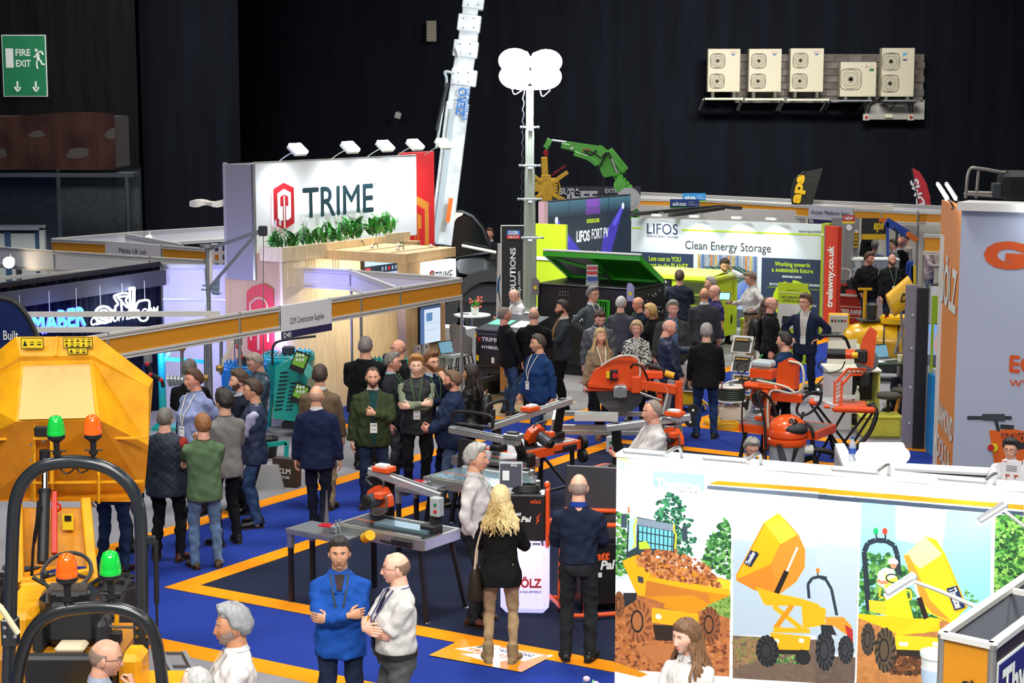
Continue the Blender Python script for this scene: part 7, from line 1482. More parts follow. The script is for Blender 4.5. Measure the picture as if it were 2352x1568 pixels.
bs=thing('tabletop_sign','small white printed sign with pictures of orange machines on the long counter','sign',P(2322,1118,1.05),-28);b=MB();b.box((0,0,.15),(.21,.012,.3),b=.002);b.box((.2,.05,.16),(.18,.012,.3),8);b.build('sign_board',mat('#eeeae8',.4),bs,smooth=0);b=MB()
for k in range(4):b.box((0,-.008,.235-k*.018),(.12-.01*(k%2),.002,.006),mi=1)
for(x,z,m_)in((-.04,.13,0),(.05,.13,0),(-.05,.07,0),(.03,.05,0)):b.box((x,-.009,z),(.05,.002,.022),mi=0);b.box((x-.01,-.0095,z-.02),(.01,.002,.03),mi=1)
b.box((-.07,-.009,.28),(.04,.002,.008),mi=0);b.build('sign_print',[mat('#c85a30',.5),mat('#3a3a3e',.5)],bs,smooth=0)
ll=flood(D(2024,1040,14.6),0,'large glaring floodlight on the top edge of the poster wall',1.35,12,e=mat('#ffffff',.5,0,'lamp',60),power=0,armd=(0,-.1,-.2),size=(.28,.13));
l=bpy.data.lights.new('counter_flood','POINT');l.energy=12;l.color=(.85,.93,1);l.shadow_soft_size=.2;lo=bpy.data.objects.new('counter_flood',l);C.objects.link(lo);lo.location=D(2024,1040,14.6)+Vector((0,-.25,.1))
# POSTER WALL (dumpers)
T0=P(1417,1046,2.5);T1=P(2356,1127,2.5);dT=(T1-T0).normalized();nT=Vector((dT.y,-dT.x,0));YT=math.degrees(math.atan2(dT.y,dT.x));T0=Vector((T0.x,T0.y,0));LT=3.45
tl_=lambda u,v:wloc(u,v,T0,dT,nT)
pw=thing('poster_wall','bright poster wall with four large printed pictures of yellow dumpers','wall panel',T0,YT);b=MB();b.box((LT/2,.06,1.25),(LT,.12,2.5));b.build('wall_board',mat('#e9ecef',.45),pw,smooth=0)
b=MB();b.box((LT/2,.08,2.51),(LT,.2,.03));b.box((LT/2,.15,2.5),(LT,.05,.06));b.build('top_rail',mat('#e3e9f0',.3,.2),pw,smooth=0)
PXM=620;cv=Canvas(int(LT*PXM*1.0),int(2.5*PXM),lin('#e9ecef'))
def tp(pts,ox=1400,oy=1010,sc=2.81):
 r_=[]
 for x,y in pts:s_,z=tl_(ox+x/sc,oy+y/sc);r_.append((s_*PXM,(2.5-z)*PXM))
 return r_
def TPo(pts,colr,k=0,**kw):cv.poly(tp(pts,*((1400,1010,2.81)if k==0 else(1880,1010,2.81))),colr,**kw)
def TB(pts,cols,n,r,seed,k=0):cv.blobs(tp(pts,*((1400,1010,2.81)if k==0 else(1880,1010,2.81))),cols,n,r,seed)
YD,YD2,YD3,YD4='#f0a812','#d98a10','#f6c22c','#b8700e';GRN=['#3f7a3a','#2c5f30','#5a9a48','#1f4a2a','#7ab05a'];BRN=['#a35d34','#8a4a28','#c07c4a','#6f3a20','#b06a3c']
TPo([(50,80),(205,228),(60,190)],'#b9dcea');TPo([(50,80),(120,110),(150,160),(55,130)],'#f6e8b0')
TPo([(700,262),(1405,312),(1405,338),(640,285)],YD2);TPo([(632,292),(1405,352),(1405,382),(632,316)],'#5a6472');TPo([(0,310),(1326,418),(1326,450),(0,342)],YD2,1);TPo([(0,350),(1326,462),(1326,488),(0,380)],'#3a4656',1)
p1=[(50,330),(792,392),(775,1520),(32,1470)];TPo([(50,330),(792,392),(790,900),(40,900)],'#c8d4dc');TPo([(40,1000),(780,1000),(775,1525),(30,1475)],'#b06a38',noise=.35,cell=9);TPo([(550,1000),(785,1000),(782,1150),(550,1080)],'#7f9a4a',noise=.3)
TB([(48,470),(120,480),(130,860),(40,870)],GRN,150,14,1);TB([(380,340),(430,345),(500,440),(460,480),(550,520),(500,570),(575,650),(510,680),(560,750),(420,740),(330,560),(280,490),(330,440),(300,415)],['#2f6a4a','#1f4f3a','#3f8a5a','#173d2e'],420,11,2);TB([(740,500),(790,560),(788,900),(600,790),(640,640),(690,580)],GRN,320,13,3);TB([(560,1030),(782,1010),(780,1140),(580,1090)],['#6f9a3a','#8fae52','#557f34'],90,10,4)
TB([(40,1160),(300,1170),(600,1300),(770,1170),(775,1510),(34,1470)],BRN,520,12,5);TPo([(40,1430),(250,1510),(200,1530),(30,1490)],YD2);TPo([(165,1330),(560,1300),(600,1400),(300,1440)],'#b5713f',noise=.1)
TPo([(120,520),(180,495),(430,545),(420,730),(110,760)],'#2f3c42');TPo([(130,510),(180,490),(175,690),(122,720)],'#a9cfd8');TPo([(175,500),(425,545),(418,590),(180,545)],'#7a8a98');TPo([(185,550),(415,592),(410,715),(190,690)],'#6fc0cc')
for k in range(9):x=190+k*27;cv.line(tp([(x,552+k*4),(x-2,695+k*2)]),5,'#22323a')
for y in(590,650):cv.line(tp([(185,y),(415,y+38)]),5,'#22323a')
cv.line(tp([(180,505),(160,560),(168,680),(150,690)]),9,'#e8d838');cv.line(tp([(418,540),(418,585),(432,610),(425,700)]),9,'#e8d838');TPo([(78,478),(112,475),(114,560),(76,565)],'#3a4a58');TPo([(470,560),(503,560),(505,650),(472,645)],'#34404c');TPo([(190,660),(240,650),(270,700),(195,705)],'#b8d83a');cv.line(tp([(125,430),(127,470)]),8,'#d8602a')
TPo([(85,780),(180,738),(245,760),(780,905),(778,1002),(650,1058),(560,1120),(230,1010),(180,1000),(95,810)],YD2);TPo([(85,780),(160,745),(265,860),(245,1010),(180,1000),(100,815)],YD);TPo([(245,880),(780,965),(780,1002),(240,915)],YD);TPo([(700,890),(782,908),(780,965),(640,945)],YD3);TPo([(240,905),(640,990),(650,1058),(540,1000),(230,1010)],'#c27426');TPo([(183,875),(220,885),(222,925),(186,915)],'#3a3c48')
TB([(160,790),(230,712),(330,715),(440,710),(560,770),(650,820),(722,945),(560,930),(300,880)],BRN+['#c98a58'],620,11,6)
TPo([(275,1080),(575,1120),(575,1190),(440,1200),(275,1175)],YD);TPo([(385,1010),(560,1040),(530,1120),(350,1080)],YD2);TPo([(280,1190),(575,1200),(560,1300),(300,1290)],'#2a1c14');cv.disc(*tp([(318,1138)])[0],16,14,'#f2ead0')
def wheel(x,y,rx,ry,c1,c2,k=0,sd=1):
 X,Y=tp([(x,y)],*((1400,1010,2.81)if k==0 else(1880,1010,2.81)))[0];f_=PXM/845;rx*=f_;ry*=f_;cv.disc(X,Y,rx,ry,c1,noise=.2,cell=5)
 for i in range(14):a=i*.449+sd;cv.poly([(X+rx*1.04*math.cos(a),Y+ry*1.04*math.sin(a)),(X+rx*1.04*math.cos(a+.2),Y+ry*1.04*math.sin(a+.2)),(X+rx*.62*math.cos(a+.42),Y+ry*.62*math.sin(a+.42)),(X+rx*.62*math.cos(a+.22),Y+ry*.62*math.sin(a+.22))],c2)
 cv.disc(X-rx*.12,Y,rx*.5,ry*.55,'#1c1a18');cv.disc(X-rx*.12,Y,rx*.38,ry*.44,c1)
wheel(190,1170,90,145,'#a8663a','#7a4526');wheel(650,1190,70,120,'#8a5230','#643a20',sd=2);TPo([(90,985),(180,985),(175,1030),(100,1080)],'#25282c');wheel(65,1060,38,90,'#8a5632','#643a20')
TPo([(800,395),(1405,440),(1405,1260),(798,1260)],'#aebfcb');TPo([(800,395),(1405,440),(1405,700),(800,640)],'#c6d2da');TPo([(0,385),(272,405),(240,1380),(-20,1380)],'#b2c2cd',1);TPo([(0,385),(272,405),(262,700),(0,660)],'#c4d0d8',1)
TPo([(797,1260),(1405,1290),(1405,1570),(797,1535)],'#6e5a4c',noise=.25,cell=5);TPo([(-20,1390),(245,1400),(230,1600),(-20,1580)],'#645348',1,noise=.25,cell=5);TB([(800,1290),(900,1262),(980,1280),(960,1420),(800,1470)],['#8a6a4a','#7a7a42','#9a7a52'],200,10,8);TB([(1050,1380),(1260,1380),(1250,1440),(1060,1440)],GRN+['#8a7a50'],60,9,9)
TPo([(1090,470),(1135,512),(1220,608),(1265,708),(1262,820),(1205,915),(1090,1000),(1040,980),(940,970),(820,905),(818,870),(1000,530)],YD2);TPo([(1090,470),(1135,512),(1005,545),(1000,530)],YD3);TPo([(1005,545),(1130,512),(1215,610),(1100,680),(1040,800),(850,885),(822,880)],YD);TPo([(1010,545),(1130,515),(1212,610),(1105,670)],'#efc53a');TPo([(1040,800),(1100,675),(1225,615),(1262,720),(1260,820),(1205,912),(1090,998)],'#d9862a');TPo([(850,885),(1045,805),(1090,995),(940,968),(822,905)],'#cf7d22');TPo([(895,800),(945,715),(968,735),(915,820)],'#27303f')
cv.line(tp([(1215,690),(1145,850)]),10,'#cfd0cc');cv.line(tp([(1145,845),(1075,995)]),24,'#221a18');TPo([(945,945),(1090,990),(1230,1020),(1330,1050),(1320,1070),(1050,1068),(1000,1060)],YD);cv.line(tp([(1060,1070),(1240,1215)]),24,YD);cv.line(tp([(1180,1065),(1070,1215)]),24,YD2);TPo([(1060,1205),(1290,1215),(1300,1245),(1060,1240)],YD);TPo([(1240,1050),(1350,1055),(1400,1190),(1250,1215)],YD);TPo([(1040,1240),(1300,1268),(1290,1355),(1040,1350)],YD);TPo([(1070,1350),(1290,1356),(1280,1385),(1080,1378)],'#26221e');cv.disc(*tp([(1080,1296)])[0],14,12,'#f6eecb');cv.disc(*tp([(1240,1292)])[0],14,12,'#f6eecb')
cv.line(tp([(1290,1020),(1282,930),(1310,890),(1360,880),(1405,890)]),14,'#27333a');cv.line(tp([(0,880),(50,900),(85,960),(120,1130)],1880,1010,2.81),14,'#27333a');cv.line(tp([(1345,850),(1347,885)]),7,'#333333');cv.disc(*tp([(1346,840)])[0],9,12,'#e07820')
TPo([(0,1070),(50,1090),(40,1190),(0,1190)],YD,1);TPo([(45,1140),(160,1140),(215,1200),(222,1310),(190,1260),(100,1200),(50,1190)],'#d9902a',1);TPo([(170,1190),(222,1220),(225,1320),(195,1290)],'#b02a2a',1);TPo([(15,1190),(90,1195),(120,1260),(20,1240)],'#24272b',1)
wheel(1020,1360,75,105,'#2f3033','#17181a');wheel(45,1358,62,132,'#35383c','#17181a',1,2);wheel(178,1352,50,92,'#35383c','#1b1c1f',1,3);wheel(1250,1400,50,50,'#26272a','#17181a',sd=3)
TPo([(272,400),(1120,475),(1110,1180),(250,1180)],'#8fd0ee',1);TPo([(500,420),(830,450),(800,700),(500,640)],'#e6f6fb',1);TPo([(245,1140),(1100,1140),(800,1600),(240,1600)],'#b87a42',1,noise=.3,cell=8)
TB([(315,735),(490,740),(600,860),(620,1100),(255,1120),(262,900)],GRN,420,16,11,1);TB([(580,1010),(760,1090),(760,1150),(600,1150)],GRN,90,14,12,1);TB([(940,960),(1000,1000),(1040,1040),(950,1050)],GRN,30,8,13,1);TB([(500,1380),(780,1400),(780,1520),(460,1500)],['#3a2418','#5a3620','#7a4a28'],220,14,14,1)
cv.line(tp([(325,1100),(310,900),(296,720),(320,665),(370,645),(440,650),(490,680),(510,740),(520,870)],1880,1010,2.81),24,'#26323a')
for x,c_ in((371,'#17a058'),(430,'#e0402a')):cv.disc(*tp([(x,588)],1880,1010,2.81)[0],12,16,c_);cv.line(tp([(x+2,605),(x+5,648)],1880,1010,2.81),7,'#22262a')
TPo([(385,850),(430,820),(490,835),(510,930),(430,960),(380,925)],'#e9ece6',1);TPo([(430,830),(450,900),(510,880),(515,930),(430,945)],'#c8d84a',1);cv.disc(*tp([(485,800)],1880,1010,2.81)[0],16,22,'#c98a66');TPo([(448,795),(455,765),(490,757),(516,780),(515,800)],'#f2f5f5',1);cv.line(tp([(385,900),(400,920),(450,915)],1880,1010,2.81),16,'#c98a66')
X,Y=tp([(480,892)],1880,1010,2.81)[0];cv.line([(X+30*math.cos(a*.45),Y+20*math.sin(a*.45))for a in range(15)],6,'#1e2226')
TPo([(425,940),(560,950),(620,1170),(440,1200)],'#f3cf1c',1);TPo([(325,1030),(430,1040),(435,1130),(330,1100)],YD3,1);TPo([(255,1118),(620,1150),(780,1150),(785,1230),(520,1260),(450,1220),(255,1145)],'#f0c012',1);cv.line(tp([(400,950),(395,1010),(425,1020)],1880,1010,2.81),9,YD3);cv.line(tp([(560,965),(595,970),(600,1025),(575,1030)],1880,1010,2.81),9,YD3)
TPo([(555,745),(690,620),(760,640),(810,720),(960,1080),(860,1180),(700,1110),(640,990)],'#f5cf20',1);TPo([(560,745),(690,622),(800,735),(660,830)],'#f8e690',1);TPo([(550,745),(585,740),(640,850),(720,1030),(860,1170),(740,1120),(640,1010)],'#d9922a',1);TPo([(790,715),(815,725),(965,1080),(950,1090)],'#e0b018',1)
cv.line(tp([(610,880),(650,1020)],1880,1010,2.81),11,'#cfd4d4');cv.line(tp([(650,1015),(705,1175)],1880,1010,2.81),24,'#2a1a18');TPo([(720,1140),(800,1160),(690,1245),(500,1240)],'#f3c818',1);TPo([(495,1255),(785,1275),(785,1362),(500,1350)],'#f3c81c',1);TPo([(500,1350),(785,1362),(780,1400),(510,1390)],'#2a2018',1)
for x in(550,765):TPo([(x-28,1300),(x+30,1304),(x+30,1330),(x-28,1326)],'#e8e8d8',1)
wheel(322,1285,44,105,'#4a4238','#2a2620',1,1);wheel(432,1355,66,145,'#5a4a38','#2e2820',1,2)
TPo([(1140,480),(1400,500),(1400,1100),(1130,1000)],'#3f7a34',1);TB([(1142,482),(1395,500),(1395,1050),(1130,980)],['#3f7a34','#5a9a40','#2c5a2a','#7ab04a','#1d3f20','#8fbf5a'],700,13,21,1)
for pts in([(790,392),(797,392),(786,1540),(778,1540)],):TPo(pts,'#eef0f2')
TPo([(272,403),(280,403),(246,1600),(236,1600)],'#eef0f2',1);TPo([(1120,475),(1143,477),(1132,990),(1108,985)],'#eef3f6',1)
imt=cv.image('dumper_pictures')
me=bpy.data.meshes.new('poster_print');zb_=.02;bounds=[0,tl_(1682,1300)[0],tl_(1972,1300)[0],tl_(2282,1300)[0],LT]
for k in range(4):
 x0,x1=bounds[k]+(.004 if k else 0),bounds[k+1]-.004;zt_=2.145
 b=MB();b.box(((x0+x1)/2,-.004,(zt_+zb_)/2),(x1-x0,.008,zt_-zb_));me=b.mesh('poster');uv=me.uv_layers.new()
 for lp in me.loops:c_=me.vertices[lp.vertex_index].co;uv.data[lp.index].uv=(c_.x/LT,c_.z/2.5)
 me.materials.append(imgmat(imt,0,.35));o=link('poster',me,pw);o['label']=('picture of a yellow dumper heaped with brown soil','picture of a yellow dumper with its skip raised high','picture of a driver on a yellow dumper under a blue sky','picture of green bushes')[k]
b=MB();b.box((LT/2,-.004,2.32),(LT,.008,.35));me=b.mesh('header');uv=me.uv_layers.new()
for lp in me.loops:c_=me.vertices[lp.vertex_index].co;uv.data[lp.index].uv=(c_.x/LT,c_.z/2.5)
me.materials.append(imgmat(imt,0,.35));link('header',me,pw)
x,z=tl_(1502,1110);x2,zz2=tl_(1618,1085);b=MB();b.box(((x+x2)/2,-.012,(z+zz2)/2-.015),(x2-x,.006,.12));b.build('name_plate',mat('#8fb0c8',.4),pw,smooth=0);text('Thwaites',.08,mat('#f4f6f8',.4),pw,(x+.02,-.018,z-.03),width=(x2-x)*.9,bold=.04)
def ptext(s,a,c,h_,k=1,m=MW,plate=True):
 pa_,pc_=[tl_(*((1400,1880)[k]+q_[0]/2.81,1010+q_[1]/2.81))for q_ in(a,c)];A3,C3=Vector((pa_[0],-.014,pa_[1])),Vector((pc_[0],-.014,pc_[1]));d_=(C3-A3);up_=Vector((0,-1,0)).cross(d_).normalized()
 b=MB();b.slab([A3-up_*h_*.25-d_*.05,C3-up_*h_*.25+d_*.05,C3+up_*h_*1.25+d_*.05,A3+up_*h_*1.25-d_*.05],(0,-1,0),.003);b.build('name_plate',mat('#22305a',.4),pw,smooth=0);text(s,h_,m,pw,A3+Vector((0,-.004,0)),d_,up_,width=d_.length,bold=.03)
ptext('Thwaites',(905,805),(945,728),.035,0);ptext('Thwaites',(842,958),(890,1085),.055,1)
def armlamp(u,v,lab,power=15,dz=0,back=.0,rot=0):
 s_,_=tl_(u,v);p_=T0+dT*s_+nT*.38+ZV*(2.62);t=thing('arm_light',lab,'lamp',p_,YT+rot);b=MB();b.box((0,0,0),(.34,.13,.04),Matrix.Rotation(-.3,3,'X'),b=.015);b.build('lamp_head',mat('#d5d8da',.3,.3),t);b=MB();b.tube([(.14,.04,0),(.2,.18,.03),(.16,.4,-.1)],.014,6);b.build('arm',M_ALU,t);b=MB();b.box((0,0.01,-.028),(.3,.09,.008),Matrix.Rotation(-.3,3,'X'));b.build('lens',mat('#f6fbff',.5,0,'lamp',20),t,smooth=0)
 l=bpy.data.lights.new('poster_wash','SPOT');l.energy=power;l.color=(.93,.97,1);l.spot_size=2.6;l.spot_blend=.9;l.shadow_soft_size=.1;lo=bpy.data.objects.new('poster_wash',l);C.objects.link(lo);lo.location=p_-ZV*.05;lo.rotation_euler=(-nT*.5-ZV*.9).to_track_quat('-Z','Y').to_euler()
armlamp(1520,1050,'grey arm light at the left end of the poster wall top');armlamp(1700,1070,'arm light at the centre of the poster wall top');armlamp(1990,1090,'arm light in front of the long grey counter on the poster wall top');armlamp(2230,1110,'arm light at the right end of the poster wall top',25)
gp=[P(2165,1457,2.5),P(2280,1482,2.5)];dg1=(Vector((3.35,11.4,2.5))-gp[0]).normalized();gy=thing('gantry_box','open topped box gantry with orange end and dark front in the lower right corner','stand frame',(0,0,0))
uG=(P(2352,1328,2.5)-gp[0]);LG=3.2;uG=uG.normalized();a0_,a1_=gp
for(p_,q_,m_,nm,hh)in((a0_,a1_,mat('#c8820c',.5),'orange_end',.62),(a1_,a1_+uG*LG,mat('#2a1c18',.5),'dark_front',.62),(a0_,a0_+uG*LG,mat('#8b8f99',.5),'grey_back',.62)):
 b=MB();b.beam(Vector((p_.x,p_.y,2.5-hh/2)),Vector((q_.x,q_.y,2.5-hh/2)),.02,hh);b.build(nm,m_,gy,smooth=0);b=MB();b.beam(p_,q_,.05,.03);b.build('top_rail',M_ALUW,gy,smooth=0)
for k in(.33,.66):b=MB();b.beam(a0_+uG*LG*k-ZV*.01,a1_+uG*LG*k-ZV*.01,.03,.03);b.build('cross_bar',M_ALUW,gy,smooth=0)
for p_ in(a0_,a1_,a1_+uG*LG,a0_+uG*LG):post(gy,p_,2.5)
eo=(a1_-a0_).normalized();nO=Vector((eo.y,-eo.x,0));text('thwaites.co.uk',.1,M_BLK,gy,a0_+eo*.13+nO*.02-ZV*.08*1-ZV*.12,(0,0,-1),eo,width=1.0,bold=.02)
nF=Vector((uG.y,-uG.x,0));b=MB();pA=a1_+uG*.06+nF*.015;b.beam(pA-ZV*.27,pA+uG*1.0-ZV*.27,.01,.3);b.beam(pA-uG*.01-ZV*.27-nF*.003,pA+uG*1.02-ZV*.27-nF*.003,.01,.33,mi=1);b.build('name_board',[mat('#26246a',.4),MW],gy,smooth=0);text('Thwaites',.22,MW,gy,pA+uG*.04-ZV*.38+nF*.008,uG,width=.9,bold=.03);b=MB();b.beam(pA-uG*.05-ZV*.55,pA+uG*1.1-ZV*.55,.008,.1);b.build('orange_stripe',M_OR,gy,smooth=0)
for(k,lab,ua,va,ub,vb)in((0,'arm light reaching out from the gantry box over the dumper picture',2080,1345,2245,1395),(1,'arm light at the right end of the gantry box near the bushes picture',2290,1180,2352,1208)):
 Yk=10.2 if k==0 else 11.2;e_=D(ub,vb,Yk-.9 if k==0 else Yk);h_=D(ua,va,Yk);t=thing('arm_light',lab,'lamp',h_);b=MB();b.beam((-.12,0,-.05),(.06,0,.07),.09,.035,b=.01);b.build('lamp_head',mat('#b9bcc0',.3,.3),t);b=MB();b.tube([(0.04,0,.03),(e_-h_)*.5+Vector((0,0,.03)),e_-h_],.012,6);b.build('arm',M_ALUW,t);b=MB();b.beam((-.12,-.0,-.07),(.05,0,.045),.08,.012);b.build('lens',mat('#f6fbff',.5,0,'lamp',6),t,smooth=0)
t=thing('bucket','white plastic bucket at the foot of the poster wall beside the orange gantry end','bucket',D(2150,1590,11.6));b=MB();b.lathe([(.09,0),(.11,.26),(.118,.262),(.118,.29),(.1,.29),(.09,.1),(.001,.1)],20);b.build('bucket_body',MW,t);b=MB();b.lathe([(.103,.08),(.108,.18)],20,(0,0,0));b.build('bucket_label',mat('#b8cde4',.5),t)
# MACHINES ON THE NAVY STAND
M_BED=mat('#3a4046',.35,.6);M_BED_LIT=mat('#9fc4d4',.25,.7)  # second bed metal has the cyan light put into its colour
def frame_(nm,root,segs,w_,m,h2=None,up=(0,0,1),sm=0):
 b=MB()
 for p_,q_ in segs:b.beam(p_,q_,w_,h2 or w_,up=up)
 return b.build(nm,m,root,smooth=sm)
def legs(root,pts,m=M_BLK,r=.022,foot=True):
 for(p_,q_)in pts:
  b=MB();b.beam(p_,q_,r*2,r*2,up=(0,1,.01));
  if foot:b.cyl(Vector(q_),Vector(q_)+ZV*.035,r*1.5,r*.6,mi=1)
  b.build('leg',[m,M_CHR],root,smooth=0)
def blade(root,c,r,axis,teeth=28,m=None):
 b=MB();c=Vector(c);R=basis(axis);pts=[]
 for i in range(teeth*2):
  a=math.pi*i/teeth;rr=r if i%2 else r*.96;pts.append(c+R[0]*rr*math.cos(a)+R[1]*rr*math.sin(a))
 b.slab(pts,axis,.005);b.cyl(c-Vector(axis).normalized()*.004,c+Vector(axis).normalized()*.012,r*.2);return b.build('saw_blade',m or mat('#a9a9a6',.22,.95),root,smooth=0)
def saw_head(root,x,y,z,ang=0,motor=True,s=1.0):
 R=Matrix.Rotation(math.radians(ang),3,'X');o_=Vector((x,y,z));g=lambda*p_:o_+R@(Vector(p_)*s)
 b=MB();prof=[(-.17,-.05),(-.13,.06),(-.04,.12),(.08,.11),(.15,.02),(.16,-.08),(.02,-.10),(-.1,-.12)];b.slab([g(a,-.03,c)for a,c in prof],R@Vector((0,1,0)),.09*s);o=b.build('blade_guard',M_ORG,root)
 blade(root,g(-.02,.01,-.06),.15*s,R@Vector((0,1,0)),14)
 if motor:b=MB();b.cyl(g(.03,-.05,.0),g(.03,-.24,.0),.075*s,n=16);b.cyl(g(.03,-.24,0),g(.03,-.27,0),.06*s,mi=1);b.box(g(.12,-.12,.06),(.1*s,.12*s,.07*s),b=.01,mi=2);b.build('motor',[mat('#4b4f54',.4,.5),M_BLK,M_ORG],root)
 b=MB();b.tube([g(-.1,0,.12),g(-.14,-.04,.2),g(-.02,-.05,.24),g(.08,-.03,.2),g(.06,0,.12)],.012*s,6);b.tube([g(.1,-.1,.1),g(.2,-.12,.02),g(.16,-.12,-.12),g(.02,-.12,-.16),g(-.06,-.1,-.06)],.009*s,6);b.build('hose',mat('#55585c',.5),root)
def switchbox(root,p_):
 b=MB();p_=Vector(p_);b.box(p_,(.12,.1,.2),b=.01);b.cyl(p_+Vector((.02,-.05,.03)),p_+Vector((.02,-.065,.03)),.016,mi=1);b.cyl(p_+Vector((.02,-.05,-.04)),p_+Vector((.02,-.065,-.04)),.018,mi=2);b.build('switch_box',[mat('#a9b0b2',.5),mat('#1f7a4a',.4),mat('#c8202a',.4)],root)
def clamps(root,x,y,z):
 for k in(0,1):b=MB();b.beam((x+.02*k,y-.07*k,z+.05),(x+.18+.02*k,y-.03-.07*k,z+.07),.025,.02);b.box((x+.22,y-.02-.06*k,z+.04),(.1,.04,.07),b=.005,mi=1);b.cyl((x+.26,y-.02-.06*k,z),(x+.26,y-.02-.06*k,z+.14),.01,mi=1);b.build('toggle_clamp',[mat('#d01f30',.4),M_GALV],root)
def rail_saw(label,loc,yaw,L=1.25,W=.6,H=.8,fm=M_ALU,bed=M_BED,rail=((-.1,.3,1.25),(1.3,.3,1.25)),hx=.35,hz=1.02,col=(1.15,),side=None,splash=None,box=None,legp=None,tilt=0,headang=0,slot=True,cat='saw',head=True):
 t=thing('stone_saw',label,cat,loc,yaw)
 frame_('bed_frame',t,[((0,0,H),(L,0,H)),((0,W,H),(L,W,H)),((0,0,H),(0,W,H)),((L,0,H),(L,W,H))],.045,fm,.11)
 b=MB();b.box((L/2,W*.27,H+.045),(L-.06,W*.46,.02));b.box((L/2,W*.75,H+.045),(L-.06,W*.42,.02));b.build('bed_plate',bed,t,smooth=0)
 if slot:b=MB();b.box((L/2,W*.52,H+.05),(L-.08,.02,.012));b.box((L/2,W*.05,H+.058),(L-.1,.03,.02),mi=1);b.build('cutting_slot',[M_ORG,M_ALU],t,smooth=0)
 b=MB();
 for i in range(7):
  for j in(0,1):b.cyl((L*(.12+.12*i),W*(.2+.14*j),H+.055),(L*(.12+.12*i),W*(.2+.14*j),H+.0565),.014,n=8)
 b.build('hole',M_BLK,t,smooth=0)
 b=MB();b.beam(rail[0],rail[1],.1,.08,b=.006);b.beam(Vector(rail[0])+ZV*.045,Vector(rail[1])+ZV*.045,.03,.012,mi=1);b.build('rail',[mat('#c9ccca',.3,.7),mat('#777b7c',.4,.5)],t,smooth=0)
 for x in col:
  r0,r1=Vector(rail[0]),Vector(rail[1]);k=(x-r0.x)/(r1.x-r0.x);tp_=r0.lerp(r1,k);b=MB();b.slab([(x-.05,W*.62,H),(x+.07,W*.62,H),(x+.06+tilt,tp_.y+.05,tp_.z+.06),(x-.04+tilt,tp_.y+.05,tp_.z+.06)],(0,-1,0),.06);b.box((x+.01,W*.55,H+.06),(.2,.16,.16),b=.02);b.build('column',M_BLK,t);bolt(t,[(x+.01+tilt,tp_.y-.012,tp_.z+.03),(x+.01+tilt,tp_.y-.012,tp_.z-.04)],.014)
 r0,r1=Vector(rail[0]),Vector(rail[1]);p_=r0.lerp(r1,(hx-r0.x)/(r1.x-r0.x));b=MB();b.box(p_+ZV*.07,(.22,.16,.06),b=.01);b.box(p_+Vector((.0,-.02,.11)),(.14,.1,.03),b=.006,mi=1);b.build('carriage',[M_ORG if head else M_ALU,MW if head else M_DK],t);saw_head(t,p_.x,p_.y-.09,hz,headang)if head else None
 if box:switchbox(t,box)
 if splash:x0,x1,y,h_=splash;b=MB();b.box(((x0+x1)/2,y,H+h_/2),(x1-x0,.012,h_));b.build('splash_guard',mat('#141516',.6),t,smooth=0);bolt(t,[(x0+.05,y-.01,H+h_-.03),(x1-.05,y-.01,H+h_-.03)],.008)
 if side:
  x0,y0,x1,y1=side;b=MB();b.box(((x0+x1)/2,(y0+y1)/2,H),(x1-x0,y1-y0,.02));b.build('side_table',mat('#8f979b',.3,.8),t,smooth=0);frame_('side_frame',t,[((x0,y0,H-.02),(x1,y0,H-.02)),((x0,y1,H-.02),(x1,y1,H-.02)),((x0,y0,H-.02),(x0,y1,H-.02))],.03,M_GALV,.05)
  clamps(t,(x0+x1)/2-.1,(y0+y1)/2,H+.01)
  legs(t,[((x0+.03,y0+.03,H-.02),(x0+.03,y0+.03,0)),((x0+.03,y1-.03,H-.02),(x0+.03,y1-.03,0))])
  b=MB()
  for y in(y0+.03,y1-.03):b.box((x0+.03,y,H-.1),(.055,.055,.2))
  b.build('leg_socket',M_GALV,t,smooth=0)
 legs(t,legp or[((.08,.05,H),(-.02,-.02,0)),((L-.08,.05,H),(L+.06,-.02,0)),((.08,W-.05,H),(-.0,W+.05,0)),((L-.08,W-.05,H),(L+.06,W+.05,0))])
 b=MB();b.box((L-.25,-.04,H-.0),(.25,.05,.07),b=.01);b.tube([(L*.55,-.03,H-.02),(L*.9,-.04,H-.03)],.014,6);b.build('foot_bracket',M_BLK,t);return t
sa=rail_saw('aluminium stone saw with orange head and side table, in the centre of the navy carpet',P(768,1215,.8).xy.to_3d(),YB-4,1.18,.6,.8,rail=((.02,.58,1.33),(1.05,.5,1.2)),hx=.22,hz=1.08,col=(1.02,),side=(-.42,-.28,.42,.12),splash=(-.05,.28,.66,.48),box=(1.08,.36,1.12))
b=MB();b.cyl((.5,-.1,.8),(.62,-.16,.86),.055,mi=0);b.cyl((.46,-.08,.78),(.5,-.1,.8),.045,mi=1);b.build('yellow_plug',[mat('#f0b018',.4),M_BLK],sa);b=MB();b.box((.72,.3,.87),(.7,.2,.03));b.build('water_tray',M_BED_LIT,sa,smooth=0);b=MB();b.slab([(-.16,.02,.82),(-.10,.02,.82),(-.12,.02,1.2)],(0,1,0),.012);b.build('measuring_stop',M_ALU,sa,smooth=0);text('GÖLZ',.05,M_BLK,sa,(.1,.35,1.08),bold=.03)
sb_=rail_saw('aluminium stone saw with blue lit bed behind the white shirted grey man',P(975,1105,.8).xy.to_3d(),YB-6,1.2,.65,.8,bed=M_BED_LIT,rail=((.1,.63,.86),(1.15,.63,.86)),hx=1.0,hz=.98,col=(),head=False,side=(-.1,-.42,.38,-.04),splash=(-.05,.35,.7,.4))
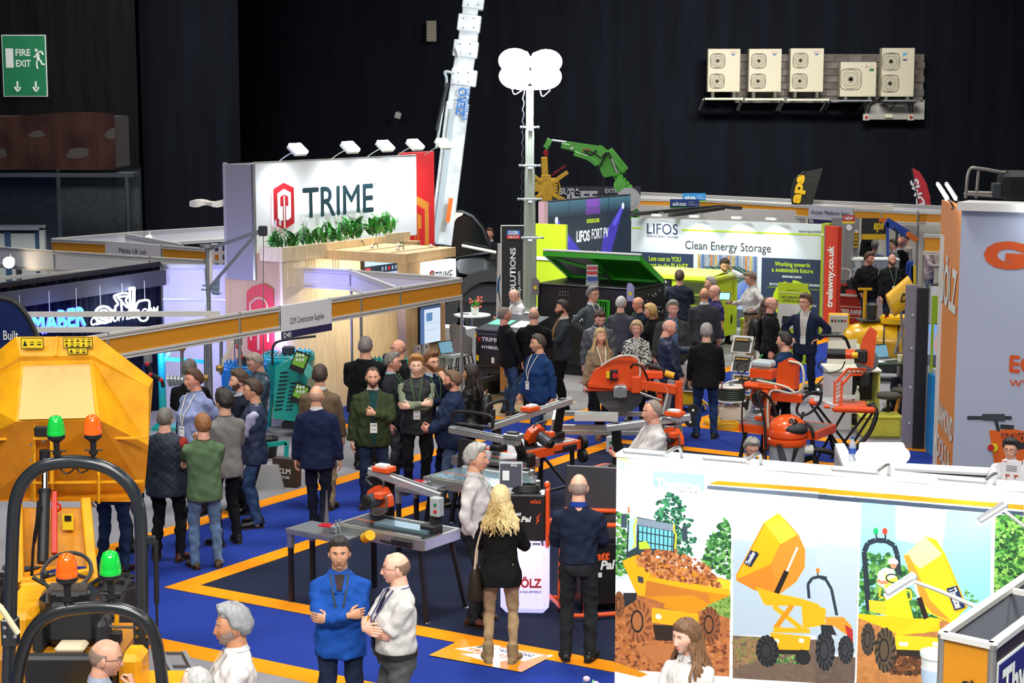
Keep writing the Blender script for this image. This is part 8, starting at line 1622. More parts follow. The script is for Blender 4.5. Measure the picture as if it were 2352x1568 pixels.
sc2=rail_saw('long railed stone saw with a black ladder handle behind the grey haired man',P(1003,1068,.8).xy.to_3d()+uA*.35,YB-2,.95,.5,.8,rail=((-.1,.1,1.17),(.98,.0,1.13)),hx=.9,hz=.96,col=(.9,),head=False)
b=MB();b.tube([(.0,.0,1.28),(.05,.0,1.42),(.55,.0,1.42),(.6,.0,1.28)],.022,8);
for k in range(12):b.beam((.08+k*.045,-.05,1.27),(.08+k*.045,.05,1.27),.012,.03)
b.build('ladder_handle',M_BLK,sc2)
sd=rail_saw('orange table saw with a tilted silver rail and a grey motor',P(1187,1052,.78).xy.to_3d()+Vector((.03,0,0)),YA-9,1.2,.62,.78,fm=M_ORG,rail=((-.12,.38,1.15),(1.25,.2,1.33)),hx=.55,hz=.98,col=(-.02,1.12),headang=25,legp=[((.1,.05,.78),(.1,.02,0)),((1.1,.05,.78),(1.1,.02,0)),((.1,.57,.78),(.1,.6,0)),((1.1,.57,.78),(1.1,.6,0))])
frame_('leg_brace',sd,[((.1,.02,.25),(1.1,.02,.25)),((1.1,.02,.15),(1.1,.6,.6)),((.1,.6,.15),(.1,.02,.6))],.03,M_BLK)
for z in(.62,.8):b=MB();b.cyl((1.22,.0,z),(1.28,-.02,z),.09,n=18);b.build('transport_wheel',M_BLK,sd)
b=MB();b.tube([(-.1,.5,1.25),(-.05,.5,1.4),(.3,.5,1.42),(.35,.5,1.28)],.025,8);b.build('carry_handle',M_BLK,sd)
se=rail_saw('orange table saw half hidden behind the poster wall edge',P(1328,1092,.62).xy.to_3d(),YB-6,1.0,.6,.62,fm=M_ORG,rail=((.28,.2,1.22),(1.1,.85,1.36)),hx=.95,hz=1.12,col=(.36,),box=(.28,.33,1.0))
bg=thing('block_saw','large orange block saw with a big round diamond blade and silver rails','saw',D(1425,895,26.3),-4);bg.location.z=0;zc=zat(895,26.3);g=lambda x,y,z:Vector((x,y,z+zc))
blade(bg,g(0,.02,0),.38,(0,1,0),30,mat('#8a8884',.25,.9));b=MB();pts=[(-.5,.02),(-.47,.17),(-.4,.3),(-.28,.36),(-.18,.44),(-.02,.535),(.14,.53),(.28,.45),(.36,.34),(.42,.18),(.5,.08),(.5,.0),(-.5,-.02)];b.slab([g(x,-.04,z)for x,z in pts],(0,1,0),.12);b.build('blade_guard',M_ORG,bg)
b=MB();b.box(g(0,-.12,-.0),(.2,.2,.18),b=.02);b.cyl(g(0,-.22,0),g(0,-.25,0),.085,mi=1,n=20);b.build('motor',[mat('#b9bcbd',.4,.5),mat('#777c80',.5)],bg);b=MB();b.box(g(-.1,-.14,.25),(.12,.1,.16),b=.01);b.cyl(g(-.08,-.19,.25),g(-.08,-.21,.25),.045,mi=1);b.box(g(-.19,-.12,.25),(.05,.06,.1),mi=2);b.build('switch_box',[M_BLK,mat('#c8202a',.4),STK],bg)
b=MB();b.beam(g(-.5,-.1,.09),g(.12,-.1,.04),.06,.05);b.beam(g(.15,-.08,.12),g(.85,-.06,.02),.1,.14,b=.01);b.box(g(.24,-.1,.1),(.16,.1,.26),b=.02);b.build('saw_arm',M_ORG,bg);b=MB();b.tube([g(.15,-.1,.35),g(.2,-.12,.42),g(.32,-.12,.38),g(.42,-.1,.16),g(.34,-.1,.12)],.016,6);b.build('grab_handle',M_BLK,bg);b=MB();b.slab([g(.72,-.05,.18),(.8,-.05,.05),(.62,-.05,.05),g(.62,-.05,-.35)],(0,1,0),.08)if False else b.beam(g(.78,0,.16),g(.68,0,-.38),.06,.12,b=.01);b.build('column_plate',M_GALV,bg)
b=MB();b.beam(g(.88,.05,.14),g(.9,.05,-.42),.12,.12,b=.01);b.beam(g(.6,.02,-.0),g(.6,.02,-.4),.1,.08,b=.01);b.box(g(.5,.15,.22),(.3,.2,.12),b=.02);b.build('column',M_ORG,bg);b=MB();b.cyl(g(.3,-.14,-.02),g(.62,-.1,-.14),.02);b.build('ram_rod',M_CHR,bg)
b=MB();b.tube([g(-.3,-.06,.38),g(-.1,-.08,.5),g(.1,-.1,.55),g(.26,-.1,.5),g(.3,-.1,.3),g(.3,-.1,.15),g(.6,-.1,.1),g(.72,-.1,.02),g(.68,-.1,-.2),g(.64,-.1,-.35)],.016,6);b.build('water_hose',mat('#d8d4c8',.4),bg);b=MB();b.tube([g(.42,.2,.36),g(.6,.2,.3),g(.7,.2,.2)],.04,8);b.cyl(g(.68,.18,.24),g(.82,.16,.2),.05,mi=1);b.build('power_plug',[M_BLK,mat('#f0b018',.4)],bg)
for y,z in((-.35,-.52),(-.35,-.6),(.25,-.42)):b=MB();b.beam(g(-1.05,y,z),g(.95,y,z),.07,.07,b=.004);b.build('rail',M_ALU,bg,smooth=0)
for x in(-1.0,.9):b=MB();b.beam(g(x,-.4,-.5),g(x,.35,-.45),.06,.2);b.build('end_frame',M_ALU,bg,smooth=0)
b=MB();b.box(g(-.36,-.32,-.39),(.66,.24,.03));b.box(g(-.36,-.44,-.36),(.66,.02,.1));b.box(g(-.36,-.2,-.36),(.66,.02,.1));
for k in range(16):b.cyl(g(-.66+k*.04,-.43,-.35),g(-.66+k*.04,-.21,-.35),.013,n=6,mi=1)
b.build('roller_carriage',[M_ALUW,mat('#7f969c',.4,.5)],bg,smooth=0)
legs(bg,[(g(.8,-.3,-.5),(.92,-.4,0)),(g(.8,.3,-.5),(.92,.4,0)),(g(-.95,-.3,-.5),(-1.0,-.4,0)),(g(-.95,.3,-.5),(-1.0,.4,0))],r=.035,foot=False)
for x,z in((1.06,-.42),(1.1,-.24),(.86,-.62),(.88,-.76)):b=MB();b.cyl(g(x,-.28,z),g(x,-.34,z),.085,n=18);b.cyl(g(x,-.345,z),g(x,-.35,z),.02,mi=1);b.build('transport_wheel',[M_BLK,MW],bg)
so=rail_saw('orange tile saw with an upright orange guard and white hoses near the vacuum cleaner',P(1700,985,.6).xy.to_3d(),YB-2,1.15,.7,.62,fm=M_ORG,bed=mat('#8fa0a4',.3,.6),rail=((-.02,.2,.7),(.5,.1,.7)),hx=.3,hz=1.12,col=())
b=MB();b.beam((.42,-.02,.35),(.42,-.02,1.15),.07,.09,b=.01);b.beam((.4,0,1.12),(.92,.05,1.12),.1,.12,b=.01);b.box((.32,.0,1.25),(.55,.22,.1),b=.04);b.slab([(.55,.1,1.25),(.85,.1,1.25),(.85,.1,1.62),(.72,.1,1.68),(.58,.1,1.6)],(0,-1,0),.14);b.box((.3,.1,1.42),(.34,.2,.14),b=.01);b.build('saw_arm',M_ORG,so);b=MB();b.box((.3,.1,1.56),(.3,.22,.1),b=.03);b.build('grey_hood',mat('#b9c4c8',.4),so)
b=MB();b.tube([(.1,-.02,.3),(.06,-.08,.8),(.1,-.1,1.2),(.05,-.1,1.4)],.012,6);b.tube([(.05+.07*math.cos(k*.5),-.1,1.5+.07*math.sin(k*.5))for k in range(13)],.01,6);b.build('cable',M_BLK,so);b=MB();b.tube([(.75,-.05,1.65),(.95,-.06,1.6),(.97,-.06,1.3),(.8,-.06,1.2),(.5,-.1,1.2),(.48,-.1,.7),(.6,-.1,.5),(.75,-.1,.48)],.018,6);b.tube([(.3,-.12,1.35),(.7,-.1,1.3),(.85,-.06,1.22)],.016,6);b.build('water_hose',mat('#d8d2bc',.4),so)
b=MB();b.tube([(1.0+.16*math.cos(a),.1+.05*math.cos(a),1.05+.14*math.sin(a)+.1*math.cos(a))for a in[2*math.pi*k/22 for k in range(22)]],.02,8,closed=True);b.tube([(.92,.1,.92),(.86,.1,.7)],.02,8);b.tube([(1.0+.14*math.cos(a),-.05,.6+.2*math.sin(a))for a in[math.pi*k/12 for k in range(13)]],.025,8);b.build('hand_wheel',M_BLK,so)
sx_=thing('tile_saw','small orange tile saw with crossed black legs in front of the white counter','saw',P(1925,1062,0),-10);b=MB();b.box((.08,.02,.86),(.62,.5,.05),b=.02);b.box((.2,-.25,.84),(.62,.1,.09),b=.03);b.box((-.38,.1,.9),(.12,.5,.07),b=.02);b.build('bed',M_ORG,sx_);b=MB();b.box((-.2,.0,.93),(.34,.3,.02));b.box((.08,.12,.96),(.3,.26,.02));b.beam((-.42,.12,.94),(-.05,-.25,.87),.1,.06);b.build('table_plate',mat('#dfe6e8',.25,.3),sx_,smooth=0)
b=MB()
for p_,q_ in(((-.08,-.22,.86),(-.08,-.2,1.24)),((.02,-.22,.86),(.02,-.2,1.24)),((-.05,-.2,1.24),(.1,-.1,1.4)),((.02,-.2,1.18),(.14,-.1,1.32)),((.1,-.1,1.4),(.36,-.05,1.4)),((.12,-.1,1.32),(.36,-.05,1.32))):b.beam(p_,q_,.03,.035,b=.004)
for k in range(6):b.beam((-.08,-.22,.9+k*.06),(.02,-.22,.96+k*.06),.02,.012)
for k in range(4):b.beam((.12+k*.06,-.09,1.32),(.18+k*.06,-.08,1.4),.02,.012)
b.build('lattice_arm',M_ORG,sx_,smooth=0);b=MB();b.slab([(.24,.0,1.5),(.46,.0,1.42),(.5,.0,1.95),(.4,.0,2.02),(.3,.0,1.85)],(0,-1,0),.07);b.build('blade_guard',M_ORG,sx_);blade(sx_,(.37,-.03,1.52),.17,(0,1,0),14);b=MB();b.cyl((-.2,-.1,1.62),(.06,-.1,1.62),.075,mi=1);b.cyl((.04,-.1,1.62),(.2,-.1,1.62),.07);b.box((.28,-.12,1.6),(.18,.14,.18),b=.02,mi=1);b.cyl((.16,-.17,1.62),(.24,-.19,1.62),.045,mi=2);b.build('motor',[M_ORG,M_BLK,mat('#f0c018',.4)],sx_)
b=MB();b.tube([(.12,-.06,1.7),(.04,-.08,1.86),(-.12,-.1,1.88),(-.3,-.1,1.88)],.022,8);b.tube([(-.2,-.12,1.56),(-.32,-.14,1.45),(-.2,-.14,1.34),(.0,-.13,1.4),(.06,-.12,1.52)],.01,6);b.box((.36,-.02,1.25),(.14,.12,.2),b=.02);b.tube([(.42,-.18,.92),(.52,-.25,.8),(.42,-.28,.5),(.2,-.3,.25)],.035,8);b.build('black_fittings',M_BLK,sx_)
for(p_,q_)in(((-.42,-.1,.88),(.18,-.1,.0)),((.1,-.15,.84),(-.35,-.15,.0)),((.52,-.1,.86),(.02,-.1,.0)),((-.4,.25,.88),(.3,.25,.0)),((.5,.25,.86),(-.1,.25,.0))):b=MB();b.beam(p_,q_,.035,.035);b.build('leg',M_BLK,sx_,smooth=0)
vc=thing('vacuum_cleaner','orange and grey site vacuum cleaner with black handle behind the poster wall','vacuum cleaner',P(1806,1100,0));b=MB();b.lathe([(.24,.12),(.25,.5)],26);b.build('drum',mat('#9aa0a8',.4),vc);b=MB();b.lathe([(.265,.5),(.275,.52),(.27,.58),(.24,.6),(.27,.62),(.275,.68),(.26,.72)],26);b.build('orange_band',M_ORG,vc);b=MB();b.ell((0,0,.72),(.26,.25,.2),26,12);b.build('lid',mat('#f05a1a',.3,0,'plain',0,1,.4),vc);b=MB();b.ell((.07,-.12,.74),(.2,.16,.1),20,10);b.ell((.04,-.12,.83),(.09,.1,.06),14,8,mi=1);b.build('black_hood',[M_DK,mat('#3a1d18',.1,0,'plain',0,1,.6)],vc)
b=MB();b.tube([(-.3,-.05,.15),(-.32,0,.8),(-.42,.05,1.22),(-.22,.15,1.1),(-.12,.15,.75),(-.14,.0,.15)],.02,8);b.tube([(.26,0,.4),(.45,-.02,.42),(.7,0,.35),(.9,.1,.2)],.04,10);b.tube([(.2,.2,.2),(.4,.1,.28),(.44,.0,.1)],.035,8);b.build('handle_and_hose',M_BLK,vc);b=MB()
for k in range(4):b.tube([(-.18+.02*k,-.24,.55),(-.12+.02*k,-.27,.3+.02*k),(.0,-.27,.22),(.06+.02*k,-.26,.5)],.008,5)
b.build('coiled_cable',M_BLK,vc);b=MB();b.cyl((.22,0,.42),(.36,0,.42),.07);b.build('hose_coupling',MW,vc)
for x in(-.2,.2):tyre(vc,(x,.1,.09),.09,.05,lugs=0)
pl2=thing('lit_plinth','glowing white plastic plinth with red letters behind the blonde woman','plinth',P(1200,1412,0),-3);b=MB();b.box((.02,.2,.36),(.5,.42,.7),b=.06);b.build('plinth_body',mat('#cdc8ff',.4,0,'lamp',.85),pl2);text('GÖLZ',.09,mat('#d8452a',.5),pl2,(-.1,-.014,.3),width=.3,bold=.04);text('TOOLS & EQUIPMENT',.022,mat('#2a2a6a',.5),pl2,(-.16,-.014,.24),width=.36,bold=.02)
bp=thing('battery_power_pack','black and orange battery power pack standing on the glowing plinth','power pack',pl2.location+Vector((.04,.22,.73)),-3);bp.scale=(.8,.8,.72);b=MB();b.box((0,0,.38),(.52,.34,.68),b=.02);b.build('casing',mat('#1b1a1b',.35),bp);b=MB();b.box((.28,0,.38),(.05,.4,.86),b=.02);b.box((.27,-.02,.84),(.07,.12,.08),b=.02);b.build('orange_side_frame',M_ORG,bp);b=MB()
for k in range(4):b.tube([(-.02+(.2-.01*k)*math.cos(a),.02+(.13-.01*k)*math.sin(a),.75+.022*k)for a in[2*math.pi*i/20 for i in range(20)]],.014,6,closed=True)
b.build('coiled_cable',M_BLK,bp);text('GÖLZ',.04,M_ORG,bp,(.06,-.176,.6),width=.14,bold=.04);text('Batt',.05,MW,bp,(-.18,-.176,.42),bold=.04,shear=.2);text('Pal',.075,MW,bp,(-.06,-.176,.33),bold=.04,shear=.2);b=MB();b.slab([(.13,-.176,.28),(.18,-.176,.36),(.15,-.176,.37),(.2,-.176,.47),(.13,-.176,.38),(.16,-.176,.37)],(0,-1,0),.003);b.build('lightning_mark',M_ORG,bp,smooth=0)
b=MB();b.tube([(.2,-.1,.04),(.22,-.14,-.02),(.18,-.16,-.06),(.14,-.14,-.02)],.014,6);b.box((.14,-.15,-.01),(.1,.03,.03));b.build('latch',M_CHR,bp)
sg=thing('leaflet_stand','clear stand with a printed grey product sheet beside the blonde woman','sign',bp.location+Vector((-.16,-.02,.5)),-3);b=MB();b.box((0,0,.17),(.24,.012,.34),Matrix.Rotation(-.12,3,'X'));b.box((0,-.012,.2),(.22,.006,.24),Matrix.Rotation(-.12,3,'X'),mi=1);b.box((-.05,-.018,.2),(.07,.006,.1),Matrix.Rotation(-.12,3,'X'),mi=2);b.build('sheet',[mat('#c9cdd2',.3),mat('#4a4d5a',.4),MW],sg,smooth=0);text('GÖLZ',.03,MW,sg,(.0,-.03,.3),width=.07,bold=.03)
b2=thing('battery_power_pack','larger battery power pack in an orange tubular frame by the poster wall edge','power pack',P(1290,1430,0),14);b=MB();b.box((.62,.4,.42),(.72,.42,.66),b=.02);b.slab([(.28,.2,.76),(.98,.2,.76),(.98,.6,.86),(.28,.6,.86)],(0,0,1),.03);b.build('casing',mat('#151415',.35),b2)
b=MB()
for y in(.0,.66):b.tube([(.0,y,.16),(-.02,y,.3),(0,y,.8),(.05,y,.9),(.12,y,.9)],.026,8);b.tube([(.0,y,.3),(.02,y,.12),(.2,y,.06),(.95,y,.06)],.024,8);b.tube([(.25,y,.08),(.25,y,.95),(.3,y,1.0),(.95,y,.95)],.024,8)
for z in(.12,.9):b.tube([(.03,0,z),(.03,.66,z)],.022,8)
b.build('tube_frame',M_ORG,b2);text('Batt',.09,M_ORG,b2,(.34,.18,.58),bold=.04,shear=.2);text('Pal',.09,MW,b2,(.46,.18,.48),bold=.04,shear=.2);b=MB();b.box((.42,.184,.42),(.12,.004,.05));b.build('white_label',MW,b2,smooth=0)
for x in(.1,.9):b=MB();b.cyl((x,.33,.06),(x,.30,.06),.06);b.build('castor',M_BLK,b2)
for k,(x,y,yaw,w_)in enumerate(((.1,.95,-14,.85),(.85,.75,-14,.7))):
 t=thing('solar_panel','dark grey upright solar panel %s'%('behind the bald man in the navy shirt' if k==0 else 'with fine ribs at the poster wall edge'),'solar panel',b2.location+Vector((x-.05,y,.0)),yaw);R=Matrix.Rotation(-.12,3,'X');b=MB();b.box((w_/2,0,.75),(w_,.03,1.35),R,b=.01);b.build('panel',mat('#34343a',.4),t)
 if k:b=MB();[b.beam((w_*i/14,-.02-.0*i,.1),(w_*i/14,-.18,1.38),.012,.008)for i in range(1,14)];b.build('ribs',M_DK,t,smooth=0)
t=thing('tablet_display','small tilted display in a brown frame beside the ribbed solar panel','display',b2.location+Vector((1.02,.3,.95)),-10);b=MB();b.box((0,0,.12),(.24,.02,.26),Matrix.Rotation(.6,3,'Y'),b=.004);b.box((0,-.014,.12),(.17,.006,.19),Matrix.Rotation(.6,3,'Y'),mi=1);b.cyl((0,.02,-.1),(0,.02,.1),.015);b.build('frame',[mat('#4a3f38',.5),mat('#8a90a8',.3)],t)
# HOSE REELS AND RACK
zr=thing('leaflet_rack','folding zigzag silver leaflet rack with yellow and black brochures','rack',P(1705,965,0),-25);zs=[.1,.42,.74,1.06,1.38];b=MB()
for s_ in(-.16,.16):
 for k in range(4):x0,x1=(-.12,.12)if k%2==0 else(.12,-.12);b.cyl((s_,x0,zs[k]),(s_,x1,zs[k+1]),.008,n=6);b.cyl((s_,-x0,zs[k]),(s_,-x1,zs[k+1]),.008,n=6)
b.build('zigzag_frame',M_ALU,zr)
for k in range(4):
 b=MB();R=Matrix.Rotation(-.55,3,'X');b.box((0,-.08,zs[k]+.22),(.34,.012,.3),R);b.box((0,-.092,zs[k]+.215),(.28,.006,.25),R,mi=1);b.box((.02,-.1,zs[k]+.18),(.14,.004,.08),R,mi=2);b.box((0,-.098,zs[k]+.3),(.22,.004,.03),R,mi=3);b.build('brochure_tray',[M_ALUW,mat('#2a2722',.4),mat('#d89a1c',.5),mat('#b98a2a',.5)],zr,smooth=0)
def reel(p_,lab,hm,s=1.0,frm='#d8cfc0'):
 t=thing('hose_reel',lab,'hose reel',p_);b=MB();b.lathe([(.24*s,.62*s),(.25*s,.64*s),(.001,.65*s)],24);b.lathe([(.24*s,.42*s),(.25*s,.4*s),(.001,.4*s)],24);b.build('flange',mat('#dcd8cc',.5),t);b=MB()
 for k in range(6):b.tube([(.21*s*math.cos(a),.21*s*math.sin(a),(.43+.033*k)*s)for a in[2*math.pi*i/22 for i in range(22)]],.019*s,6,closed=True)
 b.build('coiled_hose',hm,t);b=MB()
 for sx in(-1,1):
  for sy in(-1,1):b.beam((sx*.12,sy*.12,.42*s),(sx*.24,sy*.2,.04),.03,.03)
 b.box((0,0,.2),(.42*s,.34*s,.22),b=.02);b.build('cart_frame',mat(frm,.5),t);b=MB();b.cyl((0,0,.64*s),(0,0,.72*s),.04);b.tube([(-.1,0,.68*s),(0,0,.72*s),(.12,.02,.74*s)],.018,6);b.build('reel_valve',M_GALV,t)
 for sx in(-.2,.2):b=MB();b.cyl((sx,-.14,.07),(sx+.03,-.14,.07),.07);b.build('castor',mat('#20308a',.5),t)
reel(P(1678,975,0),'white hose reel with black hose left of the zigzag rack',mat('#1c3324',.5));reel(P(1752,945,0),'hose reel with green hose right of the zigzag rack',mat('#1d6a3a',.5));reel(P(1585,940,0),'hose reel cart half hidden behind the man in jeans',mat('#2a2a2c',.5),.85,'#e2c018')
b=MB()
for k in range(5):b.tube([((.16+.01*(k%2))*math.cos(a),(.14)*math.sin(a),.02+.022*k)for a in[2*math.pi*i/22 for i in range(22)]],.016,6,closed=True)
b.tube([(-.1,.12,.09),(-.25,.3,.3),(-.4,.42,.42)],.016,6);tag(b.build('yellow_hose_coil',mat('#e8b81c',.45),loc=P(1672,985,0)),'coil of yellow hose lying on the grey carpet edge','hose')
for k,(u,v,h_,c_,lab)in enumerate(((1640,960,.95,'#e0b81c','yellow tall pump handle beside the man in jeans'),(1738,900,.8,'#1f8a4a','slanting green handle behind the hose reels'))):b=MB();b.tube([(0,0,.02),(.02,0,h_*.8),(.1,0,h_)],.022,8);b.box((0,0,.04),(.3,.22,.08),b=.02);tag(b.build('pump_handle',mat(c_,.45),loc=P(u,v+15,0)),lab,'handle')
t=thing('surface_cleaner','round stainless surface cleaner disc on castors','cleaner',P(1878,902,0));b=MB();b.lathe([(.28,.06),(.3,.09),(.29,.13),(.1,.16),(.001,.17)],26);b.build('disc',M_CHR,t)
for a in(0,2.1,4.2):b=MB();b.cyl((.3*math.cos(a),.3*math.sin(a),.035),(.3*math.cos(a)+.03,.3*math.sin(a),.035),.035);b.build('castor',M_BLK,t)
b=MB();b.tube([(0,0,.16),(.3,.1,.5),(.5,.2,1.0)],.015,6);b.build('lance',M_BLK,t)
wc=thing('white_counter','white counter with open yellowish shelves and curved blank boards on top','counter',P(1898,985,0),0);b=MB();b.box((.2,.2,.47),(.38,.5,.94));b.build('counter_body',mat('#c9c6c8',.5),wc,smooth=0);b=MB();b.box((.42,.25,.96),(.86,.7,.04),b=.01);b.build('counter_top',mat('#efeedd',.4),wc);b=MB();b.box((.82,.2,.47),(.03,.5,.94));b.box((.6,.25,.4),(.42,.4,.02));b.box((.6,.25,.03),(.42,.4,.03));b.build('shelf',mat('#d8d878',.5),wc,smooth=0);b=MB();b.box((.62,.42,.6),(.36,.03,.6));b.box((.6,.2,.12),(.3,.3,.15),b=.02);b.build('dark_contents',M_BLK,wc,smooth=0)
b=MB();V=[];
for i in range(13):x=i/12;V+=[(.0+.42*x,.1-.1*math.sin(x*2.4),1.05),(-.0+.45*x+.02,.12-.1*math.sin(x*2.4),1.42+.04*x)]
b.add(V+[(x,y+.015,z)for x,y,z in V],[(2*i,2*i+2,2*i+3,2*i+1)for i in range(12)]+[(26+2*i,26+2*i+1,26+2*i+3,26+2*i+2)for i in range(12)]);b.build('curved_board',mat('#f1f0d8',.4),wc,smooth=60);b=MB();b.slab([(.5,.1,1.0),(.56,.1,1.0),(.53,.16,1.36),(.46,.16,1.38)],(0,1,0),.02);b.build('leaning_board',mat('#f1f0d8',.4),wc,smooth=0);b=MB();b.tube([(.5,.3,.98),(.58,.1,.8),(.6,.05,.5),(.7,.0,.2)],.008,5);b.build('cable',M_BLK,wc)
t=thing('spray_bottle','white trigger spray bottle on the yellowish shelf','bottle',Vector(wc.location)+Vector((.5,.1,.42)));b=MB();b.lathe([(.04,0),(.045,.02),(.045,.14),(.02,.19),(.018,.23)],12);b.build('bottle_body',mat('#dfe6d0',.4),t);b=MB();b.beam((0,.02,.25),(0,-.07,.26),.03,.04);b.beam((0,-.04,.24),(0,-.05,.18),.012,.02);b.build('trigger',MW,t,smooth=0)
b=MB();b.box((0,0,.16),(.62,.42,.32),b=.03);b.box((0,0,.33),(.66,.46,.03),b=.01);tag(b.build('storage_tub',mat('#e4e25a',.3,0,'tweed',0,.8),loc=P(2018,1000,0)),'translucent yellow storage tub on the floor beside the stool','tub')
for k,(u,v,lab,h_)in enumerate(((2038,995,'black round stool in front of the dark table',.62),(2072,978,'second dark stool with orange legs by the grey wall',.6))):
 t=thing('stool',lab,'stool',P(u,v,0));b=MB();b.lathe([(.02,h_-.07),(.17,h_-.05),(.2,h_),(.17,h_+.03),(.001,h_+.04)],24);b.build('seat',mat('#45443a',.8),t)
 if k==0:b=MB();b.cyl((0,0,.02),(0,0,h_-.05),.028);b.cyl((0,0,0),(0,0,.02),.18,n=20);b.build('pedestal',M_BLK,t)
 else:
  for a in(.5,2.0,3.6,5.1):b=MB();b.beam((.06*math.cos(a),.06*math.sin(a),h_-.05),(.22*math.cos(a),.22*math.sin(a),0),.035,.03);b.build('leg',mat('#d8962a',.5),t,smooth=0)
dt=thing('dark_table','dark high table with papers, a black laptop and a paper cup','table',P(2030,990,0)+Vector((.1,.9,0)));b=MB();b.box((0,0,.98),(.9,.6,.04),b=.01);b.build('table_top',mat('#2d3a30',.3),dt);b=MB();b.box((-.1,0,.48),(.14,.14,.94));b.box((-.1,0,.02),(.5,.4,.03));b.build('pedestal',M_DK,dt,smooth=0)
b=MB();b.lathe([(.035,0),(.045,.11),(.05,.115),(.042,.1),(.001,.02)],16);tag(b.build('paper_cup',mat('#f0ecc8',.5),loc=Vector(dt.location)+Vector((.3,-.1,1.002))),'cream paper cup on the dark high table','cup');laptop(Vector(dt.location)+Vector((.12,.1,1.002)),30,'black laptop on the dark high table');b=MB();b.box((0,0,.004),(.3,.21,.006),20);tag(b.build('paper',MW,loc=Vector(dt.location)+Vector((-.12,-.12,1.002)),smooth=0),'white papers on the dark high table','paper')
ym=thing('cement_pump','rounded yellow tank machine with a white control panel behind the counter','machine',P(2010,880,0)+Vector((.1,.4,0)),-12);b=MB();RR=[]
for k,(x,r_,z)in enumerate(((-.62,.2,.78),(-.56,.30,.76),(-.3,.42,.74),(.1,.46,.72),(.5,.46,.72),(.9,.46,.72))):RR.append([(x,r_*math.cos(a)*.9,z+r_*math.sin(a)*.86)for a in[2*math.pi*i/20 for i in range(20)]])
b.rings(RR);b.build('tank',mat('#e8b010',.3,0,'metalrub',0,1,.4),ym,smooth=60)
for x in(.12,.38):b=MB();b.tube([(x,.47*.9*math.cos(a)*1.02,.72+.47*.86*math.sin(a)*1.02)for a in[2*math.pi*i/26 for i in range(26)]],.014,6,closed=True);b.build('tank_strap',M_DK,ym)
b=MB();b.cyl((.72,0,.72),(.8,0,.72),.47*.92,n=24);b.build('red_band',mat('#a8201c',.4),ym);b=MB();b.cyl((.35,0,1.1),(.35,0,1.2),.33,n=24);b.cyl((.35,0,1.2),(.35,0,1.23),.3,n=24);b.build('hatch',mat('#f0bc1a',.35),ym);b=MB();b.box((-.72,-.05,.95),(.4,.07,.62),b=.06);b.build('panel_frame',mat('#e8b010',.4),ym);b=MB();b.box((-.72,-.09,.95),(.34,.02,.54),b=.03);b.build('control_panel',mat('#d4d2c8',.4),ym);b=MB()
for k in range(5):b.cyl((-.84+.06*k,-.1,1.12),(-.84+.06*k,-.13,1.12),.022,mi=k%3)
b.build('knobs',[M_BLK,mat('#c02828',.4),mat('#2a8a4a',.4)],ym);text('ETEC',.06,M_TXTD,ym,(-.86,-.103,.84),bold=.03)
b=MB();b.box((.1,0,.25),(1.5,.6,.14));b.build('chassis',M_DK,ym,smooth=0)
for x in(-.3,.6):tyre(ym,(x,-.42,.24),.24,.16,axis='y',lugs=0)
bottle(Vector(ym.location)+Vector((.12,-.22,1.1)),'dark cola bottle with a red label on the yellow tank',1.2,'#1a1a1a',mat('#2a1510',.15),'#b8202a')
b=MB();b.box((0,0,.012),(.5,.34,.022),5);b.lathe([(.09,.02),(.11,.3),(.05,.34),(.001,.34)],14,mi=1);tag(b.build('grease_pot',[mat('#3a3c38',.5),mat('#2c2f2b',.5)],loc=Vector(ym.location)+Vector((-.12,.0,1.13))),'dark pot and papers on top of the yellow tank','pot');b=MB();b.tube([(0,0,0),(0,0,.5),(0,-.02,.56)],.035,8);b.beam((-.14,-.02,.58),(.12,-.02,.58),.05,.04);tag(b.build('yellow_lever',mat('#e8b010',.4),loc=Vector(ym.location)+Vector((-.2,.25,1.12))),'upright yellow tee handle behind the yellow tank','handle')
t=thing('yellow_hopper','tilted yellow barrel with a black letter behind the grey wall','hopper',D(2070,682,29.5));t.scale=(.72,.72,1);b=MB();R=Matrix.Rotation(math.radians(60),3,'Y');b.lathe([(.001,-.3),(.22,-.3),(.25,.3),(.23,.31),(.001,.28)],20,(0,0,0),R);b.build('barrel',mat('#e8b010',.4),t);b=MB();b.cyl((0,0,-.2),(.1,0,-1.0),.03);b.cyl((.2,.1,-.2),(-.1,.1,-1.0),.03);b.cyl((0,.05,-.95),(0,.05,-t.location.z+.0),.04);b.box((0,.05,-t.location.z+.03),(.6,.5,.06));b.build('frame',M_ALU,t);text('D',.14,M_BLK,t,(-.08,-.27,-.06),bold=.03,shear=.3)
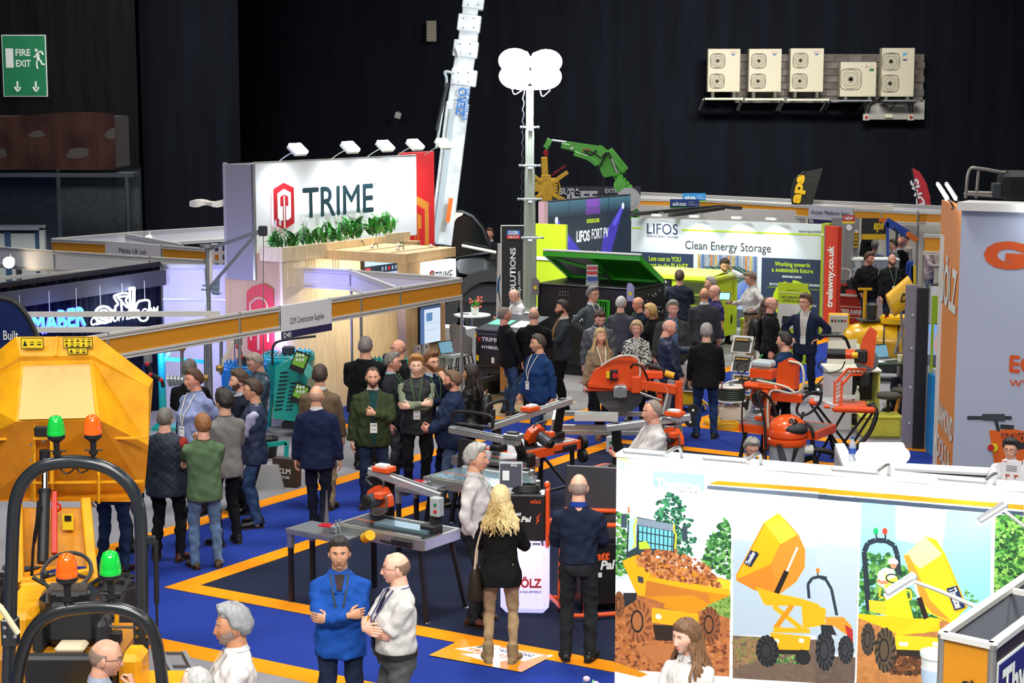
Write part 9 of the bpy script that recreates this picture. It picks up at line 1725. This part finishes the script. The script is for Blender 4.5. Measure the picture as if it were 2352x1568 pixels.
# MIXER STAND CONTENTS
TQ=mat('#16a89c',.35,0,'metalrub',0,1,.3);TQB=mat('#0e7fc4',.4,0,'plain',0,1,.3)
def mixer(u,v,r_,h_,lab,m=TQ,Y=None,grill=True):
 q_=P(u,v,h_);t=thing('pan_mixer',lab,'mixer',(q_.x,q_.y+r_,0));b=MB();b.lathe([(r_*.96,h_-.62),(r_,h_-.1),(r_*1.03,h_-.08),(r_*1.03,h_-.04),(r_,h_-.02),(r_*.95,h_-.02),(r_*.9,h_-.5),(.001,h_-.55)],30);b.build('tub',m,t);b=MB()
 if grill:
  for k in range(11):x=-r_*.9+r_*1.8*k/10;w_=math.sqrt(max(.01,r_*r_-x*x))*.95;b.beam((x,-w_,h_-.01),(x,w_,h_-.01),.018,.03)
  for a in range(28):a_=2*math.pi*a/28;b.slab([(r_*math.cos(a_),r_*math.sin(a_),h_-.02),(r_*math.cos(a_+.2),r_*math.sin(a_+.2),h_-.02),(r_*.97*math.cos(a_+.1),r_*.97*math.sin(a_+.1),h_+.05)],(0,0,1),.012)
 b.tube([(r_*math.cos(a),r_*math.sin(a),h_)for a in[2*math.pi*i/26 for i in range(26)]],.015,6,closed=True);b.build('safety_grille',m,t,smooth=0)
 b=MB()
 for a in(.6,2.2,3.9,5.4):b.beam((r_*.8*math.cos(a),r_*.8*math.sin(a),h_-.6),(r_*math.cos(a),r_*math.sin(a),0),.05,.05)
 b.build('frame_legs',m,t,smooth=0);b=MB();b.box((0,0,h_+.06),(.2,.14,.14),b=.02);b.build('drive_box',M_DK,t);return t
mixer(655,822,.42,1.15,'turquoise round mixer with grille lid beside the plywood wall');mixer(552,845,.36,1.1,'blue and turquoise round mixer behind the scaffold tubes',TQB);mixer(890,838,.36,1.05,'turquoise mixer behind the big man in the black sweater')
t=thing('turquoise_screed_pump','slanted turquoise machine with louvred side and leaflet holders','machine',P(640,1010,0)+Vector((.0,.2,0)),-8);b=MB();b.slab([(-.12,0,.3),(.32,0,.25),(.46,0,.95),(.2,0,1.25),(-.06,0,1.12)],(0,1,0),.55);b.build('side_cover',TQ,t);b=MB()
for k in range(10):b.box((-.02+.012*k,-.006,.45+.065*k),(.13,.012,.02),Matrix.Rotation(-.12,3,'Y'))
for k in range(8):b.box((.15+.012*k,-.006,.45+.06*k),(.11,.012,.018),Matrix.Rotation(-.12,3,'Y'))
b.build('louvres',mat('#0a1c1a',.6),t,smooth=0);b=MB();b.tube([(-.1,-.02,1.15),(-.08,-.02,1.45),(.1,-.02,1.55),(.6,-.02,1.62)],.02,6);b.box((.34,.2,.2),(.6,.5,.1));b.build('black_frame',M_BLK,t)
for k,z in enumerate((.72,1.22)):b=MB();R=Matrix.Rotation(-.2,3,'X')@Matrix.Rotation(.35,3,'Y');b.box((.36,-.1,z),(.24,.02,.32),R);b.box((.37,-.114,z+.03),(.2,.006,.2),R,mi=1);[b.box((.32+.05*i,-.12,z-.03+.07*j),(.03,.004,.045),R,mi=2)for i in range(3)for j in range(3)];b.build('leaflet_holder',[M_BLK,mat('#7ab83a',.5),MW],t,smooth=0)
tyre(t,(.45,-.1,.24),.24,.14,lugs=0)
t=thing('black_hopper','large open black steel hopper tipped beside the turquoise machine','hopper',P(770,905,0)+Vector((0,.3,0)),-10);b=MB();b.slab([(-.3,0,.9),(.05,0,.75),(.5,0,1.25),(.1,.0,1.52),(-.1,0,1.58)],(0,1,0),.06);b.slab([(-.28,0.05,1.0),(-.08,.05,1.56),(.5,.65,1.6),(.4,.65,1.05)],(0,0,1),.02);b.slab([(.1,.05,1.5),(.62,.1,1.5),(.75,.5,1.15),(.2,.6,1.12)],(0,0,1),.02);b.box((.2,.3,.4),(.7,.6,.7),b=.03);b.build('hopper_body',mat('#1e1f22',.35),t);bolt(t,[(-.1,-.01,1.1),(0,-.01,1.0),(.1,-.01,.95)],.02)
t=thing('scaffold_frame','galvanised scaffold tube frame with brass couplers behind the men','scaffold',(0,0,0));Yf=25.6;s_=lambda u,v,dy=0:D(u,v,Yf+dy)
for pa_,pc_ in(((418,806),(418,1010)),((472,775),(472,1010)),((508,772),(508,860)),((333,812),(422,800)),((410,790),(560,773))):b=MB();b.cyl(s_(*pa_),s_(*pc_),.026,n=10);b.build('tube',M_GALV,t)
for u,v in((418,798),(472,780),(508,775),(505,845),(473,868)):b=MB();b.box(s_(u,v,-.03),(.11,.1,.1),b=.02);b.cyl(s_(u-6,v,-.08),s_(u+6,v,-.08),.02);b.build('coupler',mat('#a98a4a',.35,.7),t)
b=MB();b.beam(s_(534,785),s_(507,840),.04,.05);b.build('cream_arm',mat('#d8d0bc',.5),t,smooth=0)
for sgn,(u,v)in((0,(340,850)),(1,(548,810))):
 h_=thing('tube_hoist','rope hoist with red knobs hanging from the %s end of the scaffold tube'%('left' if not sgn else 'right'),'hoist',s_(u,v,-.1));b=MB();b.box((0,0,.18),(.12,.08,.16),b=.02,mi=1)
 for p_,q_ in(((0,0,.12),(.04,0,-.06)),((.04,0,-.06),(.2,0,-.14)),((.2,0,-.14),(.22,0,-.26))):b.beam(p_,q_,.05,.05,b=.01)
 b.build('lever_arm',[M_BLK,M_GALV],h_);b=MB();[b.ell(p_,(.035,.035,.035))for p_ in((.0,-.05,.1),(.04,-.05,-.06),(.2,-.05,-.14))];b.build('red_knob',mat('#c42824',.3),h_)
 if not sgn:b=MB();[b.cyl((.3+.05*k,-.02,-.16),(.34+.05*k,-.02,-.15),.09-.008*k,n=16)for k in range(5)];b.build('winch_drum',M_GALV,h_)
 b=MB();b.cyl((-.06,0,.1),(-.05,0,-1.2),.008,n=5);b.build('blue_rope',mat('#2a62c0',.6),h_)
b=MB();b.cyl((0,0,0),(0,0,1.6),.06);b.beam((0,0,1.15),(.7,.1,1.08),.06,.06);b.beam((.05,0,1.1),(.35,0,1.65),.05,.05);b.box((.1,0,.03),(.5,.4,.06));tag(b.build('steel_stand',TQ,loc=P(375,985,0)),'turquoise upright frame post just right of the yellow skip','frame')
t=thing('paper_bag','brown paper carrier bag with white print on the floor by the suited man','bag',P(655,1120,0),-20);b=MB();b.slab([(-.17,0,0),(.17,0,0),(.19,0,.4),(-.19,0,.4)],(0,1,0),.14);b.build('bag_body',mat('#3a2c22',.8),t,smooth=0);text('CLM',.07,MW,t,(-.1,-.004,.2),bold=.03);text('SUPPLIES',.035,MW,t,(-.12,-.004,.13),bold=.02)
b=MB();b.slab([(-.2,0,0),(.2,0,0),(.12,.1,.32),(-.12,.1,.32)],(0,1,0),.25);tag(b.build('grey_step',mat('#8a8a8c',.5),loc=P(618,1125,0),smooth=0),'grey wedge shaped step beside the brown paper bag','step');b=MB();b.lathe([(.12,0),(.16,.3),(.17,.3),(.15,.28),(.001,.05)],18);tag(b.build('black_bucket',M_BLK,loc=P(616,1050,0)),'black bucket behind the man in the navy gilet','bucket')
b=MB();b.beam((0,0,.34),(.3,0,.38),.06,.06);b.beam((.3,0,.38),(.28,0,.0),.06,.06);b.beam((0,0,.34),(-.02,0,0),.06,.06);tag(b.build('turquoise_bar',TQ,loc=P(612,1075,0),smooth=0),'low turquoise bracket on the floor beside the black bucket','frame')
rm=thing('access_ramp','narrow metal ramp leaning beside the nearest dumper','ramp',D(372,1500,12.3));b=MB()
for dx in(0,.16):b.beam((dx,0,0),(dx+.42,-.7,-.35),.03,.05)
for k in range(6):b.beam((.07*k,-.12*k,-.06*k),(.16+.07*k,-.12*k,-.06*k),.02,.02)
b.build('ramp_frame',mat('#5a5c60',.4,.4),rm,smooth=0)
pf=potplant(D(1357,1655,13.0),1.35,'purple and white flowers peeping up at the bottom edge',LM[1],mat('#b8a0b4',.5),mat('#e8e6e0',.5),7,30)
# THE PEOPLE
def H(k,c='#3a2a1c'):return(k,c)
SH,SW,JK,CT,BZ,FL_,BL,TE='shirt','sweater','jacket','coat','blazer','fleece','blouse','tee'
GY,WHT,BKH,LAN='#8f8c86','#e3dedb','#1e1917','#e4dccb'
BK='#17181b';NV='#1b2338';DN='#2f4768';S1_,S2_,S3_='#d39a7c','#dca68c','#b8805e'
PP=person
PP('bald man with glasses and navy top, hand at his mouth, before the roll bar',240,1468,1.76,95,(SW,'#222c46'),hair=H('bald','#8a7264'),skin='#d19a80',L='down',Rr='chin',glasses=1,collar='#9aa3b4',nod=8)
PP('grey haired head just showing at the bottom edge left of the white shirt',445,1534,1.7,-100,(SW,'#3a3f4c'),hair=H('thin','#a9a6a4'),skin='#d8a898')
PP('grey haired man in a white shirt at bottom left, facing left',527,1395,1.88,-75,(SH,'#e6e1de'),hair=H('full','#8c8d8e'),skin=S3_,L='hold',Rr='down',fat=.03,collar='#e6e1de',lany='#c9c3bc',beard=('#a08a80',.001))
PP('man in a bright blue jacket facing us with folded arms',779,1238,1.76,4,(JK,'#1b4b9c'),NV,hair=H('short','#2b2724'),skin='#b98768',L='cross',Rr='cross2',openm=1,lany='#242a20',collar='#2c4a8a',inner=('#3a2f30',1.38,.05),lapel='#1b4b9c',fat=.012)
PP('bald man in a white short sleeved shirt and dark tie, arms folded',905,1271,1.75,-68,(SH,'#dfdbd7'),'#4c4d4e',hair=H('bald','#7a5f4c'),skin='#dba48c',short=True,L='cross',Rr='cross2',glasses=1,fat=.04,collar='#dfdbd7',tie='#23253c',belt='#15130f',lany='#34306a',look=-14)
PP('young woman with long brown hair and a white top by the posters',1580,1424,1.66,-32,(BL,'#e9e4e0'),hair=H('long','#6a4a30'),skin='#dfae96',fem=1,L='holdlow',Rr='holdlow',lany='#e0d4c0',collar='#e9e4e0',look=-22,nod=6,hcol2='#7a5638')
PP('grey haired man in a white shirt, hands in pockets, at centre',1098,1024,1.84,78,(SH,'#e2dcda'),'#22262a','#5a3018',H('full','#a8a69e'),S1_,'pocket','pocket',collar='#e2dcda',lany='#cfc6b8',hem=.93,fat=.01)
hb_=PP('woman with curly blonde hair, black jumper and tan trousers seen from behind',1150,1116,1.70,176,(SW,'#141513'),'#a58a66','#8d7a58',H('long','#dcc48c'),'#e0b096','hold','hold',fem=1,fat=.015,lkind='tight',boots='#7a6a4d',hcol2='#bfa36a',stance=.12,curl=.03,spread=1.6)
PP('bald man in a navy shirt seen from behind beside the glowing plinth',1330,1089,1.8,172,(SH,'#1c2436'),'#26282a','#15130f',H('bald','#a08878'),S2_,'holdlow','holdlow',collar='#1f3a8a',hem=.95)
PP('man with ginger hair in a green sweater and jeans, seen from behind',465,952,1.76,-160,(SW,'#566f50'),'#5d789c','#4b3a28',H('short','#8a5a34'),S2_,'chin','cross',lkind='denim',lany='#1f2320',fat=.01,stance=.13)
PP('balding man in a quilted navy gilet seen from behind',380,937,1.78,172,(SW,'#8c2d24'),BK,'#5a2c1c',H('receding','#6a645e'),S2_,'holdlow','holdlow',vest=('quilt','#1c2735'),fat=.03,stance=.14)
PP('dark haired man in a grey blazer and black trousers',512,897,1.86,-140,(BZ,'#7a7876','tweed'),'#15171b','#121212',H('quiff','#241e1b'),S2_,'holdlow','holdlow',lany='#23351f',hem=.8,stance=.12)
PP('man in a navy gilet over lilac sleeves with glasses, facing left',577,873,1.84,-85,(SH,'#a9a8c6'),'#33496b','#15130f',H('short','#3f2d20'),S1_,'cross','holdlow',vest=('v','#1f2c48'),glasses=1,lkind='denim',lany='#2f4a28')
PP('brown haired man in a dark navy sweater between the gilet and striped shirt',545,853,1.84,-72,(SW,'#171c2a'),BK,hair=H('full','#4a3423'),skin=S2_,L='cross',Rr='cross',collar='#c4c9d4',beard=('#5a4232',.001))
PP('stout man in a pale blue shirt with a white lanyard and badge',443,850,1.86,-38,(SH,'#8a95bd'),'#2a3040',hair=H('short','#5a3a2a'),skin='#d8967c',L='back',Rr='back',fat=.04,collar='#6478a8',lany=LAN,badge=1,look=-18)
PP('man in a black jumper behind the blue shirted man, seen from behind',436,828,1.84,175,(SW,'#141416'),hair=H('short','#6a625c'),L='hold',Rr='hold')
PP('older man in a green grey waterproof jacket looking down',578,808,1.84,-55,(CT,'#2d4454'),hair=H('short','#a39484'),skin='#cf9a84',L='hold',Rr='hold',nod=28,glasses=1,lean=8)
PP('man in blue jeans mostly hidden behind the yellow skip',252,955,1.78,170,(SW,NV),'#243652','#2a211a',H('short'),lkind='denim',stance=.13)
PP('man in dark trousers hidden behind the yellow skip, farther back',300,930,1.74,-120,(SW,BK),'#2c2c30',hair=H('short'))
PP('bald man in a navy suit walking away at left of centre',727,886,1.8,178,(BZ,'#1a2340'),'#161b2b','#17130f',H('bald','#c09880'),S1_,'down','down',walk=.45,collar='#e4e4e6',hem=.74,fat=.012)
PP('man in a brown tweed jacket seen from behind beyond the navy suit',735,840,1.88,176,(BZ,'#6a5a46','tweed'),'#8a785c','#3a2a20',H('short','#3f3028'),S1_,'downf','downf',collar='#dfe3ea',hem=.76)
PP('very large man in a black sweater seen from behind by the post',840,776,1.9,172,(SW,'#131415'),BK,hair=H('short','#77716b'),skin=S1_,fat=.09,L='hold',Rr='holdlow',lany=LAN)
PP('bald man with glasses in a black zip top beside the potted plant',912,781,1.84,-62,(FL_,'#18191b'),hair=H('bald','#a88470'),skin='#d99a80',glasses=1,lany='#4a8a3a')
PP('bearded balding man in a dark green cord jacket, hand on chest',856,845,1.84,6,(JK,'#353f26'),'#222c44',hair=H('receding','#4a382c'),skin='#d49c80',L='chest',Rr='down',inner=('#173c3c',.84,.055),beard=('#4a382c',.004),lapel='#323b24',lany='#23282a',badge=1,collar='#e4e4e6',fat=.02)
PP('man with glasses in a dark grey coat looking right past the young man',905,811,1.82,78,(JK,'#25282c'),'#3a3a3e',hair=H('short','#76706a'),skin='#d79a84',glasses=1,lany='#5a9a4a',collar='#8fa0b8',L='downf')
PP('smiling young man with ginger hair, black padded gilet and folded arms',956,819,1.86,4,(SW,'#7d8670'),'#131417','#141210',H('quiff','#a8743c'),'#e4b49a','cross','cross2',vest=('v','#1a1c1e'),smile=1,badge=1,lany='#3a5a2a')
PP('bearded man in a navy top with clear glasses, hand on chin',993,811,1.84,38,(SW,'#171f34'),NV,hair=H('full','#6a4526'),skin='#dca588',L='chin',Rr='cross',glasses=1,beard=('#8a5a34',.004),lany='#4a6a3a',badge=1,collar='#aab4c4')
PP('stocky bearded man in a navy coat facing left, beside the backpack',1036,853,1.78,-92,(JK,'#222d48'),'#43536e',hair=H('short','#6a4f3a'),skin='#cf8f78',L='holdlow',Rr='holdlow',beard=('#5a4230',.004),fat=.035,lkind='denim',collar='#222d48')
bk1=PP('woman with long dark hair in black carrying a black backpack',1078,838,1.7,-105,(CT,'#1a1a19'),'#1b1b1e',hair=H('long','#2a1f1a'),skin='#c48f74',fem=1,L='holdlow',Rr='downf')
pb1=PP('man in a black sweater and jeans holding a brown paper bag',1171,705,1.82,110,(SW,'#161719'),'#33486a','#2a2620',H('buzz','#77685c'),'#cf9078','bag','downf',glasses=1,lkind='denim',stance=.13,lean=6)
PP('bald man in a black jacket seen from behind at the light tower foot',1226,706,1.82,178,(JK,'#141516'),'#18181b',hair=H('bald','#b08c74'),skin=S1_,L='hold',Rr='hold',lany='#6a9a5a',fat=.03)
PP('bald man in a white shirt looking down behind the mast',1186,661,1.72,-60,(SH,'#e8e8ea'),hair=H('bald','#b08c7c'),skin='#dda892',nod=25,L='hold',Rr='hold',collar='#e8e8ea')
PP('man in a navy fleece with lanyard striding left past the table saws',1234,770,1.8,-55,(FL_,'#1d3a68'),'#26406a','#6a4020',H('short','#4a4038'),S1_,'downb','downf',walk=.75,lany=LAN,badge=1,fat=.02,lkind='denim',look=-20)
PP('dark bearded man in a charcoal sweater holding up a pen, facing left',1290,691,1.86,-80,(SW,'#33383c'),'#121316','#15130f',H('short','#2d211b'),'#cf9076','hold','pen',collar='#e8e8ea',lany='#e0a04a',beard=('#3a2a22',.002),stance=.12)
PP('tall grey haired man in a grey sweater, hands on hips, by the generator',1364,660,1.9,42,(SW,'#4a5256'),BK,hair=H('full','#6a6864'),skin=S1_,L='downf',Rr='hips',glasses=1,collar='#e8e8ea',lany=LAN)
PP('young man in a grey waterproof looking down beside the blonde woman',1376,709,1.82,14,(CT,'#4a4d50'),'#23242a',hair=H('short','#4a3629'),skin=S2_,nod=26,L='downf',Rr='down',collar='#2e3a3e',lany=LAN)
PP('blonde woman in a beige jacket walking towards us',1380,755,1.72,14,(JK,'#8f7d64'),'#17181c','#8a6a4a',H('long','#c0a070'),'#dca78c','downb','down',fem=1,inner=('#a28a6c',.86,.05),lany='#ece6da',badge=1,walk=-.5,boots='#8a6038',hcol2='#a8875a',lkind='tight')
PP('grey haired man in a grey blazer with his back to us by the green grille',1428,681,1.8,150,(BZ,'#4a4c58'),BK,hair=H('receding','#b8b4b0'),skin='#dca48c',L='holdlow',Rr='holdlow',lany='#4a7a3a')
PP('bald man with glasses in a dark navy top by the generator corner',1464,683,1.74,-65,(FL_,'#172032'),hair=H('bald','#8a6a58'),skin='#d99478',glasses=1,lany='#4a7a3a')
PP('woman with a blonde bob in black facing left',1494,698,1.68,-80,(BZ,'#151517'),hair=H('bob','#c8a468'),skin='#dca58a',fem=1,nod=8,hcol2='#a88450')
PP('older woman with short fair curls in a black and white patterned coat',1462,739,1.66,-12,(CT,'#808080','print'),'#1a1a1d',hair=H('curlshort','#c0a27c'),skin='#dba58c',fem=1,fat=.02,glasses=1,inner=('#c9c6c0',.9,.05),L='holdlow',Rr='downf')
PP('elderly man in an open grey jacket over a blue shirt facing us',1546,693,1.86,4,(JK,'#3c3e3c'),'#23242c',hair=H('full','#8a8378'),skin='#d2988a',inner=('#54688c',.86,.07),fat=.035,collar='#54688c')
PP('bald man in a shiny navy coat pointing to the right',1542,733,1.8,92,(CT,'#1f2a44'),'#202632',hair=H('bald','#c89e8c'),skin='#e0a08a',L='point',Rr='downf',nod=18,fat=.015,lean=5)
PP('short haired man in a dark quilted jacket facing the lime cabinet',1561,622,1.82,172,(JK,'#262b38'),BK,hair=H('short','#4a3022'),skin=S1_,L='hold',Rr='hold',fat=.02)
PP('grey haired man peering into the open lime cabinet',1630,637,1.8,-75,(SW,'#253348'),BK,hair=H('short','#9a9690'),skin=S2_)
PP('bald man with glasses in a purple polo shirt by the lime cabinet door',1640,655,1.82,-70,(SH,'#35305c'),NV,hair=H('bald','#a08474'),skin='#dba28a',glasses=1,short=True,L='down',Rr='hold',fat=.03)
PP('bald man in a dark grey sweater seen from behind at the lime cabinet',1618,661,1.84,178,(SW,'#3d4144'),BK,hair=H('bald','#b08468'),skin='#c98c6c',collar='#e8e8ea',L='downf',fat=.025)
PP('bearded man in a white shirt telephoning behind the lime cabinet',1663,593,1.86,10,(SH,'#e2e2e4'),hair=H('full','#33241c'),skin='#d8a286',L='phone',beard=('#3d2c22',.004),glasses=1,nod=20,collar='#e2e2e4')
ph_=PP('man in a white shirt and beige trousers looking at his phone',1726,624,1.84,-75,(SH,'#dcd8d2'),'#9a8468','#5a4a3a',H('short','#7a6450'),'#d29a80','hips','hold',glasses=1,nod=14,belt='#15130f',collar='#dcd8d2',fat=.02)
PP('grey haired man in a black sweater and blue jeans seen from behind',1623,744,1.8,174,(SW,'#17181a'),'#22365a','#15130f',H('short','#9a9794'),S2_,'downf','downf',lkind='denim',stance=.13,lany='#4a7a3a',fat=.02)
bk2=PP('woman with long curly brown hair in a black coat with a small backpack',1764,685,1.72,115,(CT,'#171719'),'#131316',hair=H('long','#4d382a'),skin='#d59e86',fem=1,fat=.04,L='holdlow',Rr='downf',hcol2='#5f4736',curl=.025,spread=1.3)
PP('bald man in black partly hidden behind the curly haired woman',1774,683,1.8,75,(JK,'#1c1b1e'),hair=H('bald','#a88474'),skin='#d59a84',glasses=1)
PP('smiling man in a navy suit with open white shirt and lanyard',1851,678,1.88,-22,(BZ,'#1f2940'),'#1b2133','#3a2416',H('quiff','#5a4434'),'#d8a088','hips','hips',glasses=1,smile=1,inner=('#e2ded6',.98,.075),lapel='#1f2940',lany='#d8ccc4',badge=1,look=-25,stance=.14,collar='#e2ded6')
PP('dark haired man in a navy fleece and black trousers walking away left',1799,764,1.8,-118,(FL_,'#1d3357'),'#17191d','#15130f',H('short','#2c2623'),S2_,'down','downf',walk=.6,lany='#5a9a4a')
PP('grey haired man in black with glasses bending his head behind the poster wall',1732,1004,1.55,8,(BZ,'#1d1c1f'),hair=H('full','#8f8a80'),skin='#cf947c',nod=34,lean=14,glasses=1,collar='#e8e8ea')
PP('man in a pale shirt with sunglasses on his bald head, facing left',1495,921,1.83,-72,(SH,'#dcd6d4'),'#23252a',hair=H('receding','#8a7a70'),skin='#d89a80',fat=.045,collar='#dcd6d4',lany='#d8d2cc',L='holdlow',Rr='hold')
PP('man in a white shirt and glasses leaning over the counter at far right',2314,1008,1.55,-28,(SH,'#e6e4e6'),hair=H('full','#1d1a19'),skin='#d29c7e',nod=26,lean=22,glasses=1,L='table',Rr='table',collar='#e6e4e6')
PP('brown haired man in a black jacket and jeans by the red counter',1996,580,1.86,25,(JK,'#1b1b1c'),'#36486a','#26221e',H('full','#5a3f2c'),'#cf927a','downb','pocket',lkind='denim',fat=.02,nod=8,look=12)
PP('bald bearded man in a black jacket with a white badge',2050,584,1.84,4,(JK,'#18191c'),'#1c2436','#26221e',H('bald','#9a7a68'),'#cf9880','hips','downf',beard=('#5a4030',.006),lany='#4a6a4a',badge=1,fat=.03)
PP('tall bald man in a black gilet inside the access platform stand',1996,506,1.84,-60,(SW,'#1c1d1e'),BK,hair=H('bald','#c49880'),skin=S1_,nod=10,z0=.3)
b=MB();b.box((0,0,.15),(1.2,.8,.29),b=.01);q=P(1996,506,2.14);tag(b.build('stage_block',M_DK,loc=(q.x,q.y,0)),'low dark block under the tall bald man in the access stand','platform')
PP('grey haired man stooping over a glass case in the access stand',2011,549,1.66,165,(SH,'#a9b0bc'),BK,hair=H('full','#77706a'),lean=18)
PP('man in a grey sweater facing left in the access stand',2050,551,1.82,-75,(SW,'#5a5a5c'),BK,hair=H('short','#3a2c24'),skin=S1_,collar='#d8dce0')
PP('man in black with white collar seen from behind in the access stand',2066,546,1.84,-150,(SW,'#161618'),'#1c1e24',hair=H('bald','#b08070'),skin='#d08a74',collar='#e8e8ea')
PP('man in a beige sweater at the far right of the access stand group',2081,535,1.86,-80,(SW,'#9a9086'),BK,hair=H('short','#4a382c'),skin=S2_,nod=16)
PP('man in navy seen from behind between the red wall and mast',1938,543,1.8,175,(SW,'#222c4c'),BK,hair=H('short','#4a3a30'),skin=S1_)
PP('man in a pale pink shirt and grey jeans reading a tablet',2136,548,1.84,62,(SH,'#cdb9b4'),'#6f7684',hair=H('short','#5a4636'),skin='#d8a48c',L='hold',Rr='hold',nod=20,lkind='denim')
PP('dark haired man in a suit sitting beyond the crane cab',1124,525,2.0,-15,(BZ,'#1c1c20'),hair=H('short','#4a3020'),skin='#c88a74',inner=('#b8bcc8',1.1,.05),collar='#b8bcc8')
PP('man in navy at the right edge behind the pink shirted man',2152,652,1.5,-50,(SW,'#262e44'),BK,hair=H('short','#3a3028'),L='hold',Rr='hold')
PP('seated man with an olive sleeve behind the grey wall end',2095,830,1.78,-60,(SW,'#43442e'),'#1c222c',hair=H('short'),L='holdlow',Rr='down',lean=6,seat=True,xy=(6.92,29.3))
# things they carry
def carried(per,name,label,cat,local,build):
 root,inf=per;a=root.rotation_euler.z;k=root.scale.z;R=Matrix.Rotation(a,3,'Z');t=thing(name,label,cat,root.location+R@(Vector(local)*k),math.degrees(a));build(t);return t
def paperbag(t,c1='#b98a54',c2='#d8b488'):
 b=MB();b.slab([(-.17,-.06,-.46),(.17,-.06,-.46),(.17,-.06,-.04),(-.17,-.06,-.04)],(0,1,0),.13);b.build('bag_body',mat(c1,.75,0,'cloth'),t,smooth=0);b=MB();b.slab([(-.172,-.06,-.46),(-.172,.07,-.46),(-.172,.07,-.04),(-.172,.0,-.10),(-.172,-.06,-.04)],(-1,0,0),.004);b.build('bag_side',mat(c2,.75),t,smooth=0)
 for y in(-.055,.065):b=MB();b.tube([(-.07,y,-.05),(-.05,y*.5,.03),(.05,y*.5,.03),(.07,y,-.05)],.006,6);b.build('handle',mat(c2,.6),t)
carried(pb1,'paper_bag','brown paper carrier bag held low by the man in black beside the mast','bag',(.26,-.07,.80),paperbag)
def rucksack(t):
 b=MB();RR=[]
 for z,w_,d_ in((-.2,.11,.05),(-.18,.14,.07),(0,.145,.08),(.13,.12,.07),(.2,.07,.04)):RR.append(ring((0,.09,z),w_,d_,16,.7))
 b.rings(RR);b.rings([ring((0,.17,z),w_,.03,12,.7)for z,w_ in((-.16,.09),(-.05,.1),(.0,.08))]);b.build('backpack_body',mat('#1a1918',.45,0,'cloth'),t,smooth=60);b=MB()
 for x in(-.09,.09):b.tube([(x,.06,-.16),(x*1.3,.0,-.1),(x*1.25,-.0,.12),(x,.05,.2)],.012,6,flat=.4)
 b.build('strap',mat('#1a1918',.5),t);b=MB();b.tube([(-.04,.09,.2),(-.03,.09,.25),(.03,.09,.25),(.04,.09,.2)],.008,6);b.build('carry_loop',mat('#7a4a2c',.5),t)
carried(bk1,'backpack','black leather backpack with brown loop on the dark haired woman','backpack',(0,.14,1.16),rucksack);carried(bk2,'backpack','small black backpack on the curly haired woman','backpack',(0,.17,1.2),rucksack)
def handbag(t):
 b=MB();b.rings([ring((0,0,z),w_,d_,14,.6)for z,w_,d_ in((-.30,.07,.16),(-.27,.075,.17),(-.05,.05,.14),(.0,.02,.12))]);b.build('bag_body',mat('#2a221c',.5,0,'tweed'),t,smooth=50);b=MB();b.tube([(0,-.1,-.02),(-.02,-.1,.2),(-.08,-.04,.42),(-.12,.02,.5),(-.08,.08,.42),(-.02,.1,.2),(0,.1,-.02)],.014,6,flat=.5);b.build('strap',mat('#c9b294',.6),t)
carried(hb_,'handbag','dark brown patterned handbag on the shoulder of the blonde curly haired woman','bag',(.245,.02,.98),handbag)
def phone(t):b=MB();b.box((0,0,0),(.08,.16,.012),Matrix.Rotation(.3,3,'X'),b=.003);b.build('phone_body',M_DK,t)
carried(ph_,'mobile_phone','dark mobile phone in the hand of the man in beige trousers','phone',(-.1,-.44,1.18),phone)
carried((PEOPLE[(1546,693)],0),'paper_bag','white paper carrier bag hanging beside the pointing bald man','bag',(.28,-.06,.80),lambda t:paperbag(t,'#c9c2c0','#ded8d6'))
t=thing('tablet','pale blue glowing tablet screen by the open lime cabinet','tablet',D(1665,680,35.2),-20);b=MB();b.box((0,0,0),(.24,.02,.17),Matrix.Rotation(-.4,3,'X'),b=.004);b.box((0,-.012,0),(.21,.008,.14),Matrix.Rotation(-.4,3,'X'),mi=1);b.build('tablet_body',[M_DK,mat('#8fd0e0',.3,0,'plain',.8)],t)
gcz=thing('glass_case','clear glass display case in front of the stooping man','display case',D(2005,690,42));gcz.location.z=0;b=MB();b.box((0,0,.45),(.9,.5,.9),b=.01);b.build('case_base',mat('#bdb8b4',.5),gcz);b=MB();b.box((0,0,1.15),(1.1,.5,.5));b.build('glass_box',glass('#cfd8dc',.25),gcz,smooth=0);b=MB();b.box((0,0,1.42),(1.14,.54,.03));b.build('case_lid',MW,gcz,smooth=0)
for k in range(3):b=MB();b.cyl((-.25+.12*k,-.1,.95),(-.22+.12*k,-.1,1.3),.03);b.build('tool',[M_BLK,mat('#c0242e',.4),M_BLK][k],gcz)
